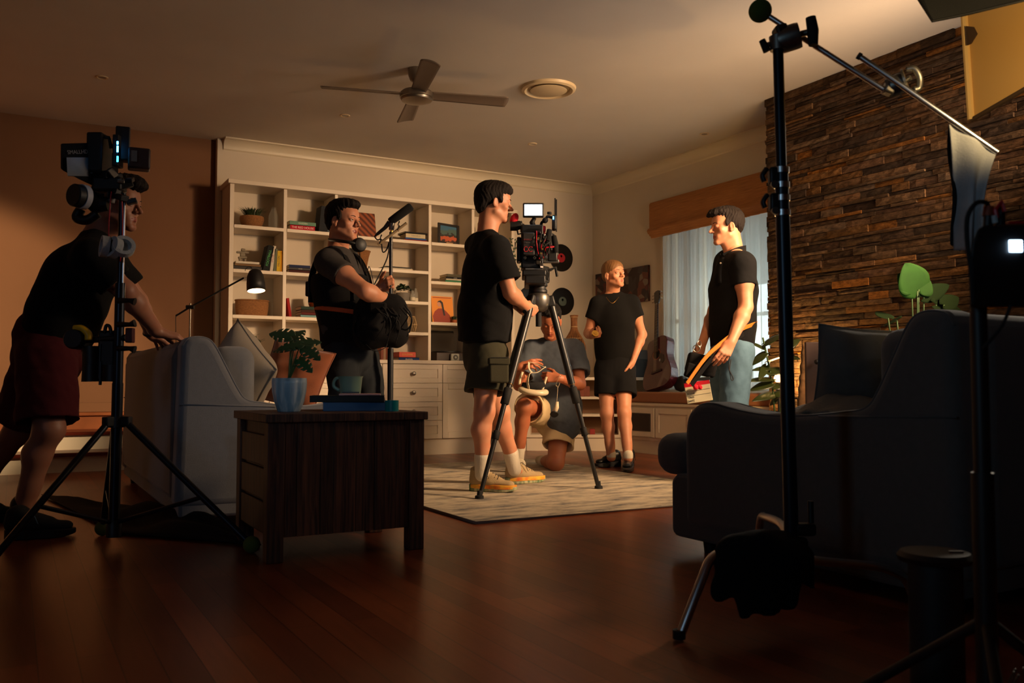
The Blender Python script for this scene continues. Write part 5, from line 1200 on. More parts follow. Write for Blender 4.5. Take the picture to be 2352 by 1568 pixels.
# ---------------------------------------------------------------- kneeling man
def kneeling_man():
    F = (-FWD * .98 - RGT * .1).normalized()
    p = thing('person', 'person in a slate grey t-shirt and cream shorts kneeling on one knee', 'person', tuple(WZ(1255, 1080, 0))); p['skin'] = 'tan_skin'
    Hf = HeadFrame(W(1264, 737, 6.52), -FWD * .80 - UP * .50 - RGT * .06, UP * .9 - FWD * .4, .98)
    nb = W(1268, 783, 6.66); shR, shL = W(1218, 806, 6.62), W(1320, 804, 6.66); ch = W(1268, 852, 6.66); pel = W(1272, 952, 6.78)
    elR, wrR = W(1192, 884, 6.48), W(1196, 842, 6.30); elL, wrL = W(1332, 882, 6.50), W(1284, 868, 6.30)
    S = Sculpt(.0045); sculpt_head(S, Hf, nb, jaw=1.04, nose=.7, neck_r=.056, brow=.8); sculpt_torso(S, pel, ch, shL, shR, F, .92)
    sculpt_arm(S, shR, elR, wrR, 1.0, 1.1); sculpt_arm(S, shL, elL, wrL, 1.02, 1.1)
    sculpt_hand(S, wrR, RGT * .9 + UP * .25 - FWD * .1, FWD * .8 - UP * .5, 1, (50, 65, 80, 95), thumb=(15, 40), sc_=.95, prox=(25, 35, 45, 52))
    sculpt_hand(S, wrL, -RGT * 1 + UP * .10, FWD * .9 - UP * .2, -1, (130, 140, 145, 150), thumb=(50, 20), sc_=.95, prox=(42, 46, 50, 52))
    hR, kR, aR = W(1246, 948, 6.74), W(1204, 932, 6.34), W(1190, 1052, 6.44); hL, kL = W(1290, 955, 6.78), W(1276, 1062, 6.60); aL = W(1246, 1058, 6.98)
    sculpt_leg(S, hR, kR, aR, FWD, .98)
    S.cone(hL, kL, .090, .062, .03); S.ell(kL, (.060, .062, .058), None, .02); S.cone(kL + UP * .005, aL, .052, .036, .03); S.cone(kL.lerp(aL, .3), kL.lerp(aL, .5), .055, .05, .03)
    finish_body(S, Hf, p, m_skin2, (140, 66, 50)); face_extras(Hf, p, brow_c=(20, 15, 12), iris=(40, 26, 18), eyelid=1.0)
    hair(p, Hf, m_hblack, [((0, -.030, .045), (.084, .100, .090), .01, 'u'), ((0, .030, .10), (.068, .070, .034), .03, 'u'), ((0, .120, -.025), (.11, .064, .105), .012, 's'), ((.088, .002, -.034), (.03, .036, .040), .008, 's'), ((-.088, .002, -.034), (.03, .036, .040), .008, 's'), ((0, -.02, -.12), (.12, .12, .065), .01, 's')], amp=.002, seed=9)
    def ex(S): S.cone(W(1285, 950, 6.66), W(1300, 975, 6.66), .13, .12, .05, front=F, q=.8)
    tee(p, 't_shirt', m_gt, pel, ch, shL, shR, F, .40, (.178, .175, .180), .76, [(shR, elR, .74, .078, .088), (shL, elL, .72, .078, .090)], .007, 22, nb, .064, extra=ex, fr=15, hem_pt=W(1282, 962, 6.70), hem_n=(-UP - RGT * .15))
    S = Sculpt(.006); cR = hR.lerp(kR, .78); cL = hL.lerp(kL, .66); dR = (kR - hR).normalized(); dL = (kL - hL).normalized()
    S.cone(pel + UP * .02, pel - UP * .03, .145, .155, .04, front=F, q=.8)
    S.cone(hR, hR.lerp(kR, .9), .115, .118, .03, cuts=((cR, dR + UP * .1),)); S.cone(hL, hL.lerp(kL, .8), .115, .125, .03, cuts=((cL, dL),))
    S.cone(hR.lerp(kR, .55), kR, .096, .106, .006, 's', cuts=((hR.lerp(kR, .55), -dR),)); S.cone(hL.lerp(kL, .4), kL, .095, .108, .006, 's', cuts=((hL.lerp(kL, .45), -dL),))
    mesh_obj('shorts', S.mesh(lambda P: .006 * fbm(P, 18, 31), smooth=2), [m_cream], p)
    sock(p, kR.lerp(aR, .80), aR - UP * .02, m_wsock, (.042, .040)); sock(p, kL.lerp(aL, .82), aL, m_wsock, (.042, .038), extra=aL + FWD * .05 - UP * .03)
    shoe('sneaker', '', WZ(1198, 1098, 0), WZ(1176, 1106, 0), p, M('pale_canvas', (196, 184, 156), rough=.9), M('cream_rubber', (206, 196, 170)), .95, laces=m_wsock)
    S = Sculpt(.005); S.cone(aL - UP * .0, Vector((aL.x, aL.y, .05)) + FWD * .10 - RGT * .02, .04, .035, .02); S.cone(aL, Vector((aL.x, aL.y, .04)) + FWD * .02, .038, .03, .02); mesh_obj('sneaker', S.mesh(), [M('pale_canvas', (196, 184, 156))], p)
    return p
# ---------------------------------------------------------------- leaning man (left)
def leaning_man():
    F = (RGT * .98 + FWD * .05).normalized()
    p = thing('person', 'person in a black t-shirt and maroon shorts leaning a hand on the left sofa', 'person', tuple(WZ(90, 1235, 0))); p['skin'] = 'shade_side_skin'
    Hf = HeadFrame(W(272, 468, 3.98), RGT * .97 - FWD * .16 - UP * .08, UP + RGT * .12, 1.0)
    nb = W(222, 545, 4.0); shR, shL = W(206, 596, 3.80), W(248, 590, 4.18); ch = W(184, 645, 4.0); pel = W(110, 790, 4.0)
    elR, wrR = W(288, 668, 3.86), W(362, 762, 4.08); elL, wrL = W(318, 690, 4.30), W(348, 768, 4.42)
    S = Sculpt(.0042); sculpt_head(S, Hf, nb, nose=1.1); sculpt_torso(S, pel, ch, shL, shR, (F - UP * .3), .95)
    sculpt_arm(S, shR, elR, wrR, 1.08, 1.1); sculpt_arm(S, shL, elL, wrL, 1.0)
    sculpt_hand(S, wrR, W(408, 772, 4.14) - wrR, -UP * .9 - RGT * .3 + FWD * .1, 1, (46, 50, 52, 54), thumb=(40, 20), spread=8, sc_=1.05, prox=(28, 28, 28, 28))
    sculpt_hand(S, wrL, W(368, 782, 4.5) - wrL, -UP, -1, (30, 30, 30, 30), spread=7)
    hR, kR, aR = W(108, 825, 3.88), W(112, 985, 3.82), W(50, 1175, 3.86); hL, kL, aL = W(100, 825, 4.10), W(40, 990, 4.16), W(-62, 1135, 4.2)
    sculpt_leg(S, hR, kR, aR, -F, 1.06); sculpt_leg(S, hL, kL, aL, -F, 1.04)
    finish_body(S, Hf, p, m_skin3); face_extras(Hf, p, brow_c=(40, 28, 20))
    hair(p, Hf, m_hdark, [((0, -.028, .042), (.087, .101, .092), .01, 'u'), ((0, .045, .100), (.068, .070, .038), .03, 'u'), ((0, .092, .088), (.046, .034, .026), .015, 'u'), ((0, -.070, -.015), (.062, .042, .05), .03, 'u'), ((-.075, .022, .012), (.010, .014, .030), .01, 'u'), ((.075, .022, .012), (.010, .014, .030), .01, 'u'),
        ((0, .122, -.032), (.10, .062, .096), .012, 's'), ((.088, .004, -.034), (.03, .036, .036), .008, 's'), ((-.088, .004, -.034), (.03, .036, .036), .008, 's'), ((0, -.03, -.12), (.12, .12, .055), .01, 's')], amp=.0035, seed=14, f=230)
    tee(p, 't_shirt', m_bt, pel, ch, shL, shR, (F - UP * .35), 0, (.17, .168, .182), .84, [(shR, elR, .72, .080, .082), (shL, elL, .66, .074, .08)], .006, 18, nb, .060, hem_pt=W(128, 772, 4.0), hem_n=(-UP - RGT * .35))
    so = shorts(p, 'shorts', m_maroon, pel + Vector((0, 0, -.03)), [(hR, kR, .90), (hL, kL, .86)], F, (.165, .122, .128), .86, .007, 25, top=.06)
    for an, t, hh in ((aR, WZ(178, 1228, 0), WZ(12, 1240, 0)), (aL, WZ(50, 1195, 0), WZ(-90, 1200, 0))):
        sock(p, an + Vector((0, 0, .03)), an, m_bsole, (.046, .047), 'ankle_sock')
        shoe('sneaker', '', hh, t, p, M('black_mesh_upper', (20, 24, 26), rough=.8), m_bsole, 1.05, laces=M('pale_blue_lace', (130, 160, 170), rough=.7))
    obj('wristwatch', MB().tube([wrL.lerp(elL, .08) + (Quaternion((wrL - elL).normalized(), t_) @ (wrL - elL).normalized().orthogonal().normalized()) * .031 for t_ in [i * math.pi / 10 for i in range(20)]], .008, 8, closed=True), m_blk, p, smooth=True)
    return p
if not globals().get('NO_PEOPLE'):
    camera_operator(); boom_operator(); slate_assistant(); standing_woman(); kneeling_man(); leaning_man()
# ================================================================ THINGS ON THE SHELVES
ZW = .872; YS = 7.90
def SX(px, Y=YS): return WY(px, 600, Y).x
def rnd_lathe(name, label, cat, prof, c, mat, n=28, rib=None):
    return tag(obj(name, MB().lathe(prof, c, n, rib=rib), mat, smooth='auto'), label, cat)
m_wick = M('woven_seagrass', (150, 100, 56), rough=.9, bump=1, bscale=90, var=.35, vscale=60, stretch=(1, 1, 3))
m_grass = M('faux_grass', (48, 66, 28), rough=.6, var=.3, vscale=20); m_terr = M('terracotta', (176, 98, 56), rough=.8)
mgl = M('clear_glass', (225, 228, 215), rough=.05, alpha=.08); m_leaf = M('dark_succulent', (50, 72, 44), rough=.5, var=.3, vscale=20)
def tuft(c, r, hgt, n, mat, parent, seed, name='foliage', w_=.0028):
    rnd = random.Random(seed); m = MB()
    for i in range(n):
        a = rnd.uniform(0, 6.283); t_ = rnd.uniform(.1, 1); b0 = Vector(c) + Vector((math.cos(a), math.sin(a), 0)) * r * .55 * rnd.random(); e_ = Vector(c) + Vector((math.cos(a) * r * t_ * 1.25, math.sin(a) * r * t_ * 1.25, hgt * rnd.uniform(.55, 1)))
        md = (b0 + e_) / 2 + Vector((0, 0, hgt * .25)); s_ = Vector((-math.sin(a), math.cos(a), 0)) * w_
        m.add([b0 - s_, b0 + s_, md + s_, md - s_, e_], [(0, 1, 2, 3), (3, 2, 4)])
    return obj(name, m, mat, parent)
def bowl_plant(x, z, r, h_, label, bowl_mat, seed, hg=.09):
    t = thing('potted_plant', label, 'potted plant', (x, YS, z))
    obj('bowl', MB().lathe([(0, 0), (r * .62, 0), (r * .9, h_ * .35), (r, h_ * .75), (r * .97, h_), (r * .9, h_), (r * .88, h_ * .85), (0, h_ * .85)], (x, YS, z), 32), bowl_mat, t, smooth='auto')
    tuft((x, YS, z + h_ * .9), r * 1.15, hg, 320, m_grass, t, seed); return t
bowl_plant(SX(577), 2.03, .105, .098, 'spiky grass plant in a brown woven bowl on the top shelf', m_wick, 3)
jx = SX(628); jar = thing('glass_bottle', 'clear glass bottle beside the grass bowl on the top shelf', 'bottle', (jx, YS, 2.03))
obj('body', MB().lathe([(0, .003), (.045, .003), (.05, .01), (.05, .12), (.04, .15), (.028, .17), (.028, .185), (.025, .185), (.025, .168), (.037, .147), (.047, .118), (.047, .012), (0, .008)], (jx, YS, 2.03), 28), mgl, jar, smooth='auto')
obj('stopper', MB().ball((jx, YS, 2.222), .024, 12, sc_=(1, 1, .7)), mgl, jar, smooth=True)
def stack(px, z, items, group, Y=YS):
    "items bottom up: (label, thickness, spine length, rgb, rz, text, text rgb)"
    for it in items:
        lab, t_, l_, rgb, rz, tx, tc_ = it
        book('book', lab, 'book', (SX(px, Y) , Y - .02, z), (l_, .17, t_ - .0006), rz, rgb, group, spine_text=tx, tcol=tc_); z += t_
    return z
stack(687, 2.03, [('crimson book under a green one on the top shelf, left of the black binders', .044, .225, (176, 20, 44), .0, 'THE RED HOUSE', (235, 200, 190)), ('sea green book lying on the crimson one', .034, .24, (104, 140, 118), .02, 'GARDEN', (215, 215, 190))], 'lying books, second bay top shelf')
zz = stack(563, 1.645, [('dark patterned book lowest in the stack under the little stone figure', .030, .24, (64, 60, 58), .0, None, None), ('brown striped book in the middle of the stack under the stone figure', .022, .22, (120, 92, 62), .03, None, None), ('white book topmost under the little stone figure', .020, .20, (214, 206, 190), -.02, None, None)], 'books under the stone figure')
m_st = M('grey_stone', (132, 122, 104), rough=.9, bump=.6, bscale=60); fx_ = SX(557)
t = thing('stone_figure', 'small stacked-stone figure standing on three books', 'figurine', (fx_, YS, zz))
for nm, c, s_ in (('leg_stone', (-.022, 0, .018), (.020, .022, .036)), ('leg_stone', (.022, 0, .018), (.020, .022, .036)), ('waist_stone', (0, 0, .045), (.075, .03, .018)), ('body_stone', (0, 0, .068), (.042, .03, .03)), ('arm_stone', (0, 0, .090), (.105, .03, .018)), ('head_stone', (.004, 0, .112), (.034, .03, .026))):
    obj(nm, MB().cbox((fx_ + c[0], YS, zz + c[2]), s_, Matrix.Rotation(random.uniform(-.1, .1), 3, 'Y')), m_st, t, bevel=.006, segs=3)
def standing(px0, z, items, group, Y=YS, lean=0.0):
    x = SX(px0, Y)
    for (lab, t_, hgt, rgb, ln, tx, tc_) in items:
        a = ln
        # upright book: spine faces camera, leaning by a (radians, + to the right)
        rot = Matrix.Rotation(a, 3, 'Y') @ Matrix.Rotation(-math.pi / 2, 3, 'Y')
        o = thing('book', lab, 'book', (x, Y, z), group)
        base = Vector((x + (t_ * math.cos(a) if a > 0 else 0) * 0, Y - .10, z + (abs(math.sin(a)) * t_ if a > 0 else 0)))
        R3 = Matrix.Rotation(a, 3, 'Y')
        T = lambda p: R3 @ Vector(p) + base
        th = .002; d_ = .15
        cv = MB()
        for lo, hi in (((0, 0, 0), (th, d_, hgt)), ((t_ - th, 0, 0), (t_, d_, hgt)), ((0, -th, 0), (t_, 0, hgt))):
            vs = [T(q) for q in ((lo[0],lo[1],lo[2]),(hi[0],lo[1],lo[2]),(hi[0],hi[1],lo[2]),(lo[0],hi[1],lo[2]),(lo[0],lo[1],hi[2]),(hi[0],lo[1],hi[2]),(hi[0],hi[1],hi[2]),(lo[0],hi[1],hi[2]))]
            cv.add(vs, [(0,3,2,1),(4,5,6,7),(0,1,5,4),(1,2,6,5),(2,3,7,6),(3,0,4,7)])
        obj('cover', cv, M('book_cover_%d_%d_%d' % tuple(rgb), rgb, rough=.7, spec=.2), o)
        lo, hi = (th, 0, .003), (t_ - th, d_ - .003, hgt - .003); pg = MB()
        pg.add([T(q) for q in ((lo[0],lo[1],lo[2]),(hi[0],lo[1],lo[2]),(hi[0],hi[1],lo[2]),(lo[0],hi[1],lo[2]),(lo[0],lo[1],hi[2]),(hi[0],lo[1],hi[2]),(hi[0],hi[1],hi[2]),(lo[0],hi[1],hi[2]))], [(0,3,2,1),(4,5,6,7),(0,1,5,4),(1,2,6,5),(2,3,7,6),(3,0,4,7)])
        obj('pages', pg, M('book_pages', (205, 190, 160), rough=.9), o)
        if tx:
            rr = R3 @ Matrix.Rotation(math.pi / 2, 3, 'X') @ Matrix.Rotation(math.pi / 2, 3, 'Z')
            text('spine_title', tx, M('spine_ink_%d_%d_%d' % tuple(tc_), tc_, rough=.6), T((t_ / 2, -th - .0006, hgt * .5)), rr, min(t_ * .8, .03), o)
        x += t_ / max(.2, math.cos(a)) + .002 + (abs(math.sin(a)) * .02 if a else 0)
standing(598, 1.645, [('black book with green spine letters leaning right in the middle left bay', .052, .225, (20, 24, 24), .20, 'FOOTBALL', (70, 170, 90)), ('white book with a red spine title leaning right', .026, .225, (206, 196, 178), .12, 'STILLER', (150, 50, 40)), ('grey-green slim book between the white and the yellow ones', .026, .20, (104, 106, 84), .06, None, None), ('black and yellow book leaning on the last yellow one', .030, .185, (206, 170, 40), .03, 'FALCON', (20, 20, 20)), ('golden yellow book against the divider', .024, .185, (214, 150, 30), 0.0, None, None)], 'leaning books, middle left bay')
def oval_basket(x, z, a_, b_, h_, label, rim=True):
    t = thing('woven_basket', label, 'basket', (x, YS, z)); vs = MB()
    prof = [(.92, 0), (.97, h_ * .3), (1, h_ * .7), (1.0, h_), (.95, h_), (.94, h_ * .6), (.9, .006), (0, .006)]
    m = MB().lathe(prof, (0, 0, 0), 48); m.v = [(x + v_[0] * a_, YS + v_[1] * b_, z + v_[2]) for v_ in m.v]; obj('body', m, m_wick, t, smooth='auto')
    rm = MB().tube([(x + a_ * math.cos(q), YS + b_ * math.sin(q), z + h_) for q in [i * math.pi / 20 for i in range(40)]], .007, 8, closed=True); obj('rim', rm, m_wick, t, smooth=True); return t
oval_basket(SX(580), 1.25, .143, .09, .135, 'oval seagrass basket low in the first bay behind the reading lamp')
sx_ = SX(585); t = thing('potted_plant', 'succulent in a terracotta pot on the ledge behind the grey cushion', 'potted plant', (sx_, YS, ZW + .036))
book('book', 'orange book under the terracotta pot', 'book', (sx_ + .02, YS - .02, ZW), (.20, .16, .035), 0, (214, 92, 34), None)
obj('pot', MB().lathe([(0, 0), (.035, 0), (.047, .085), (.05, .085), (.05, .10), (.044, .10), (.043, .08), (0, .08)], (sx_, YS, ZW + .036), 28), m_terr, t, smooth='auto')
for i in range(9):
    a = i * 2.4; e_ = Vector((sx_ + .075 * math.cos(a) * (.4 + .6 * (i % 3) / 2), YS + .06 * math.sin(a), ZW + .036 + .12 + .05 * ((i * 7) % 5) / 4)); lf = MB()
    leaf(lf, Vector((sx_, YS, ZW + .13)).lerp(e_, .35), e_, (0, 0, 1), .016, False, i, .1, 8, 4)
    for q in range(4): b_ = Vector((sx_, YS, ZW + .13)).lerp(e_, .4 + .2 * q); leaf(lf, b_, b_ + Vector((.03 * math.cos(q * 2), .03 * math.sin(q * 2), .018)), (0, 0, 1), .010, False, q, .1, 5, 4)
    obj('foliage', lf, m_leaf, t, smooth=True, thick=.001)
standing(724, 2.03, [('tall charcoal binder on the top shelf behind the boom operator\'s head', .075, .235, (34, 36, 40), .10, None, None), ('grey-blue binder on the top shelf behind the boom operator\'s head', .030, .235, (72, 84, 92), .05, None, None), ('black slim binder on the top shelf against the divider', .035, .22, (24, 25, 28), .0, None, None)], 'binders on the top shelf')
stack(682, 1.645, [('maroon book lowest in the middle shelf stack left of the boom operator', .026, .20, (66, 26, 24), 0, None, None), ('silver lettered dark book in the middle shelf stack', .020, .205, (70, 68, 70), .03, 'SILVER', (180, 170, 160)), ('navy book topmost in the middle shelf stack', .024, .19, (34, 44, 80), -.03, None, None)], 'stack left of the boom operator')
standing(659, 1.25, [('red paperback leaning on the divider beside the dark stack', .022, .165, (150, 24, 26), -.16, None, None)], None)
zz = stack(714, 1.25, [('teal and pink book at the foot of the dark stack', .022, .235, (110, 150, 150), 0, None, None), ('white-paged dark red book in the dark stack', .024, .23, (90, 30, 26), .03, None, None), ('brown book in the dark stack under the bottle green one', .022, .225, (60, 36, 26), -.02, None, None), ('bottle green book on top of the dark stack', .030, .235, (38, 56, 46), .02, None, None)], 'dark stack under the amber jar')
ax_ = SX(722); t = thing('amber_jar', 'amber glass jar standing on the dark stack of books', 'jar', (ax_, YS, zz))
obj('jar_body', MB().lathe([(0, .003), (.044, .003), (.056, .03), (.058, .06), (.050, .095), (.048, .105), (.044, .105), (.046, .092), (.053, .06), (.05, .03), (.04, .008), (0, .008)], (ax_, YS - .02, zz), 32), M('amber_glass', (176, 92, 34), rough=.08, trans=.75), t, smooth='auto')
obj('lid', MB().lathe([(0, .106), (.050, .106), (.050, .118), (0, .118)], (ax_, YS - .02, zz), 32), M('dark_lid', (40, 26, 18), rough=.5), t, smooth='auto')
gx = SX(704); t = thing('wire_globe', 'gold wire globe ornament on the ledge behind the monstera', 'ornament', (gx, YS, ZW)); mg_ = M('gold_wire', (214, 160, 70), rough=.25, metal=1)
for k in range(5):
    a = k * math.pi / 5; obj('hoop', MB().tube([(gx + .085 * math.cos(q) * math.cos(a), YS + .085 * math.cos(q) * math.sin(a), ZW + .10 + .085 * math.sin(q)) for q in [i * math.pi / 16 for i in range(32)]], .0022, 6, closed=True), mg_, t, smooth=True)
obj('glass_ball', MB().ball((gx, YS, ZW + .07), .048, 14), mgl, t, smooth=True); obj('foot', MB().lathe([(0, 0), (.03, 0), (.03, .01), (.01, .02), (0, .02)], (gx, YS, ZW), 24), mg_, t)
# bay 3
wb_ = thing('timber_board', 'carved timber board with diagonal grain leaning behind the boom operator\'s face', 'board', (SX(838), YS, 2.02))
mb_, N, L, b = nodes_mat('striped_timber'); tc = nd(N, 'ShaderNodeTexCoord'); mp = nd(N, 'ShaderNodeMapping'); mp.inputs['Rotation'].default_value = (0, R_(45), 0); L.new(tc.outputs['Object'], mp.inputs[0])
wv = nd(N, 'ShaderNodeTexWave', Scale=7.0, Distortion=2.0); wv.bands_direction = 'X'; L.new(mp.outputs[0], wv.inputs['Vector']); rp = nd(N, 'ShaderNodeValToRGB'); rp.color_ramp.elements[0].color = lin((70, 26, 14)); rp.color_ramp.elements[1].color = lin((158, 82, 44)); L.new(wv.outputs[0], rp.inputs[0]); L.new(rp.outputs[0], b.inputs['Base Color'])
obj('panel', MB().box((-.13, 0, 0), (.13, .018, .27), Matrix.Rotation(R_(-14), 3, 'X'), (SX(838), 7.93, 2.022)), mb_, wb_, bevel=.003)
stack(945, 2.02, [('red book lowest in the stack at the right of the wide top shelf', .012, .24, (140, 30, 30), 0, None, None), ('blue book second in the stack at the right of the wide top shelf', .016, .22, (50, 84, 140), .02, None, None), ('white thick book with a faded title on the wide top shelf', .040, .20, (204, 192, 160), -.02, 'TRAVELS', (130, 120, 100)), ('black book on top of the white thick one', .016, .235, (26, 24, 22), .05, None, None)], 'stack at the right of the wide top shelf')
bx_ = SX(830); t = thing('woven_basket', 'flared seagrass basket in the wide bay behind the headphones', 'basket', (bx_, YS, 1.735))
obj('body', MB().lathe([(0, .004), (.05, .0), (.058, .05), (.07, .11), (.084, .16), (.079, .16), (.065, .11), (.052, .05), (.045, .008), (0, .008)], (bx_, YS, 1.735), 32), m_wick, t, smooth='auto')
obj('rim', MB().tube([(bx_ + .082 * math.cos(q), YS + .082 * math.sin(q), 1.735 + .16) for q in [i * math.pi / 14 for i in range(28)]], .006, 8, closed=True), m_wick, t, smooth=True)
stack(905, 1.735, [('white slim book lying behind the microphone pole', .016, .30, (196, 186, 164), 0, None, None), ('dark magazine on the white slim book behind the microphone pole', .010, .26, (50, 48, 44), .06, None, None)], 'flat books behind the microphone')
px_ = SX(926); t = thing('potted_plant', 'leafy herb in a grey pot in the wide bay beside two glass bottles', 'potted plant', (px_, YS, 1.44))
obj('pot', MB().lathe([(0, 0), (.058, 0), (.07, .085), (.065, .085), (.062, .07), (0, .07)], (px_, YS, 1.44), 28), M('grey_ceramic', (110, 102, 92), rough=.7), t, smooth='auto')
fl = MB(); rr_ = random.Random(5)
for i in range(240):
    a = rr_.uniform(0, 6.28); r = rr_.uniform(.0, .085); c = Vector((px_ + r * math.cos(a), YS + r * math.sin(a), 1.525 + .085 * math.sqrt(max(0, 1 - (r / .09) ** 2)) * rr_.uniform(.4, 1))); leaf(fl, c, c + Vector((rr_.uniform(-.025, .025), rr_.uniform(-.025, .025), rr_.uniform(-.005, .02))), (0, 0, 1), .012, False, i, .1, 4, 2)
obj('foliage', fl, m_leaf, t, smooth=True)
for k, px in enumerate((948, 955)):
    x = SX(px, 7.86 + .07 * k); t = thing('glass_bottle', ('shorter', 'taller')[k] + ' of the two little glass bottles beside the herb pot', 'bottle', (x, 7.86 + .07 * k, 1.44)); h_ = (.07, .10)[k]
    obj('body', MB().lathe([(0, .002), (.022, .002), (.026, .006), (.026, h_), (.012, h_ + .015), (.012, h_ + .04), (.010, h_ + .04), (.010, h_ + .013), (.023, h_ - .002), (.023, .008), (0, .006)], (x, 7.86 + .07 * k, 1.44), 24), mgl, t, smooth='auto')
    obj('label', MB().lathe([(.0265, .012), (.0265, .045)], (x, 7.86 + .07 * k, 1.44), 24), M('paper_label', (210, 200, 176)), t)
hx = SX(945); lan = MB()
for k in range(14): a = k * math.pi / 7; lan.tube([(hx + .035 * math.cos(a) , YS + .035 * math.sin(a), 1.146), (hx + .055 * math.cos(a), YS + .055 * math.sin(a), 1.22), (hx + .035 * math.cos(a), YS + .035 * math.sin(a), 1.30)], .003, 6)
lt = thing('cane_lantern', 'small round cane lantern low in the wide bay behind the sound bag', 'lantern', (hx, YS, 1.146)); obj('cane', lan, M('light_cane', (190, 160, 116), rough=.8), lt, smooth=True)
for z in (1.15, 1.22, 1.30): obj('hoop', MB().tube([(hx + (.056 if z == 1.22 else .036) * math.cos(q), YS + (.056 if z == 1.22 else .036) * math.sin(q), z) for q in [i * math.pi / 12 for i in range(24)]], .0035, 6, closed=True), M('light_cane'), lt, smooth=True)
standing(868, ZW, [('pinkish upright paperback low in the wide bay, leftmost of the three', .022, .17, (150, 90, 74), 0, None, None), ('cream upright paperback low in the wide bay, middle of the three', .022, .175, (176, 140, 112), 0, None, None), ('rust upright paperback low in the wide bay, rightmost of the three', .022, .165, (128, 70, 48), 0, None, None)], 'upright paperbacks on the ledge')
z_ = stack(931, ZW, [('blue hardback titled Australia under the orange box', .034, .21, (30, 60, 110), 0, 'Australia', (235, 225, 200))], None)
t = thing('orange_box', 'orange-red box on top of the Australia book', 'box', (SX(928), YS, z_)); obj('box_body', MB().box((SX(928) - .085, 7.80, z_), (SX(928) + .085, 7.96, z_ + .05)), M('orange_red_card', (214, 66, 26), rough=.5), t, bevel=.002)
text('print', 'COLONIAL', M('gold_ink', (230, 180, 80)), (SX(928), 7.7992, z_ + .026), Euler((math.pi / 2, 0, 0)), .022, t)
# bay 4
fx2 = SX(1027); t = thing('picture_frame', 'black framed small painting leaning on the narrow bay top shelf', 'picture', (fx2, YS, 2.0)); Rf = Matrix.Rotation(R_(-10), 3, 'X') @ Matrix.Rotation(R_(4), 3, 'Y'); og = (fx2, 7.86, 2.028)
fr = MB()
for lo, hi in (((-.115, 0, 0), (-.09, .018, .21)), ((.09, 0, 0), (.115, .018, .21)), ((-.09, 0, 0), (.09, .018, .022)), ((-.09, 0, .188), (.09, .018, .21))): fr.box(lo, hi, Rf, og)
obj('frame', fr, M('black_frame', (20, 16, 14), rough=.4), t, bevel=.002)
ma, N, L, b = nodes_mat('small_landscape_painting'); tc = nd(N, 'ShaderNodeTexCoord'); sp = nd(N, 'ShaderNodeSeparateXYZ'); L.new(tc.outputs['Generated'], sp.inputs[0]); nz = nd(N, 'ShaderNodeTexNoise', Scale=6.0); L.new(tc.outputs['Generated'], nz.inputs['Vector'])
ad = nd(N, 'ShaderNodeMath', operation='MULTIPLY_ADD'); ad.inputs[1].default_value = .5; L.new(nz.outputs[0], ad.inputs[0]); L.new(sp.outputs['Z'], ad.inputs[2]); rp = nd(N, 'ShaderNodeValToRGB'); rp.color_ramp.interpolation = 'CONSTANT'
for i, (p_, c_) in enumerate(((0, (60, 30, 20)), (.4, (190, 84, 40)), (.6, (40, 34, 30)), (.78, (70, 96, 90)), (1.05, (50, 100, 130)))):
    e_ = rp.color_ramp.elements[0] if i == 0 else (rp.color_ramp.elements[1] if i == 1 else rp.color_ramp.elements.new(min(p_, 1))); e_.position = min(p_, 1); e_.color = lin(c_)
L.new(ad.outputs[0], rp.inputs[0]); L.new(rp.outputs[0], b.inputs['Base Color'])
obj('painting', MB().box((-.09, .008, .022), (.09, .014, .188), Rf, og), ma, t); obj('easel_foot', MB().box((-.035, -.02, -.026), (.035, .02, .012), Rf, og), M('pale_timber', (170, 130, 90)), t)
stack(1036, 1.645, [('green spined book lowest in the narrow bay stack', .020, .22, (60, 120, 84), 0, None, None), ('cream book second in the narrow bay stack', .014, .21, (196, 190, 164), .02, None, None), ('white lettered black book third in the narrow bay stack', .018, .20, (24, 24, 24), -.03, 'CAESAR', (220, 215, 205)), ('olive grey book topmost in the narrow bay stack', .028, .19, (84, 80, 64), .03, None, None)], 'narrow bay stack')
lx = SX(1016, 7.88); t = thing('record_sleeve', 'orange record sleeve with a figure in red leaning in the narrow bay', 'record sleeve', (lx, 7.88, 1.25)); Rl = Matrix.Rotation(R_(-9), 3, 'X'); ol = (lx, 7.85, 1.252)
obj('sleeve', MB().box((-.115, 0, 0), (.115, .005, .262), Rl, ol), M('orange_sleeve_print', (226, 138, 28), rough=.55), t)
def flat(name, pts, mat, off=-.0008):
    m = MB(); m.prism(pts, off, off - .0006, lambda a, b_, d: Rl @ Vector((a, d, b_)) + Vector(ol)); return obj(name, m, mat, t)
flat('printed_dress', [(-.10, .0), (.085, .0), (.075, .075), (.03, .12), (.005, .14), (-.045, .14), (-.085, .11), (-.11, .06)], M('printed_red', (150, 52, 26)))
flat('printed_face', [(-.035 + .020 * math.cos(q), .185 + .028 * math.sin(q)) for q in [i * math.pi / 8 for i in range(16)]], M('printed_skin', (200, 140, 110)), -.0016)
flat('printed_hair', [(-.04, .215), (-.015, .222), (.006, .20), (.014, .14), (.024, .07), (.006, .07), (-.004, .13), (-.012, .19), (-.03, .205), (-.055, .20)], M('printed_black', (26, 20, 24)), -.0024)
flat('printed_band', [(-.10, .245), (.10, .245), (.10, .252), (-.10, .252)], M('printed_red'), -.001)
sb_ = thing('potted_plant', 'little dark succulent beside the orange record sleeve', 'potted plant', (SX(1046), 7.82, 1.25)); obj('pot', MB().lathe([(0, 0), (.022, 0), (.027, .03), (0, .03)], (SX(1044, 7.82), 7.82, 1.25), 20), m_terr, sb_, smooth='auto'); tuft((SX(1044, 7.82), 7.82, 1.28), .035, .04, 80, m_leaf, sb_, 4, w_=.004)
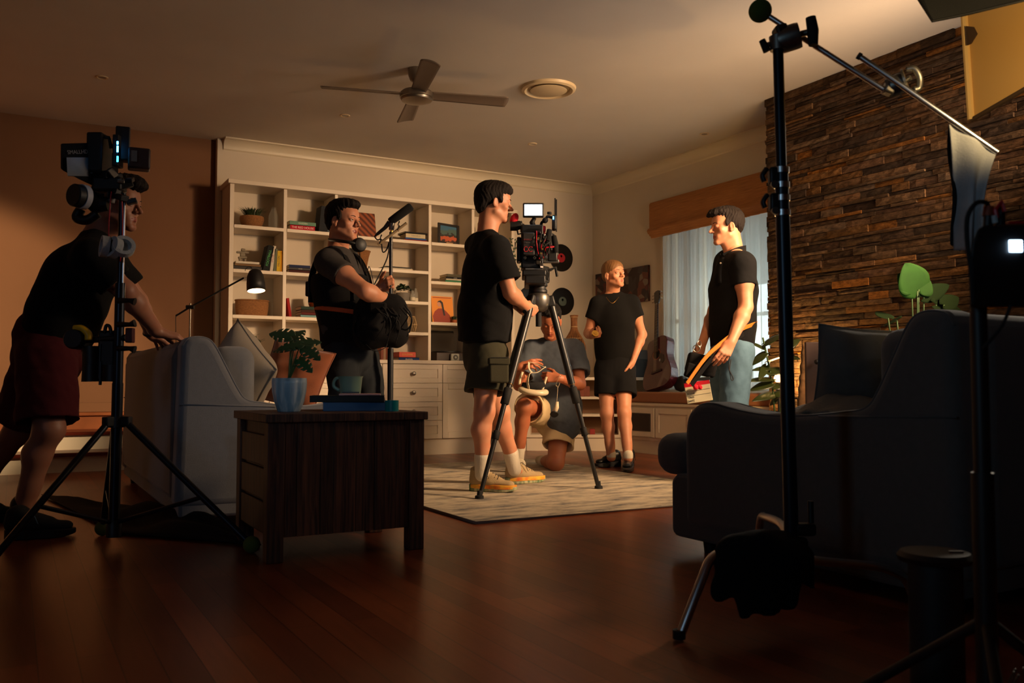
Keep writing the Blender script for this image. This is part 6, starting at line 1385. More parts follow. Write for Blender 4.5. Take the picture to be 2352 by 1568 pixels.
tx0 = SX(1030, 7.86); t = thing('record_player', 'record player with a smoky lid on the ledge behind the camera operator', 'record player', (tx0, 7.88, ZW)); obj('plinth_box', MB().box((tx0 - .17, 7.76, ZW), (tx0 + .17, 8.06, ZW + .085)), M('dark_walnut', (46, 26, 18), rough=.45), t, bevel=.006)
obj('platter', MB().cyl((tx0, 7.9, ZW + .085), (tx0, 7.9, ZW + .10), .14, 40), m_blk, t, smooth='auto')
obj('lid', MB().box((-.165, 0, 0), (.165, .012, .24), Matrix.Rotation(R_(-20), 3, 'X'), (tx0 + .0, 8.0, ZW + .09)), M('smoky_acrylic', (100, 92, 84), rough=.15, trans=.5), t, bevel=.006)
cx_ = SX(1045, 7.74); t = thing('table_clock', 'pale round-cornered clock in front of the record player', 'clock', (cx_, 7.74, ZW)); obj('case', MB().box((cx_ - .045, 7.72, ZW), (cx_ + .045, 7.75, ZW + .075)), M('pale_clock_case', (186, 186, 176), rough=.4), t, bevel=.014, segs=4)
obj('dial', MB().lathe([(0, .003), (.024, .003), (.026, 0)], (cx_, 7.719, ZW + .038), 28, axis=(0, -1, 0)), M('dark_dial', (70, 70, 66), rough=.3), t); obj('hub', MB().lathe([(0, .005), (.010, .005), (.010, 0)], (cx_, 7.719, ZW + .038), 16, axis=(0, -1, 0)), M('pale_clock_case'), t)
# bay 5: small frame and trailing plant
fx3 = SX(1106); t = thing('picture_frame', 'slim framed print standing in the last bay beside the camera operator\'s neck', 'picture', (fx3, YS, 2.02)); obj('frame', MB().box((fx3 - .06, 7.86, 2.02), (fx3 + .06, 7.875, 2.27)), M('pale_frame_print', (170, 156, 120), rough=.5), t, bevel=.003); obj('clasp', MB().box((fx3 - .062, 7.852, 2.19), (fx3 - .045, 7.858, 2.25)), M('rust_clasp', (90, 44, 24)), t)
vx = SX(1170); t = thing('trailing_plant', 'trailing leafy plant spilling from the end of the bookcase behind the eyepiece', 'potted plant', (vx, 7.84, 2.02)); obj('pot', MB().lathe([(0, 0), (.04, 0), (.05, .08), (0, .08)], (vx, 7.86, 2.02), 24), M('grey_ceramic'), t, smooth='auto')
fl = MB(); rr_ = random.Random(8)
for s_ in range(7):
    p_ = Vector((vx + rr_.uniform(-.05, .08), 7.80 + rr_.uniform(-.05, .02), 2.10)); st_ = [p_.copy()]
    for i in range(12): p_ = p_ + Vector((rr_.uniform(-.012, .016), -.004 if i < 3 else rr_.uniform(-.004, .004), .01 if i < 2 else -.034)); st_.append(p_.copy()); leaf(fl, p_, p_ + Vector((rr_.uniform(-.04, .04), -.012, rr_.uniform(-.03, .02))), (0, -1, .3), .011, False, i, .1, 5, 4)
    fl.tube(st_, .0015, 5)
obj('foliage', fl, m_leaf, t, smooth=True)
# ================================================================ WALL THINGS
def record(px, py, lab, lbl, lname):
    p = WY(px, py, YW - .004); t = thing('vinyl_record', lab, 'record', tuple(p), 'vinyl records on the wall')
    mv, = [M('vinyl_black', (12, 12, 13), rough=.28)]
    prof = [(0, .003)] + [(r / 1000, .003 if (r // 6) % 2 else .0026) for r in range(52, 148, 3)] + [(.150, .0015), (.150, 0), (0, 0)]
    obj('disc', MB().lathe(prof, p, 56, axis=(0, -1, 0)), mv, t, smooth='auto'); lb = obj('label', MB().lathe([(0, .0038), (.048, .0038), (.05, .003)], p, 40, axis=(0, -1, 0)), M(lname, lbl, rough=.5), t)
    obj('printed_crest', MB().lathe([(0, .0042), (.012, .0042)], p + Vector((0, 0, .018)), 20, axis=(0, -1, 0)), M('crest_ink_%d' % lbl[0], tuple(min(255, int(v * 1.5) + 20) for v in lbl)), lb)
    obj('spindle_hole', MB().lathe([(0, .0044), (.004, .0044)], p, 12, axis=(0, -1, 0)), m_blk, lb)
record(1289, 592, 'vinyl record with a red label, uppermost on the wall right of the film camera', (176, 16, 34), 'red_record_label')
record(1292, 692, 'vinyl record with a grey-green label on the wall above the kneeling man', (70, 84, 78), 'grey_record_label')
record(1217, 690, 'vinyl record half hidden behind the tripod head', (60, 40, 30), 'brown_record_label')
# canvas on window wall
c0 = WX(1370, 650, XW - .015); c1 = WX(1491, 650, XW - .015); zt_ = WX(1491, 608, XW - .015).z; zb2 = WX(1491, 691, XW - .015).z
mcv, N, L, b = nodes_mat('street_scene_canvas'); tc = nd(N, 'ShaderNodeTexCoord'); mp = nd(N, 'ShaderNodeMapping'); mp.inputs['Scale'].default_value = (1, 3, 1.4); L.new(tc.outputs['Generated'], mp.inputs[0])
vo = nd(N, 'ShaderNodeTexVoronoi', Scale=4.0); L.new(mp.outputs[0], vo.inputs['Vector']); sp = nd(N, 'ShaderNodeSeparateXYZ'); L.new(vo.outputs['Color'], sp.inputs[0]); rp = nd(N, 'ShaderNodeValToRGB'); rp.color_ramp.interpolation = 'CONSTANT'
for i, (p_, c_) in enumerate(((0, (36, 10, 12)), (.35, (82, 22, 20)), (.55, (50, 40, 44)), (.72, (120, 104, 92)), (.86, (96, 44, 26)))):
    e_ = rp.color_ramp.elements[0] if i == 0 else (rp.color_ramp.elements[1] if i == 1 else rp.color_ramp.elements.new(p_)); e_.position = p_; e_.color = lin(c_)
L.new(sp.outputs[0], rp.inputs[0]); L.new(rp.outputs[0], b.inputs['Base Color'])
tag(obj('canvas_print', MB().box((XW - .03, c1.y, zb2), (XW - .002, c0.y, zt_)), mcv, bevel=.002), 'unframed dark red street scene canvas on the wall behind the blond woman', 'picture')
# ---------- guitar on the bench
gd = WX(1520, 900, XB + .16); gx0 = gd.y
gt = thing('acoustic_guitar', 'burgundy acoustic guitar standing on the window bench', 'guitar', tuple(gd))
base = WX(1517, 897, XB + .12); base.z = .60; topp = WX(1519, 674, XW - .06)
axg = (topp - base).normalized(); sdg = Vector((0, -1, 0)); sdg = (sdg - axg * sdg.dot(axg)).normalized(); ng = sdg.cross(axg); ng = -ng if ng.x > 0 else ng
GL = (topp - base).length; BL = GL * .52
GO = [(0, .10), (.03, .155), (.08, .182), (.16, .200), (.28, .200), (.40, .178), (.52, .150), (.62, .138), (.74, .142), (.86, .147), (.93, .135), (.98, .10), (1, .06)]
def gout(t_):
    for (a_, wa), (c_, wc) in zip(GO, GO[1:]):
        if t_ <= c_: q = (t_ - a_) / (c_ - a_); return wa + (wc - wa) * (q * q * (3 - 2 * q) * .3 + q * .7)
    return GO[-1][1]
out = [(gout(i / 40), i / 40 * BL) for i in range(41)]; poly = [(w_, y) for w_, y in out] + [(-w_, y) for w_, y in out[::-1][1:-1]]
m_gtr = M('burgundy_guitar_lacquer', (74, 18, 32), rough=.22, coat=.5, var=.3, vscale=3)
G = lambda a, b_, d: base + sdg * a + axg * b_ + ng * d
body = obj('body', MB().prism(poly, -.045, .050, G), m_gtr, gt, bevel=.006, segs=3)
obj('sound_hole', MB().lathe([(0, .0012), (.046, .0012), (.046, 0)], G(0, BL * .66, .0505), 32, axis=ng), M('sound_hole_black', (8, 5, 5), rough=.9), gt)
obj('rosette', MB().lathe([(.048, .001), (.056, .001), (.056, 0)], G(0, BL * .66, .0506), 32, axis=ng), M('rosette_inlay', (150, 90, 70)), gt)
obj('bridge', MB().box((-.07, 0, 0), (.07, .012, .022), Matrix((sdg, ng, axg)).transposed(), G(0, BL * .30, .05)), M('rosewood', (44, 24, 18), rough=.4), gt, bevel=.003)
pgp = [(.03, BL * .62), (.055, BL * .66), (.10, BL * .60), (.11, BL * .48), (.08, BL * .44), (.05, BL * .50)]
obj('pickguard', MB().prism(pgp, .0505, .052, G), M('dark_pickguard', (30, 10, 12), rough=.2), gt)
obj('sticker', MB().prism([(.04, BL * .50), (.055, BL * .50), (.055, BL * .54), (.04, BL * .54)], .053, .0535, G), M('white_sticker', (200, 200, 195)), gt)
obj('neck', MB().prism([(-.026, BL * .70), (.026, BL * .70), (.022, GL * .87), (-.022, GL * .87)], .050, .064, G), M('rosewood'), gt, bevel=.003)
fr_ = MB(); 
for i in range(16): y = BL * .74 + (GL * .865 - BL * .74) * (1 - .943 ** (i + 1)) / .62; fr_.prism([(-.025, y), (.025, y), (.025, y + .0015), (-.025, y + .0015)], .064, .066, G)
obj('frets', fr_, m_knob, gt)
st_ = MB()
for i in range(6): st_.tube([G(-.017 + .0068 * i, BL * .31, .073), G(-.015 + .006 * i, GL * .87, .068)], .0009, 5)
obj('strings', st_, m_knob, gt)
hs = obj('headstock', MB().prism([(-.024, GL * .87), (.024, GL * .87), (.037, GL * .90), (.040, GL), (.015, GL + .012), (-.015, GL + .012), (-.040, GL), (-.037, GL * .90)], .045, .060, G), M('black_headstock', (20, 14, 14), rough=.25), gt, bevel=.002)
for sg in (-1, 1):
    for i in range(3): obj('tuning_peg', MB().tube([G(sg * .035, GL * (.91 + .035 * i), .052), G(sg * .055, GL * (.91 + .035 * i), .052), G(sg * .068, GL * (.91 + .035 * i), .052)], [.003, .004, .008], 10), m_knob, hs, smooth='auto')
bb_ = WX(1565, 897, XB + .22); tag(obj('round_speaker', MB().lathe([(0, -.05), (.055, -.045), (.072, -.02), (.072, .02), (.055, .045), (0, .05)], (XB + .22, bb_.y, .655), 28, axis=(-.9, 0, .3)), M('dark_speaker_mesh', (30, 26, 26), rough=.8), smooth=True), 'dark round speaker lying by the foot of the guitar', 'speaker')
# bamboo floor vase on corner shelf
vp = Vector((5.02, 7.62, .72)); t = thing('bamboo_vase', 'tall bottle-shaped bamboo cane vase on the corner shelf', 'vase', tuple(vp)); mcn = M('dark_bamboo_cane', (150, 96, 50), rough=.6, var=.4, vscale=20); prof = [(.085, 0), (.115, .12), (.118, .28), (.105, .36), (.06, .44), (.032, .50), (.030, .60), (.04, .64)]
m = MB()
for k in range(26):
    a = k * 2 * math.pi / 26; m.tube(catmull([vp + Vector((r * math.cos(a), r * math.sin(a), z)) for r, z in prof], 3), .0048, 6)
obj('canes', m, mcn, t, smooth=True); obj('liner', MB().lathe([(r * .93, z) for r, z in prof], vp, 28), M('dark_vase_liner', (50, 30, 18), rough=.8), t, smooth=True)
for z, r in ((.05, .10), (.16, .118), (.28, .12), (.40, .082), (.52, .034), (.62, .036)): obj('binding', MB().tube([vp + Vector((r * math.cos(q), r * math.sin(q), z)) for q in [i * math.pi / 14 for i in range(28)]], .004, 6, closed=True), M('light_cane'), t, smooth=True)
# things in the corner shelf
bk_ = WZ(1345, 905, .53); t = thing('wooden_tray', 'low reddish timber tray box on the upper corner shelf behind the kneeling man', 'tray', (4.85, 7.55, .53)); rt = frame_rot(dx)
obj('box_body', MB().box((.18, .06, 0), (.62, .22, .10), rt, pa + Vector((0, 0, .531))), M('red_timber', (130, 62, 40), rough=.5, var=.3, vscale=8, stretch=(1, 10, 1)), t, bevel=.004)
for k, (a0, w_, rgb, lab) in enumerate(((.26, .16, (206, 130, 30), 'yellow-orange cardboard box on the lowest corner shelf'), (.46, .10, (60, 50, 46), 'small dark box on the lowest corner shelf right of the orange one'), (.62, .05, (150, 40, 36), 'tiny red tin on the lowest corner shelf'))):
    tag(obj('cardboard_box' if k < 2 else 'red_tin', MB().box((a0, .06, 0), (a0 + w_, .16, (.06, .09, .05)[k]), rt, pa + Vector((0, 0, .1605))), M('box_card_%d' % k, rgb, rough=.6), bevel=.002), lab, 'box' if k < 2 else 'tin')
tag(obj('red_tin', MB().lathe([(0, 0), (.025, 0), (.025, .075), (0, .075)], pa + dx * .30 + nn * .1 + Vector((0, 0, .361)), 20), M('box_card_2'), smooth='auto'), 'short red tin on the middle corner shelf', 'tin')
rb = WZ(1473, 866, .72); t = thing('record_crate', 'dark crate of records at the end of the corner shelf behind the blond woman', 'crate', (5.35, 7.12, .72))
obj('crate_body', MB().box((XB + .06, 7.04, .721), (XB + .38, 7.22, .90)), M('dark_crate', (40, 32, 28), rough=.7, var=.5, vscale=30), t, bevel=.004)
for k in range(5): obj('sleeve', MB().box((XB + .075, 7.055 + .03 * k, .90), (XB + .365, 7.062 + .03 * k, .99 - .008 * k)), M('sleeve_tone_%d' % (k % 3), ((70, 60, 52), (40, 44, 50), (90, 60, 44))[k % 3]), t)
# ---------- plant and lamp between bench and stone wall
ph = thing('rubber_plant', 'tall broad-leafed rubber plant backlit by a hidden lamp beside the stone wall', 'potted plant', tuple(WZ(1780, 1095, 0)))
PD = 6.05; b0 = WZ(1782, 1096, 0); m_rub = M('rubber_plant_leaf', (52, 62, 28), rough=.3, var=.4, vscale=10)
b0 = Vector((W(1782, 900, PD).x, W(1782, 900, PD).y, 0))
obj('pot', MB().lathe([(0, 0), (.11, 0), (.15, .26), (.14, .26), (.13, .23), (0, .23)], b0, 32), M('dark_planter', (50, 44, 40), rough=.7), ph, smooth='auto')
tip = W(1752, 775, PD); stp = catmull([b0 + Vector((0, 0, .22)), W(1778, 930, PD), W(1770, 860, PD), tip], 6)
obj('stem', MB().tube(stp, .006, 8), m_stem, ph, smooth=True); obj('stem', MB().tube(catmull([b0 + Vector((.03, .02, .22)), W(1796, 900, PD), W(1806, 830, PD), W(1800, 780, PD)], 6), .006, 8), m_stem, ph, smooth=True)
lv = [((1755, 790), (1800, 762), .05), ((1755, 800), (1722, 782), .032), ((1757, 812), (1718, 838), .045), ((1765, 830), (1800, 812), .045), ((1768, 845), (1727, 846), .035), ((1770, 855), (1812, 842), .045), ((1772, 870), (1712, 868), .04), ((1774, 880), (1722, 892), .045), ((1776, 890), (1806, 880), .038), ((1778, 905), (1730, 915), .04), ((1780, 905), (1818, 900), .045), ((1800, 800), (1838, 775), .045), ((1802, 820), (1836, 820), .04), ((1775, 860), (1750, 850), .03), ((1784, 915), (1766, 930), .03), ((1760, 840), (1745, 868), .032)]
for i, (a, c, w_) in enumerate(lv):
    q = (i % 3 - 1) * .07; obj('leaf', leaf(MB(), W(a[0], a[1], PD), W(c[0], c[1], PD - .05 + q), UP - FWD * .7 + RGT * (.3 if i % 2 else -.3), w_, False, i, .12, 12, 6), m_rub, ph, smooth=True, thick=.001)
lp_ = W(1788, 868, 6.35); t = thing('table_lamp', 'small glowing bulb lamp hidden behind the rubber plant', 'lamp', tuple(lp_ - UP * .12))
obj('bulb', MB().ball(lp_, .032, 14), M('warm_lit_bulb', (255, 190, 100), emis=30), t, smooth=True); obj('socket', MB().cyl(lp_ - UP * .11, lp_ - UP * .03, .018), m_blk, t, smooth='auto'); obj('stand', MB().tube([(lp_.x, lp_.y, 0), lp_ - UP * .10], .008), m_blk, t, smooth='auto'); obj('foot', MB().lathe([(0, 0), (.09, 0), (.09, .012), (0, .014)], (lp_.x, lp_.y, 0), 24), m_blk, t)
point_light('corner_lamp_light', lp_ + UP * .0 + RGT * .04, 34, (1.0, .58, .20), .035)
# timber prop, brown panel between plant and right sofa
t = thing('birch_branch', 'knobbly bare branch leaning upright against the stone beside the glowing lamp', 'branch', tuple(WZ(1838, 1100, 0))); bd_ = 5.95
obj('bark', MB().tube(catmull([W(1836, 1080, bd_), W(1838, 960, bd_), W(1843, 900, bd_), W(1847, 850, bd_), W(1851, 790, bd_)], 6), [.028 + .004 * math.sin(i * 2.1) for i in range(25)], 12), M('pale_bark', (150, 110, 70), rough=.95, bump=1, bscale=40, var=.5, vscale=12), t, smooth=True)
cbp = W(1868, 900, 5.5); t = thing('wooden_door_panel', 'brown timber cupboard door standing by the stone wall with a round black knob', 'panel', (cbp.x, cbp.y, 0)); rp_ = frame_rot(RGT)
obj('panel', MB().box((-.042, 0, 0), (.046, .03, W(1868, 785, 5.5).z), rp_, (cbp.x, cbp.y, 0)), M('brown_painted_timber', (66, 40, 26), rough=.5), t, bevel=.004); kq = W(1876, 831, 5.44); obj('knob', MB().ball(kq, .016, 12), m_blk, t, smooth=True); obj('edge_strip', MB().box((.046, .0, 0), (.06, .03, W(1868, 785, 5.5).z), rp_, (cbp.x, cbp.y, 0)), m_blk, t)
# green plant behind the right sofa
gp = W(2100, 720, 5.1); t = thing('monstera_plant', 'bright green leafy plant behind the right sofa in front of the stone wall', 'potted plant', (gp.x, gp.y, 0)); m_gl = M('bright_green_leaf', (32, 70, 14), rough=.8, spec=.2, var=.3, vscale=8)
obj('pot', MB().lathe([(0, 0), (.12, 0), (.16, .28), (.15, .28), (.14, .25), (0, .25)], (gp.x, gp.y, 0), 32), M('dark_planter'), t, smooth='auto')
for i, (a, c, w_) in enumerate([((2107, 668), (2082, 604), .105), ((2094, 662), (2064, 628), .075), ((2110, 665), (2136, 640), .07), ((2122, 682), (2184, 652), .05), ((2168, 700), (2205, 680), .05), ((2040, 730), (2014, 712), .05), ((2060, 735), (2030, 742), .05), ((2150, 700), (2220, 716), .06)]):
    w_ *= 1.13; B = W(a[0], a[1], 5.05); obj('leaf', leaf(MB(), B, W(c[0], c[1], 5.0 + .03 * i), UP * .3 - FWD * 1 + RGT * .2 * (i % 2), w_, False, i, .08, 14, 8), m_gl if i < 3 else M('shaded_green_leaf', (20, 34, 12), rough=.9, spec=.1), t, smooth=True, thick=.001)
    obj('stem', MB().tube(bez((gp.x, gp.y, .25), (gp.x, gp.y, .6), B - UP * .15, B, 8), .005, 6), m_stem, t, smooth=True)
# ================================================================ FILM GEAR
m_al = M('cast_aluminium', (120, 116, 110), rough=.4, metal=.9); m_chr = M('chrome_tube', (200, 200, 202), rough=.30, metal=1); m_blt = M('black_stand_tube', (34, 38, 46), rough=.32, metal=.6)
m_rub2 = M('black_rubber_grip', (18, 18, 18), rough=.8); m_foam = M('black_foam_windscreen', (12, 12, 13), rough=1, bump=.6, bscale=300); m_scr = M('bright_screen', (225, 240, 255), emis=6); m_led = M('blue_led', (70, 170, 255), emis=14); m_red = M('red_anodised', (190, 18, 34), rough=.35)
m_carb = M('carbon_fibre_tube', (30, 29, 28), rough=.35); m_brs = M('brass_ring', (150, 120, 80), rough=.3, metal=1)
# ---------- tripod
apex = W(1237, 694, 5.46); fA, fB = WZ(1101, 1144, .016), WZ(1375, 1121, .016); fC = Vector((fA.x + fB.x, fA.y + fB.y, 0)) / 2
mid = (fA + fB) / 2; prp = (fB - fA).cross(UP).normalized() * -1; prp = prp if prp.dot(FWD) > 0 else -prp; fC = mid + prp * .72; fC.z = .016
tp = thing('camera_tripod', 'black carbon tripod with a metal bowl carrying the film camera on the rug', 'tripod', (apex.x, apex.y, 0))
for k, ft in enumerate((fA, fB, fC)):
    dirh = Vector((ft.x - apex.x, ft.y - apex.y, 0)).normalized(); top = apex + dirh * .075 - UP * .0
    P = lambda t_: top.lerp(ft, t_)
    lg = obj('leg', MB().tube([P(.02), P(.44)], .0225, 16), m_carb, tp, smooth='auto')
    obj('lower_tube', MB().tube([P(.40), P(.985)], [.0165, .0130], 14), m_carb, lg, smooth='auto')
    obj('lock_collar', MB().tube([P(.425), P(.435), P(.445)], [.0205, .0215, .0205], 16), m_brs, lg, smooth='auto')
    obj('twist_lock', MB().lathe([(.018, 0), (.0245, .005), (.0245, .10), (.018, .105)], P(.545), 16, axis=(top - ft), rib=lambda a, z: 1 + .05 * math.sin(a * 14)), m_rub2, lg, smooth=True)
    obj('twist_lock', MB().lathe([(.015, 0), (.020, .004), (.020, .05), (.015, .055)], P(.72), 16, axis=(top - ft), rib=lambda a, z: 1 + .05 * math.sin(a * 12)), m_rub2, lg, smooth=True)
    obj('foot', MB().lathe([(.012, .045), (.014, .02), (.024, .016), (.026, 0), (0, 0)], Vector((ft.x, ft.y, .0145)), 18), m_rub2, lg, smooth='auto')
    obj('hinge', MB().cbox(top + UP * .005, (.05, .05, .07), frame_rot(dirh.cross(UP), z=(top - ft))), m_blk, tp, bevel=.01)
obj('bowl', MB().lathe([(.03, -.06), (.055, -.045), (.066, -.02), (.070, .01), (.070, .035), (.062, .05), (.05, .055), (0, .055)], apex, 36), m_al, tp, smooth='auto')
obj('pan_head', MB().lathe([(.05, .055), (.055, .06), (.055, .075), (.048, .08), (.048, .095), (.056, .10), (.056, .12), (0, .12)], apex, 36), m_blk, tp, smooth='auto')
obj('bowl_clamp', MB().cyl(apex - UP * .15, apex - UP * .05, .018), m_rub2, tp, smooth='auto')
obj('head_block', MB().box((-.065, -.05, .12), (.065, .05, .225), frame_rot(RGT * .5 + FWD * .87), apex), m_blk, tp, bevel=.014, segs=3)
obj('tilt_knob', MB().lathe([(0, 0), (.03, 0), (.034, .008), (.034, .022), (0, .026)], apex + UP * .18 - FWD * .052, 28, axis=-FWD), m_rub2, tp, smooth='auto'); obj('knob_badge', MB().lathe([(0, .0), (.012, 0)], apex + UP * .18 - FWD * .079 - RGT * 0, 20, axis=-FWD), M('dull_red_badge', (150, 60, 44)), tp)
obj('lock_lever', MB().tube([apex + UP * .20 + RGT * .07, apex + UP * .215 + RGT * .105, apex + UP * .16 + RGT * .115], [.01, .010, .008], 10), m_rub2, tp, smooth='auto')
hnd = W(1218, 704, 5.42); obj('pan_handle', MB().tube([apex + UP * .15 - RGT * .04, W(1216, 690, 5.44), W(1205, 716, 5.35)], [.008, .012, .014], 12), m_rub2, tp, smooth='auto')
# ---------- film camera
K = 5.46 / F_PX
cb = apex + UP * .225; cam = thing('film_camera', 'rigged black cinema camera with a bright top monitor and red eyecup', 'camera', tuple(cb))
LD_ = (RGT * .36 + FWD * .93).normalized(); RB = frame_rot(LD_); SD = LD_.cross(UP)            # lens points away to the right
def cbx(nm, px, py, w_, h_, dp, mat=m_blk, dd=0, bev=.008, par=None, rot=None): 
    return obj(nm, MB().cbox(W(px, py, 5.44 + dd), (dp, w_ * K, h_ * K), rot or RB), mat, par or cam, bevel=bev)
FR = Matrix((-FWD, RGT, UP)).transposed()
bd_ = cbx('camera_body', 1222, 570, 50, 100, .16, M('anodised_black_body', (24, 24, 26), rough=.4), rot=FR)
cbx('base_plate', 1226, 632, 54, 14, .26, rot=FR); cbx('quick_release', 1226, 622, 40, 4, .2, m_al, rot=FR, bev=.001); cbx('sliding_plate', 1228, 648, 46, 20, .3, rot=FR)
bt_ = cbx('battery', 1214, 562, 28, 52, .07, M('battery_plastic', (34, 32, 32), rough=.5), dd=-.10, rot=FR)
fc_ = Euler((math.pi / 2, 0, -YAW)); mr_ = M('printed_red_mark', (200, 30, 40), rough=.4)
text('battery_print', 'ENERGY', M('dim_print', (120, 40, 44)), W(1213, 550, 5.298), fc_, .014, bt_); text('battery_print', 'mm mm', M('grey_print', (130, 126, 120)), W(1213, 557, 5.298), fc_, .008, bt_)
mk = MB(); 
for q in (0, 1): mk.tube([W(1208 + q * 11, 572, 5.298) + (RGT * math.cos(a) * .013 + UP * math.sin(a) * .015) for a in [R_(40) + i * R_(280) / 12 for i in range(13)]], .0018, 6)
obj('battery_emblem', mk, mr_, bt_, smooth=True)
cbx('battery_plate', 1216, 568, 38, 84, .04, dd=-.06, rot=FR)
for px, py in ((1206, 592), (1228, 592)): obj('rod_end', MB().tube([W(px, py, 5.30), W(px, py, 5.60)], .0085, 16), m_al, cam, smooth='auto'); obj('rod_bore', MB().lathe([(0, .001), (.005, .001)], W(px, py, 5.30), 12, axis=-FWD), m_foam, cam)
cbx('left_wing', 1192, 575, 10, 56, .12, rot=FR); cbx('left_cap', 1193, 562, 12, 12, .13, M('battery_plastic'), rot=FR)
obj('lens', MB().lathe([(0, 0), (.045, 0), (.045, .06), (.055, .065), (.055, .14), (.048, .15), (.048, .18), (0, .18)], W(1228, 575, 5.50), 36, axis=LD_), m_blk, cam, smooth='auto')
obj('matte_box', MB().cbox(W(1246, 560, 5.72), (.06, .15, .13), RB), m_blk, cam, bevel=.006)
# follow gear / side devices / cables / connectors
side = MB(); rr_ = random.Random(3)
for i in range(16):
    c = W(1240 + rr_.uniform(-7, 12), 535 + i * 5.2, 5.33 + rr_.uniform(-.02, .04)); side.cbox(c, (rr_.uniform(.012, .03), rr_.uniform(.012, .03), rr_.uniform(.010, .022)), frame_rot((rr_.uniform(-1, 1), rr_.uniform(-1, 1), 0)))
obj('connector_block', side, M('mixed_black_metal', (44, 40, 38), rough=.3, metal=.6), cam, bevel=.002)
for i, (px, py, col) in enumerate(((1237, 547, (200, 170, 60)), (1242, 554, (190, 160, 110)), (1246, 563, (250, 210, 110)), (1246, 572, (250, 210, 110)), (1243, 582, (200, 150, 150)))):
    obj('gold_connector', MB().lathe([(.002, .008), (.006, .008), (.006, 0)], W(px, py, 5.30), 12, axis=-FWD), M('gold', (230, 180, 90), rough=.3, metal=1), cam, smooth='auto')
for i in range(9):
    a0 = W(1232 + 3 * i, 530 + 4 * i, 5.36); a1 = W(1240 + 2 * i, 600 - 2 * i, 5.34); obj('cable', MB().tube(catmull([a0, a0 - FWD * .05 + RGT * .02 * (i % 3) - UP * .02, (a0 + a1) / 2 - FWD * .06 + RGT * (.01 * (i % 4) - .01), a1], 6), .0028 + .0006 * (i % 3), 6), m_rub2 if i % 4 else m_red, cam, smooth=True)
obj('hand_grip', MB().tube([W(1256, 582, 5.36), W(1258, 555, 5.36), W(1262, 528, 5.38)], [.016, .020, .016], 14), m_foam, cam, smooth=True); obj('hand_grip', MB().tube([W(1276, 580, 5.42), W(1275, 560, 5.42), W(1272, 542, 5.43)], [.018, .020, .016], 14), m_foam, cam, smooth=True)
cbx('focus_motor', 1269, 588, 22, 26, .05, rot=FR); cbx('motor_arm', 1266, 600, 36, 8, .03, m_al, rot=FR, bev=.003); cbx('grip_cap', 1276, 584, 12, 5, .04, m_al, rot=FR, bev=.002)
obj('rosette', MB().cyl(W(1254, 632, 5.36), W(1254, 632, 5.42), .022), m_rub2, cam, smooth='auto'); obj('side_lever', MB().tube([W(1256, 622, 5.38), W(1259, 634, 5.37), W(1258, 643, 5.37)], [.008, .009, .007], 10), m_rub2, cam, smooth='auto')
# monitor with screen
mo_ = cbx('monitor', 1225, 483, 48, 33, .03, rot=FR, dd=-.05, bev=.006); obj('screen', MB().cbox(W(1225, 482, 5.374), (.002, 40 * K, 25 * K), FR), m_scr, mo_)
obj('monitor_arm', MB().tube([W(1228, 500, 5.42), W(1222, 510, 5.42), W(1228, 530, 5.43)], [.012, .016, .018], 12), m_blk, cam, smooth='auto'); cbx('top_handle', 1224, 532, 40, 10, .16, rot=FR); cbx('handle_post', 1200, 524, 10, 20, .04, rot=FR); cbx('handle_front', 1245, 528, 16, 14, .10, m_red, rot=FR)
# transmitter with two antennas and blue light
tr_ = cbx('transmitter', 1273, 512, 10, 34, .06, rot=FR, dd=-.05); obj('status_light', MB().cbox(W(1271, 500, 5.352), (.002, 2.6 * K, 7 * K), FR), m_led, tr_)
for px, y0_, y1_ in ((1275, 455, 497), (1278, 458, 532)): obj('antenna', MB().tube([W(px, y1_, 5.40), W(px, y0_, 5.40)], .0042, 8), m_rub2, tr_, smooth='auto')
obj('magic_arm', MB().tube(catmull([W(1268, 500, 5.40), W(1258, 497, 5.40), W(1252, 506, 5.40), W(1244, 512, 5.42), W(1242, 528, 5.43)], 5), .009, 10), m_rub2, cam, smooth=True); obj('arm_knob', MB().lathe([(0, 0), (.014, .0), (.014, .014), (0, .016)], W(1262, 492, 5.38), 14, axis=UP), m_rub2, cam, smooth='auto'); obj('arm_joint', MB().ball(W(1252, 506, 5.39), .018, 10), m_rub2, cam, smooth=True)
# viewfinder
ev = obj('viewfinder', MB().tube([W(1196, 516, 5.42), W(1184, 519, 5.42), W(1172, 519, 5.42)], [.026, .030, .030], 20), m_blk, cam, smooth='auto')
obj('eyecup', MB().ball(W(1181, 503, 5.42), .040, 14, sc_=(.62, .5, 1.0), rot=Matrix((RGT * .9 + UP * -.4, FWD, UP * .9 + RGT * .4)).transposed()), M('red_eyecup_cloth', (196, 16, 34), rough=.9), ev, smooth=True)
obj('finder_arm', MB().tube([W(1196, 512, 5.42), W(1194, 508, 5.43), W(1200, 526, 5.43)], [.010, .012, .012], 10), m_blk, cam, smooth='auto'); obj('finder_bracket', MB().tube([W(1187, 524, 5.40), W(1190, 538, 5.40), W(1198, 536, 5.42)], .005, 8), m_blk, cam, smooth='auto')
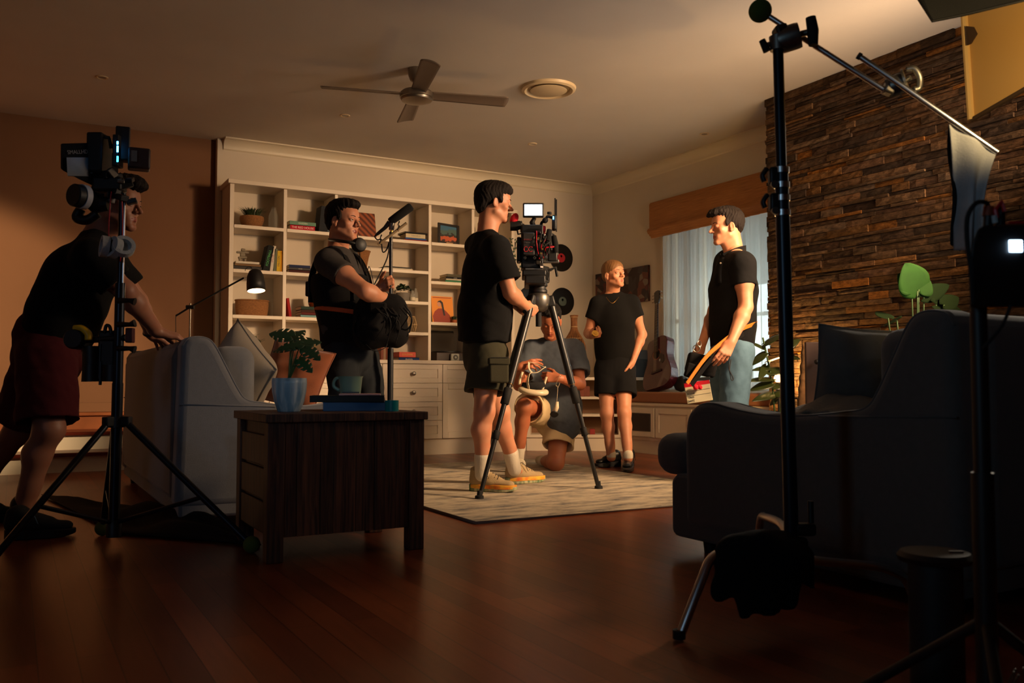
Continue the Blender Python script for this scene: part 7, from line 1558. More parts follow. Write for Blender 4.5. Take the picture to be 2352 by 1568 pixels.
# ---------- boom pole, microphone
pd_ = 5.33; bp_ = thing('boom_stand', 'black boom pole held upright by the sound operator with a shock-mounted microphone', 'boom pole', tuple(WZ(900, 1130, .0)))
top = W(898, 533, pd_); bot = Vector((W(897, 900, pd_).x, W(897, 900, pd_).y, .01))
obj('pole', MB().tube([top, bot], [.0105, .014], 14), m_carb, bp_, smooth='auto'); obj('lower_sleeve', MB().tube([W(897, 800, pd_), bot], .018, 14), m_blk, bp_, smooth='auto')
obj('brass_tip', MB().cyl(W(899, 528, pd_), W(899, 534, pd_), .009), M('gold', (230, 180, 90)), bp_, smooth='auto'); obj('mount_block', MB().tube([W(899, 528, pd_), W(900, 512, pd_), W(903, 500, pd_)], [.016, .018, .012], 12), m_al, bp_, smooth='auto')
a0, a1 = W(868, 562, pd_ - .03), W(934, 512, pd_ - .03); mb2 = obj('mount_bar', MB().tube([a0, a1], .0085, 10), M('brushed_mount_bar', (186, 160, 120), rough=.35, metal=.4), bp_, smooth='auto')
for q in (0, 1):
    c = a0.lerp(a1, .15 + .62 * q) + UP * .02 - RGT * .005; dirm = (a1 - a0).normalized()
    for j in range(3):
        a = j * 2.1; e0 = c + UP * .022 * math.cos(a) + FWD * .022 * math.sin(a); obj('lyre_clip', MB().tube(catmull([c + (UP * math.cos(a) + FWD * math.sin(a)) * .012, e0, e0 - UP * .02 - dirm * .01], 4), .0032, 6), m_rub2, bp_, smooth=True)
mic = thing('shotgun_microphone', 'black foam-covered shotgun microphone pointing up to the right on the boom', 'microphone', tuple(W(905, 508, pd_)))
mp0, mp1, mp2, mp3 = W(860, 543, pd_), W(884, 523, pd_), W(895, 510, pd_), W(946, 473, pd_)
obj('windscreen', MB().tube([mp2, mp2.lerp(mp3, .05), mp2.lerp(mp3, .4), mp2.lerp(mp3, .94), mp3], [.018, .024, .026, .026, .018], 18), m_foam, mic, smooth=True); obj('mic_body', MB().tube([mp0.lerp(mp1, .3), mp1, mp2], [.010, .0115, .016], 14), m_blk, mic, smooth='auto'); obj('plug', MB().tube([mp0, mp0.lerp(mp1, .35)], [.004, .010], 12), m_rub2, mic, smooth='auto')
cab = catmull([mp0, W(866, 550, pd_ - .02), W(875, 552, pd_ - .02), W(879, 578, pd_ - .03), W(888, 573, pd_ - .02), W(894, 556, pd_ - .02), W(890, 590, pd_ - .03), W(872, 630, pd_ - .05), W(856, 660, pd_ - .1)], 7)
obj('cable', MB().tube(cab, .004, 8), m_rub2, mic, smooth=True)
# ---------- sound bag
S = Sculpt(.006); bc_ = 5.10
S.cone(W(846, 716, bc_), W(846, 765, bc_), .085, .085, .05, front=FWD, q=.9); S.cone(W(905, 712, bc_ + .04), W(908, 765, bc_ + .04), .075, .075, .05, front=FWD, q=.9); S.cone(W(850, 700, bc_), W(905, 698, bc_ + .03), .06, .055, .04); S.cone(W(850, 775, bc_), W(905, 772, bc_ + .03), .07, .065, .04)
t = thing('sound_bag', 'bulky black sound mixer bag strapped to the front of the boom operator', 'bag', tuple(W(875, 795, bc_)))
obj('bag_body', None, [m_vest], t, rawmesh=(*S.mesh(lambda P: .007 * fbm(P, 16, 51)), None)); rr_ = random.Random(12)
for i in range(16):
    x = 868 + rr_.uniform(-10, 60); y0 = 706 + rr_.uniform(-6, 10); x2 = x + rr_.uniform(-10, 30); y2 = 740 + rr_.uniform(0, 50); dq = bc_ - .12
    obj('cable', MB().tube(catmull([W(x, y0, dq + .04), W(x + 12, y0 + 14, dq - .01), W(min(946, (x + x2) / 2 + 16), (y0 + y2) / 2, dq - .02), W(min(940, x2), y2, dq + .03)], 6), rr_.choice((.0025, .0035, .0045)), 6), m_rub2, t, smooth=True)
obj('top_pocket', MB().cbox(W(868, 706, bc_ - .09), (.10, .03, .06), frame_rot(RGT, z=UP)), m_vest, t, bevel=.012); obj('carry_strap', MB().tube(catmull([W(820, 720, 5.04), W(812, 760, 5.05), W(836, 796, 5.05)], 6), .014, 8, sq=.3), m_vest, t, smooth=True)
obj('cable_loop', MB().tube(catmull([W(930, 700, 5.04), W(944, 722, 5.04), W(944, 745, 5.04), W(934, 757, 5.05), W(922, 755, 5.06)], 6), .0045, 8), m_rub2, t, smooth=True); obj('cable_loop', MB().tube(catmull([W(840, 790, 5.04), W(860, 806, 5.02), W(885, 798, 5.03), W(890, 785, 5.05)], 6), .0025, 6), m_rub2, t, smooth=True)
# ---------- slate in the far hand
sl0 = W(1603, 896, 5.55); t = thing('clapper_slate', 'white and clear film slate with red letters held low by the man in the polo', 'slate', tuple(sl0)); Rs = frame_rot(RGT * .96 - UP * -.16 - FWD * .15, z=UP)
obj('board', MB().box((-.078, -.003, -.075), (.080, .003, .055), Rs, sl0), M('cream_slate_acrylic', (206, 196, 160), rough=.3), t, bevel=.003); obj('red_band', MB().box((-.078, -.004, .030), (.080, .0035, .055), Rs, sl0), m_red, t); obj('clap_stick', MB().box((-.08, -.006, .058), (.082, .006, .078), Rs @ Matrix.Rotation(R_(4), 3, 'Y'), sl0), m_blk, t, bevel=.001)
mn = MB(); 
for zz in (-.0, -.028): mn.box((-.075, -.0045, zz), (.075, -.0035, zz + .0012), Rs, sl0)
obj('ruled_lines', mn, m_blk, t); fe = (Rs @ Matrix.Rotation(math.pi / 2, 3, 'X')).to_euler()
text('print', 'DATE', m_blk, sl0 + Rs @ Vector((-.052, -.005, -.060)), fe, .018, t); text('print', 'SCENE', m_blk, sl0 + Rs @ Vector((-.046, -.005, -.014)), fe, .016, t); text('print', 'TAKE', m_blk, sl0 + Rs @ Vector((-.048, -.005, -.037)), fe, .016, t)
obj('red_pompom', MB().ball(W(1598, 889, 5.52), .017, 10), M('red_fuzz', (230, 30, 50), rough=1), t, smooth=True); obj('red_pompom', MB().ball(W(1608, 889, 5.52), .015, 10), M('red_fuzz'), t, smooth=True)
# ---------- VR headset
m_wh = M('white_headset_plastic', (214, 196, 162), rough=.35); hd = 6.22; t = thing('vr_headset', 'white virtual reality headset upside down in the kneeling man\'s hands', 'headset', tuple(W(1225, 890, hd)))
kh = hd / F_PX
vis = []
for i in range(25):
    a = math.pi * i / 24; vis.append((W(1225, 897, hd) + RGT * (-27 * kh * math.cos(a)) - FWD * (.055 * math.sin(a)) + RGT * 0 + UP * (-4 * kh * math.sin(a) + 3 * kh * math.cos(a))))
obj('visor', MB().tube(vis, .026, 14, sq=.8), m_wh, t, smooth=True)
obj('face_gasket', MB().tube([W(1200, 884, hd + .02), W(1225, 888, hd - .01), W(1250, 884, hd + .02)], [.020, .03, .020], 14), M('black_fabric_gasket', (20, 20, 22), rough=1), t, smooth=True)
strap = lambda pts, r=.008, sq=.35: MB().tube(catmull([W(x, y, hd + dd) for x, y, dd in pts], 6), r, 8, sq=sq)
obj('side_arm', strap([(1193, 883, .02), (1195, 868, .06), (1200, 854, .08)], .010, .6), m_wh, t, smooth=True); obj('side_arm', strap([(1244, 900, .0), (1250, 882, .02), (1255, 866, .05)], .011, .6), m_wh, t, smooth=True)
obj('top_strap', strap([(1214, 893, -.05), (1212, 875, -.04), (1215, 860, -.02), (1221, 855, 0)], .015, .25), m_wh, t, smooth=True)
obj('rear_strap', strap([(1221, 855, 0), (1215, 845, .02), (1215, 831, .04)], .009), m_wh, t, smooth=True); obj('rear_strap', strap([(1221, 856, 0), (1234, 855, .01), (1246, 847, .03), (1253, 842, .04)], .009), m_wh, t, smooth=True); obj('rear_strap', strap([(1215, 831, .04), (1234, 836, .05), (1254, 844, .04)], .008), m_wh, t, smooth=True)
cp = W(1275, 935, 6.30); t = thing('motion_controller', 'white wand controller dangling by a cord from the kneeling man\'s wrist', 'controller', tuple(cp - UP * .06))
obj('grip', MB().tube([W(1280, 922, 6.30), W(1279, 935, 6.30), W(1273, 948, 6.30)], [.010, .016, .016], 14), m_wh, t, smooth=True); obj('tracking_face', MB().lathe([(0, .006), (.026, .005), (.030, 0), (.026, -.005), (0, -.005)], W(1273, 951, 6.28), 28, axis=(-FWD * .8 - UP * .6)), m_blk, t, smooth='auto')
obj('wrist_cord', MB().tube(catmull([W(1279, 922, 6.30), W(1281, 890, 6.30), W(1277, 884, 6.30), W(1284, 866, 6.255), W(1288, 862, 6.27), W(1286, 878, 6.30), W(1282, 890, 6.30)], 5), .0016, 6), m_wh, t, smooth=True)
# ---------- monitor stand (left foreground)
D = 3.62; k3 = D / F_PX; ms = thing('monitor_stand', 'black wheeled tripod stand carrying the field monitor at the left', 'stand', (W(268, 900, D).x, W(268, 900, D).y, 0)); cx = W(268, 970, D)
bx3 = Vector((cx.x, cx.y, 0)); z970 = cx.z
def atz(z): return Vector((cx.x, cx.y, z))
topz = W(280, 455, D); leanv = (W(281, 470, D) - cx)
def P3(z): u = (z - z970) / (topz.z - z970); return cx + leanv * ((z - z970) / leanv.z)
obj('pole', MB().tube([P3(z970 - .40), P3(z970 + .16)], .0215, 16), m_blt, ms, smooth='auto'); obj('pole', MB().tube([P3(z970 + .16), P3(z970 + .57)], .0195, 16), m_blt, ms, smooth='auto'); obj('pole', MB().tube([P3(z970 + .52), P3(topz.z + .02)], .0140, 16), m_blt, ms, smooth='auto'); obj('bright_riser', MB().tube([P3(z970 + .55) + RGT * .013 - FWD * .006, P3(topz.z) + RGT * .013 - FWD * .006], .004, 8), m_chr, ms, smooth='auto')
obj('collar', MB().lathe([(.02, 0), (.033, 0), (.033, .045), (.02, .045)], P3(z970 - .02), 20), m_blk, ms, smooth='auto'); obj('centre_foot', MB().lathe([(0, 0), (.03, 0), (.03, .05), (.02, .07)], P3(.09) - UP * .05, 18), m_blk, ms, smooth='auto')
mtb = M('tennis_ball', (84, 96, 34), rough=1)
for k, (ft, ball) in enumerate(((WZ(578, 1252, .03), 1), (WZ(-30, 1300, .03), 1), (WZ(236, 1214, .03), 1))):
    dh = Vector((ft.x - cx.x, ft.y - cx.y, 0)).normalized(); t0 = P3(z970 + .005) + dh * .04; lg = obj('leg', MB().tube([t0, ft], .0135, 12), m_blt, ms, smooth='auto'); lo_ = P3(.10) + dh * .02; obj('brace', MB().tube([lo_, t0.lerp(ft, .62)], .009, 10), m_blt, ms, smooth='auto')
    obj('tennis_ball', MB().ball(ft + UP * .003, .033, 14), mtb, lg, smooth=True); obj('leg_bracket', MB().cbox(t0, (.05, .03, .04), frame_rot(dh)), m_blk, ms, bevel=.004)
for y in (690, 745, 800): obj('clamp_knob', MB().tube([W(272, y, D - .02), W(298, y, D - .05), W(310, y + (3 if y != 745 else -3), D - .05)], [.012, .009, .016], 12), m_blk, ms, smooth='auto')
obj('red_clamp', MB().cbox(W(299, 770, D - .03), (.03, .03, .06), frame_rot(RGT)), M('dark_red_plastic', (80, 20, 20)), ms, bevel=.004)
# monitor with hood, transmitter, battery
fm = thing('field_monitor', 'hooded field monitor with blue status lights clamped on top of the left stand', 'monitor', tuple(W(240, 430, D)))
hood = MB(); q4 = [W(138, 328, D - .16), W(138, 388, D - .16), W(184, 413, D - .10), W(218, 412, D - .02), W(218, 326, D - .02)]; q5 = [p_ + FWD * .22 for p_ in q4]
n_ = 5; hood.add(q4 + q5, [tuple(range(n_)), tuple(range(n_, 2 * n_))[::-1]] + [(i, i + n_, (i + 1) % n_ + n_, (i + 1) % n_) for i in range(n_)]); ho = obj('sun_hood', hood, m_vest, fm, bevel=.006)
nh = (q4[4] - q4[0]).cross(UP).normalized(); nh = nh if nh.dot(FWD) < 0 else -nh
pp_ = [W(154, 362, D - .145), W(156, 404, D - .145), W(203, 405, D - .055), W(202, 362, D - .055)]; pm_ = MB(); pm_.add([p_ - FWD * .004 for p_ in pp_] + [p_ + FWD * .004 for p_ in pp_], [(0, 1, 2, 3), (4, 7, 6, 5), (0, 4, 5, 1), (1, 5, 6, 2), (2, 6, 7, 3), (3, 7, 4, 0)]); obj('clear_pocket', pm_, M('grey_vinyl_pocket', (78, 84, 92), rough=.35), ho)
xa = (q4[4] - q4[0]).normalized(); rtx = Matrix((xa, UP, xa.cross(UP))).transposed(); text('print', 'SMALLHD', M('grey_print', (130, 126, 120)), W(182, 351, D - .088) - FWD * .012, rtx.to_euler(), .022, ho)
obj('monitor_body', MB().cbox(W(228, 355, D), (.065, .10, .165), frame_rot(RGT)), m_blk, fm, bevel=.008); obj('monitor_frame', MB().tube([W(212, 308, D - .03), W(212, 400, D - .03)], .011, 8), m_blk, fm, smooth='auto'); obj('top_handle', MB().tube([W(212, 310, D - .03), W(250, 316, D - .02), W(256, 340, D)], .008, 10), m_blk, fm, smooth='auto')
tr2 = obj('transmitter', MB().box((-.028, -.03, -.07), (.028, .03, .07), frame_rot(RGT * .9 + FWD * .4), W(282, 332, D)), m_blk, fm, bevel=.006); 
for y, h_ in ((330, .013), (344, .026), (367, .024)): obj('status_light', MB().cbox(W(270, y - 2, D - .062), (.007, .003, h_), frame_rot(RGT)), m_led if y < 360 else M('cyan_led', (60, 190, 230), emis=6), tr2, bevel=.001)
obj('light_housing', MB().cbox(W(271, 348, D - .03), (.024, .055, .13), frame_rot(RGT)), m_blk, fm, bevel=.004)
b2 = obj('battery', MB().box((-.045, -.035, -.045), (.04, .035, .042), frame_rot(RGT * .9 + FWD * .4), W(321, 366, D)), M('dark_battery', (44, 26, 28), rough=.5), fm, bevel=.008); obj('label_sticker', MB().cbox(W(308, 358, D - .052), (.022, .002, .045), frame_rot(RGT * .9 + FWD * .4)), M('grey_sticker', (96, 100, 108)), b2)
for i in range(14):
    rr2 = random.Random(i + 90); c = W(262 + rr2.uniform(-18, 42), 398 + i * 5, D + rr2.uniform(-.04, .04)); obj('rig_clamp', MB().cbox(c, (rr2.uniform(.02, .05), rr2.uniform(.02, .04), rr2.uniform(.015, .035)), frame_rot((rr2.uniform(-1, 1), rr2.uniform(-1, 1), rr2.uniform(-.4, .4)))), m_blk if i % 4 else m_al, fm, bevel=.003)
obj('monitor_base', MB().cbox(W(252, 425, D), (.12, .07, .06), frame_rot(RGT)), m_blk, fm, bevel=.01)
obj('red_cable', MB().tube(catmull([W(278, 446, D - .04), W(281, 480, D - .03), W(281, 545, D - .03), W(276, 600, D - .03)], 6), .0028, 6), m_red, fm, smooth=True); obj('red_cable', MB().tube(catmull([W(256, 440, D - .04), W(252, 480, D - .04), W(250, 545, D - .03), W(262, 580, D - .03)], 6), .0028, 6), m_red, fm, smooth=True)
fw = W(190, 452, D - .06); axf = (-FWD * .9 + RGT * .42).normalized(); t = thing('focus_handwheel', 'black focus wheel with a white marking ring hanging left of the stand', 'focus wheel', tuple(fw - UP * .05))
obj('wheel', MB().lathe([(0, .045), (.042, .045), (.046, .04), (.046, .0), (0, 0)], fw, 36, axis=-axf if False else (axf - RGT * .9).normalized()), m_blk, t, smooth='auto')
obj('marking_ring', MB().lathe([(.038, .012), (.050, .012), (.050, -.012), (.038, -.012)], fw, 36, axis=(axf - RGT * .9).normalized()), M('white_marking_ring', (190, 195, 205), rough=.5), t, smooth='auto'); obj('wheel_body', MB().tube([W(200, 450, D - .03), W(222, 470, D), W(250, 470, D)], [.035, .04, .025], 16), m_blk, t, smooth='auto'); obj('headphone_hook', MB().tube(catmull([W(186, 480, D), W(176, 500, D), W(200, 505, D), W(225, 490, D)], 6), .02, 10), m_blk, t, smooth=True)
mtp = M('white_cloth_tape', (176, 182, 184), rough=.8, bump=.8, bscale=90)
for k, (px, py, ax3) in enumerate(((240, 566, (-.8, -.55, .1)), (262, 568, (-.55, -.8, .25)), (284, 566, (.5, -.75, .4)))):
    a3 = (RGT * ax3[0] + FWD * ax3[1] + UP * ax3[2]).normalized(); tag(obj('tape_roll', MB().lathe([(.028, -.014), (.044, -.014), (.044, .014), (.028, .014), (.028, -.014)], W(px, py, D - .055), 32, axis=a3), mtp, smooth='auto'), ('white tape roll hanging on the left stand, leftmost of three', 'white tape roll hanging on the left stand, middle of three', 'white tape roll hanging on the left stand, tipped open at the right')[k], 'tape roll', 'tape rolls on the left stand')
# black accessory pouch with cylinders and tape measure
t = thing('gear_pouch', 'cluster of black batteries and lenses hung on the left stand', 'gear pouch', tuple(W(235, 880, D))); 
obj('tube_case', MB().tube([W(211, 795, D + .02), W(211, 836, D + .02)], .036, 20), m_blk, t, smooth='auto'); obj('lens_case', MB().tube([W(210, 832, D + .02), W(210, 876, D + .02)], [.034, .038], 20), m_blk, t, smooth='auto'); obj('box_case', MB().cbox(W(250, 815, D + .03), (.07, .06, .20), frame_rot(RGT)), m_blk, t, bevel=.01); obj('lens_case', MB().tube([W(258, 838, D + .02), W(257, 876, D + .02)], .04, 20), m_blk, t, smooth='auto'); obj('pen', MB().tube([W(232, 830, D), W(230, 884, D)], .006, 8), m_blk, t, smooth='auto'); obj('strap_loop', MB().tube(catmull([W(240, 765, D), W(244, 748, D), W(252, 750, D), W(256, 768, D)], 6), .007, 8), m_blk, t, smooth=True); obj('cross_bar', MB().tube([W(180, 782, D + .02), W(290, 775, D)], .014, 10), m_blk, t, smooth='auto'); obj('strap', MB().tube([W(231, 790, D), W(228, 870, D)], .005, 8), m_blk, t, smooth='auto')
tm = W(182, 778, D - .02); t = thing('tape_measure', 'black and yellow steel tape measure clipped beside the stand pouch', 'tape measure', tuple(tm - UP * .05)); obj('case', MB().lathe([(0, -.02), (.036, -.02), (.042, -.012), (.042, .012), (.036, .02), (0, .02)], tm - RGT * .018, 28, axis=(-FWD)), m_blk, t, smooth='auto'); obj('yellow_shell', MB().tube(catmull([tm + UP * .042 - RGT * .02, tm + UP * .042 + RGT * .01, tm + UP * .02 + RGT * .036, tm - UP * .005 + RGT * .038], 5), .018, 12, sq=.8), M('yellow_plastic', (228, 186, 20), rough=.4), t, smooth=True)
# black drape on the floor
def drape(u, v):
    P_ = WZ(95 + 480 * u, 1140 + 90 * u, 0); Q_ = WZ(270 + 330 * u, 1230 + 28 * u, 0); p_ = P_.lerp(Q_, v)
    e_ = min(u, 1 - u, v, 1 - v) * 4; hgt = .012 + min(1, e_) * (.03 + .022 * math.sin(u * 9 + v * 4) + .02 * math.sin(v * 13 + u * 5)) + .06 * math.exp(-((u - .42) / .12) ** 2 - ((v - .35) / .3) ** 2)
    return (p_.x, p_.y, max(.006, hgt))
tag(obj('black_cloth', MB().grid(drape, 50, 22), m_bt, smooth=True, thick=.004), 'crumpled black cloth lying on the floor under the left stand', 'cloth')
# ---------- C-stand
D4 = 2.44; k4 = D4 / F_PX; cst = thing('c_stand', 'tall black and chrome light stand with bent chrome legs in the right foreground', 'stand', (W(1816, 1240, D4).x, W(1816, 1240, D4).y, 0))
Pc = lambda y, dx=0: W(1787 + (y - 110) * (31 / 1130) + dx, y, D4)
obj('column', MB().tube([Pc(1245), Pc(500)], .0195, 18), m_blt, cst, smooth='auto'); obj('riser', MB().tube([Pc(520), Pc(395)], .0185, 18), m_blt, cst, smooth='auto'); obj('riser', MB().tube([Pc(410), Pc(108)], .0145, 18), m_blt, cst, smooth='auto')
for y in (398, 432, 462, 496): obj('collar', MB().lathe([(.015, 0), (.0215, 0), (.0215, .016), (.015, .016)], Pc(y), 20), m_chr, cst, smooth='auto')
for y in (405, 465):
    h_ = obj('clamp_block', MB().cbox(Pc(y, -18), (.028, .03, .05), frame_rot(RGT)), m_blk, cst, bevel=.006); obj('wing_knob', MB().tube(catmull([Pc(y - 18, -34), Pc(y - 2, -44), Pc(y + 12, -40)], 5), .010, 10, sq=.7), m_blk, h_, smooth=True); obj('bolt', MB().lathe([(.004, .006), (.010, .006), (.010, -.005)], Pc(y + 22, -22) - FWD * .02, 16, axis=-FWD), m_al, h_, smooth='auto')
rr3 = Pc(1248)
def cleg(pts, nm='leg'): o = obj(nm, MB().tube(catmull(pts, 8), .0125, 14), m_chr, cst, smooth=True); obj('rubber_foot', MB().tube([pts[-1] + UP * .022, pts[-1]], .0165, 14), m_rub2, o, smooth='auto')
f1 = WZ(1560, 1466, .006); cleg([Pc(1262, -5), W(1740, 1262, 2.42), W(1664, 1268, 2.38), W(1632, 1285, 2.36), W(1612, 1330, 2.34), W(1585, 1400, 2.32), f1])
f2 = WZ(2108, 1400, .006); f2 = WZ(2106, 1395, .006); cleg([Pc(1280, 5), W(1900, 1290, 2.50), W(2000, 1299, 2.56), W(2050, 1312, 2.60), W(2082, 1335, 2.63), f2])
f3 = WZ(1735, 1215, .006); cleg([Pc(1228, -5), W(1790, 1200, 2.6), W(1760, 1188, 2.75), W(1748, 1190, 2.85), W(1742, 1240, 2.95), WZ(1735, 1300, .006)])
obj('leg_casting', MB().cbox(Pc(1262, 5), (.07, .05, .07), frame_rot(RGT)), m_blk, cst, bevel=.012); obj('leg_casting', MB().cbox(Pc(1215, 30), (.06, .03, .035), frame_rot(RGT)), m_blk, cst, bevel=.008); obj('t_handle', MB().tube([Pc(1150, 46), Pc(1200, 46)], .008, 10), m_blk, cst, smooth='auto')
# grip head and arm
gh = W(1812, 88, D4); t = thing('knuckle_clamp', 'knuckled grip head with a T-handle on top of the right stand', 'clamp', tuple(gh)); obj('socket', MB().tube([Pc(116), Pc(84)], [.022, .024], 16), m_al, t, smooth='auto'); obj('disc_plate', MB().lathe([(0, -.03), (.034, -.03), (.036, -.02), (.036, .02), (.034, .03), (0, .03)], gh, 28, axis=(RGT * .9 + UP * .2 - FWD * .3)), m_al, t, smooth='auto'); obj('jaw', MB().cbox(W(1795, 82, D4), (.035, .05, .055), frame_rot(RGT + UP * .3)), m_blk, t, bevel=.008)
obj('t_handle', MB().tube([W(1862, 40, D4 - .02), W(1867, 70, D4 - .02), W(1868, 104, D4 - .02)], [.014, .016, .013], 14), m_rub2, t, smooth='auto'); obj('shaft', MB().tube([W(1840, 78, D4), W(1866, 72, D4 - .02)], .009, 10), m_al, t, smooth='auto'); obj('t_handle', MB().tube([W(1750, 92, D4), W(1762, 118, D4)], [.009, .011], 12), m_rub2, t, smooth='auto'); obj('shaft', MB().tube([W(1758, 104, D4), W(1790, 96, D4)], .007, 10), m_al, t, smooth='auto')
ar = thing('extension_rod', 'thin chrome grip arm with a tennis ball on its end crossing the ceiling', 'arm', tuple(W(1900, 120, D4))); e0, e1 = W(1757, 32, D4 + .05), W(2036, 210, D4 - .02)
obj('rod', MB().tube([e0, e1], .0078, 12), m_chr, ar, smooth='auto'); obj('tennis_ball', MB().ball(W(1746, 25, D4 + .05), .0325, 16), M('dark_tennis_ball', (70, 90, 30), rough=1), ar, smooth=True)
g2 = W(2058, 195, D4 - .02); t = thing('knuckle_clamp', 'brass-lit second grip head joining the two chrome arms in front of the stone wall', 'clamp', tuple(g2)); axk = (RGT * .8 + UP * .25 - FWD * .5).normalized(); obj('disc_plate', MB().lathe([(0, -.022), (.026, -.022), (.028, -.01), (.028, .016), (.026, .022), (0, .022)], g2, 28, axis=axk), m_al, t, smooth='auto'); obj('collar', MB().lathe([(.02, .02), (.034, .022), (.034, .028), (.0, .028)], g2, 28, axis=axk), m_al, t, smooth='auto'); obj('shaft', MB().tube([g2 + axk * .02, W(2092, 178, D4 - .05)], .007, 10), m_al, t, smooth='auto')
obj('t_handle', MB().tube(catmull([W(2082, 160, D4 - .05), W(2100, 158, D4 - .06), W(2112, 178, D4 - .06), W(2110, 202, D4 - .05), W(2098, 206, D4 - .05)], 5), .0085, 12), m_al, t, smooth=True); obj('jaw', MB().cbox(W(2042, 203, D4 - .02), (.03, .035, .035), frame_rot(RGT - UP * .4)), m_al, t, bevel=.006)
t = thing('extension_rod', 'second chrome grip arm with a black cloth hung from its lower end', 'arm', tuple(W(2130, 240, D4 - .03))); obj('rod', MB().tube([W(1972, 128, D4 - .03), W(2292, 350, D4 - .12)], .0078, 12), m_chr, t, smooth='auto'); obj('rod_cap', MB().tube([W(1970, 127, D4 - .03), W(1977, 131, D4 - .03)], .0095, 12), m_rub2, t, smooth='auto')
def flagf(u, v):
    a = W(2180, 285, D4 - .085).lerp(W(2290, 350, D4 - .12), u); b_ = W(2200, 572, D4 - .085).lerp(W(2256, 590, D4 - .12), u); p_ = a.lerp(b_, v) + FWD * (.018 * math.sin(u * 9 + v * 2) * (.3 + v)) + RGT * (.02 * math.sin(v * 3.1) * (-1 if u > .5 else .3) * (abs(u - .5) * 2)); return p_
tag(obj('hanging_cloth', MB().grid(flagf, 24, 30), M('grey_black_duvetyne', (158, 160, 162), rough=1, bump=.4, bscale=200, rgb2=(128, 130, 133), vscale=5), smooth=True, thick=.004), 'grey cloth draped from the end of the chrome arm before the stone wall', 'cloth')
def hemf(u, v):
    a = W(2180, 288, D4 - .07).lerp(W(2194, 292, D4 - .06), u); b_ = W(2188, 560, D4 - .07).lerp(W(2210, 575, D4 - .06), u); return a.lerp(b_, v) + FWD * .01 * math.sin(v * 8)
tag(obj('hanging_cloth', MB().grid(hemf, 4, 24), m_bt, smooth=True, thick=.005), 'black strip of cloth hanging at the left edge of the grey drape', 'cloth')
# black sandbag / cloth over the stand base
S = Sculpt(.008); S.cone(W(1700, 1275, 2.38), W(1790, 1285, 2.40), .06, .07, .05); S.cone(W(1678, 1290, 2.36), W(1652, 1362, 2.34), .045, .012, .04, front=FWD, q=.5); S.cone(W(1740, 1290, 2.36), W(1712, 1418, 2.30), .06, .014, .04, front=FWD, q=.45); S.cone(W(1760, 1300, 2.36), W(1772, 1392, 2.32), .055, .02, .04, front=FWD, q=.45); S.cone(W(1800, 1290, 2.40), W(1822, 1378, 2.36), .055, .014, .04, front=FWD, q=.5); S.cone(W(1835, 1290, 2.44), W(1868, 1352, 2.42), .045, .012, .04)
tag(mesh_obj('sandbag', S.mesh(lambda P: .007 * fbm(P, 20, 71)), [m_bt]), 'black sandbag slung over the legs of the right stand', 'sandbag')
# ---------- bounce board, black fixture flap
bdp = [W(2217, 36, 3.0), W(2352 + 150, -40, 2.55), W(2352 + 150, 120, 2.55), W(2233, 275, 3.0)]
t = thing('bounce_board', 'golden-lit foam bounce board with a taped edge in the top right corner', 'bounce board', tuple(bdp[3])); nb_ = (bdp[1] - bdp[0]).cross(bdp[3] - bdp[0]).normalized(); nb_ = nb_ if nb_.dot(FWD) > 0 else -nb_
m = MB(); m.add(bdp + [p_ + nb_ * .012 for p_ in bdp], [(0, 1, 2, 3), (4, 7, 6, 5), (0, 4, 5, 1), (1, 5, 6, 2), (2, 6, 7, 3), (3, 7, 4, 0)]); obj('foam_board', m, M('yellow_foam_board', (214, 168, 96), rough=.8), t)  # bounce board in one even yellow base colour
m = MB(); m.tube([bdp[0] - nb_ * .004, bdp[3] - nb_ * .004], .012, 8); obj('taped_edge', m, M('cream_tape', (230, 190, 120), rough=.6), t, smooth='auto'); m = MB(); m.tube([bdp[3] - nb_ * .002, bdp[2] - nb_ * .002], .008, 8); obj('bottom_edge', m, M('dark_board_edge', (70, 50, 30), rough=.8), t, smooth='auto')
m = MB(); tp4 = [W(2222, 60, 2.965), W(2238, 62, 2.95), W(2246, 78, 2.945), W(2232, 100, 2.96), W(2224, 104, 2.97)]; m.add(tp4 + [p_ - nb_ * .006 for p_ in tp4], [tuple(range(5)), tuple(range(5, 10))[::-1]] + [(i, (i + 1) % 5, (i + 1) % 5 + 5, i + 5) for i in range(5)]); obj('torn_patch', m, M('torn_dark_patch', (60, 40, 24), rough=.9), t)
fl4 = [W(2098, -20, 2.55), W(2142, 49, 2.5), W(2215, 34, 2.5), W(2420, -16, 2.4), W(2420, -60, 2.4), W(2100, -60, 2.55)]; t = thing('barn_door_flap', 'black metal flap of a film light along the top right edge', 'light flap', tuple(fl4[1])); m = MB(); q6 = len(fl4); m.add(fl4 + [p_ + FWD * .006 for p_ in fl4], [tuple(range(q6)), tuple(range(q6, 2 * q6))[::-1]] + [(i, i + q6, (i + 1) % q6 + q6, (i + 1) % q6) for i in range(q6)]); obj('flap', m, m_foam, t); m = MB(); kp = Vector((4.75, 1.9, 2.3)); fa = [kp + Vector((-math.sin(R_(q)), math.cos(R_(q)), 0)) * .72 for q in (29.5, 46, 64)]; m.add([p_ + UP * z_ for p_ in fa for z_ in (-.085, .42)] + [p_ * 1.003 + UP * z_ for p_ in fa for z_ in (-.085, .42)], [(0, 1, 3, 2), (2, 3, 5, 4), (6, 8, 9, 7), (8, 10, 11, 9), (0, 2, 8, 6), (2, 4, 10, 8), (1, 7, 9, 3), (3, 9, 11, 5), (0, 6, 7, 1), (4, 5, 11, 10)]); obj('added_light_flag', m, m_blk, t)  # second panel is added out of view to keep key light off the hall wall
obj('rolled_edge', MB().tube([fl4[0], fl4[1], fl4[2], fl4[3]], .004, 8), m_blk, t, smooth='auto')
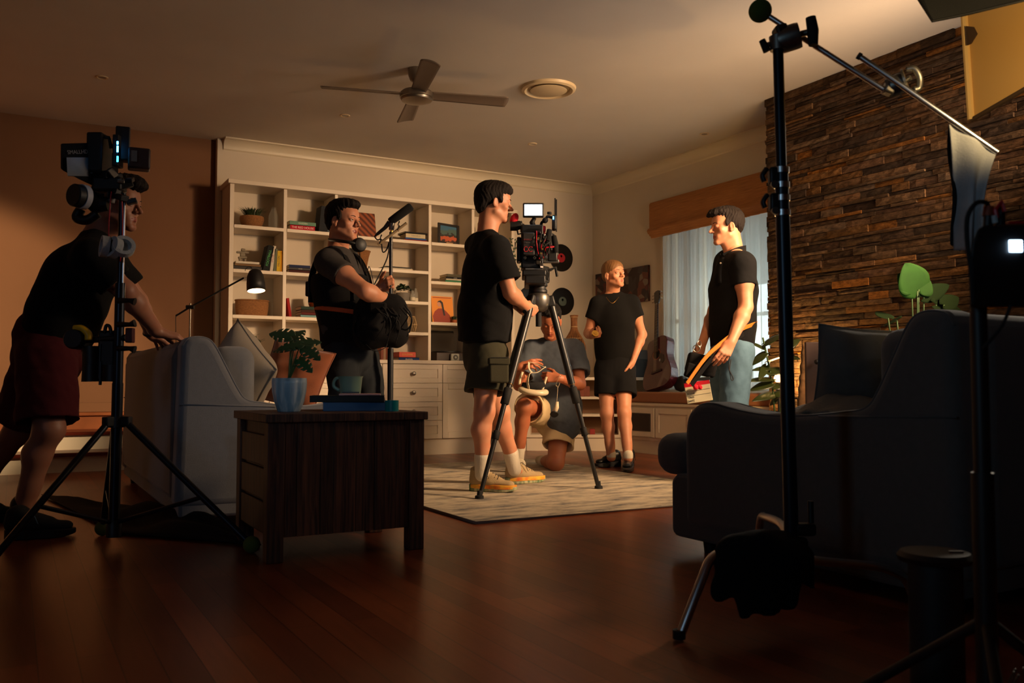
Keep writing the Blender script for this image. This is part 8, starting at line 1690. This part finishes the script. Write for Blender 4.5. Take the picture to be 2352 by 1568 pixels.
# ---------- battery unit on a stand, right edge
D5 = 1.55; t = thing('power_unit', 'black battery power unit with a lit square button at the right edge', 'battery unit', tuple(W(2310, 700, D5))); pu = MB(); pol = [(2232, 560), (2246, 525), (2262, 517), (2440, 512), (2440, 706), (2266, 706), (2228, 706), (2228, 600)]
pu.add([W(x, y, D5) for x, y in pol] + [W(x, y, D5) + ray(2300, 640).normalized() * .10 for x, y in pol], [tuple(range(8)), tuple(range(8, 16))[::-1]] + [(i, i + 8, (i + 1) % 8 + 8, (i + 1) % 8) for i in range(8)]); bo = obj('housing', pu, m_blk, t, bevel=.004)
obj('lit_button', MB().cbox(W(2333, 565, D5 - .003), (31 * D5 / F_PX, .003, 28 * D5 / F_PX), frame_rot(RGT)), M('white_blue_light', (190, 222, 255), emis=7), bo, bevel=.002)
obj('connector', MB().tube([W(2269, 520, D5 + .03), W(2271, 492, D5 + .03)], .0085, 14), m_blk, t, smooth='auto'); obj('orange_connector', MB().tube([W(2269, 496, D5 + .03), W(2271, 474, D5 + .03)], [.0095, .0085], 14), M('dull_orange_rubber', (140, 60, 34), rough=.6), t, smooth='auto'); obj('connector', MB().tube([W(2297, 520, D5 + .03), W(2300, 470, D5 + .03)], [.009, .006], 14), m_blk, t, smooth='auto'); obj('red_tape', MB().tube([W(2290, 500, D5 + .02), W(2286, 482, D5 + .02), W(2300, 462, D5 + .02), W(2308, 485, D5 + .02)], .004, 8), m_red, t, smooth='auto'); obj('white_tape', MB().tube([W(2286, 512, D5 + .02), W(2284, 495, D5 + .02)], .005, 8), mtp, t, smooth='auto')
obj('red_rim', MB().cbox(W(2345, 514, D5 + .05), (.06, .03, .004), frame_rot(RGT)), m_red, t)
obj('cable', MB().tube(catmull([W(2271, 474, D5 + .03), W(2262, 464, D5 + .02), W(2240, 468, D5), W(2222, 500, D5), W(2222, 560, D5), W(2230, 620, D5), W(2235, 700, D5)], 8), .0042, 8), m_rub2, t, smooth=True); obj('cable', MB().tube(catmull([W(2322, 700, D5), W(2300, 750, D5), W(2258, 800, D5)], 8), .003, 8), m_rub2, t, smooth=True)
ps = thing('equipment_stand', 'thick black stand post under the battery power unit at the right edge', 'stand', (W(2247, 800, D5 + .05).x, W(2247, 800, D5 + .05).y, 0)); pz = W(2247, 700, D5 + .05); obj('post', MB().tube([pz, (pz.x, pz.y, .3)], .0145, 16), m_blk, ps, smooth='auto'); obj('lower_post', MB().tube([(pz.x, pz.y, .5), (pz.x, pz.y, .06)], .019, 16), m_blk, ps, smooth='auto')
for k in range(3): a = R_(-20) + k * 2.094; e_ = Vector((pz.x + .30 * math.cos(a), pz.y + .30 * math.sin(a), .012)); obj('leg', MB().tube([(pz.x, pz.y, .24), e_], .010, 10), m_blk, ps, smooth='auto')
# stool-like case near the right sofa, cable basket
scp = WZ(2160, 1500, 0); scp = W(2150, 1400, 1.95); t = thing('round_case', 'black round-topped equipment case standing in the shade at lower right', 'case', (scp.x, scp.y, 0)); zt5 = W(2150, 1266, 1.95).z; obj('case_body', MB().lathe([(0, 0), (.055, 0), (.055, zt5 - .02), (0, zt5 - .02)], (scp.x, scp.y, 0), 32), M('charcoal_case', (24, 26, 28), rough=.6), t, smooth='auto'); obj('lid', MB().lathe([(0, zt5 - .02), (.075, zt5 - .02), (.078, zt5 - .01), (.07, zt5), (0, zt5)], (scp.x, scp.y, 0), 32), m_blk, t, smooth='auto'); obj('latch', MB().cbox(W(2196, 1268, 1.87), (.03, .004, .006), frame_rot(RGT)), m_al, t)
wbk = WZ(2352, 1560, 0); wbk = W(2368, 1460, 1.68); t = thing('wire_basket', 'pale wire basket just showing in the lower right corner', 'basket', (wbk.x, wbk.y, 0)); m = MB(); mwr = M('pale_wire', (120, 124, 128), rough=.4)
for k in range(10): a = k * math.pi / 5; m.tube(catmull([Vector((wbk.x + .03 * math.cos(a), wbk.y + .03 * math.sin(a), .004)), Vector((wbk.x + .055 * math.cos(a), wbk.y + .055 * math.sin(a), .05)), Vector((wbk.x + .03 * math.cos(a + .4), wbk.y + .03 * math.sin(a + .4), .12))], 5), .002, 6)
obj('wires', m, mwr, t, smooth=True)
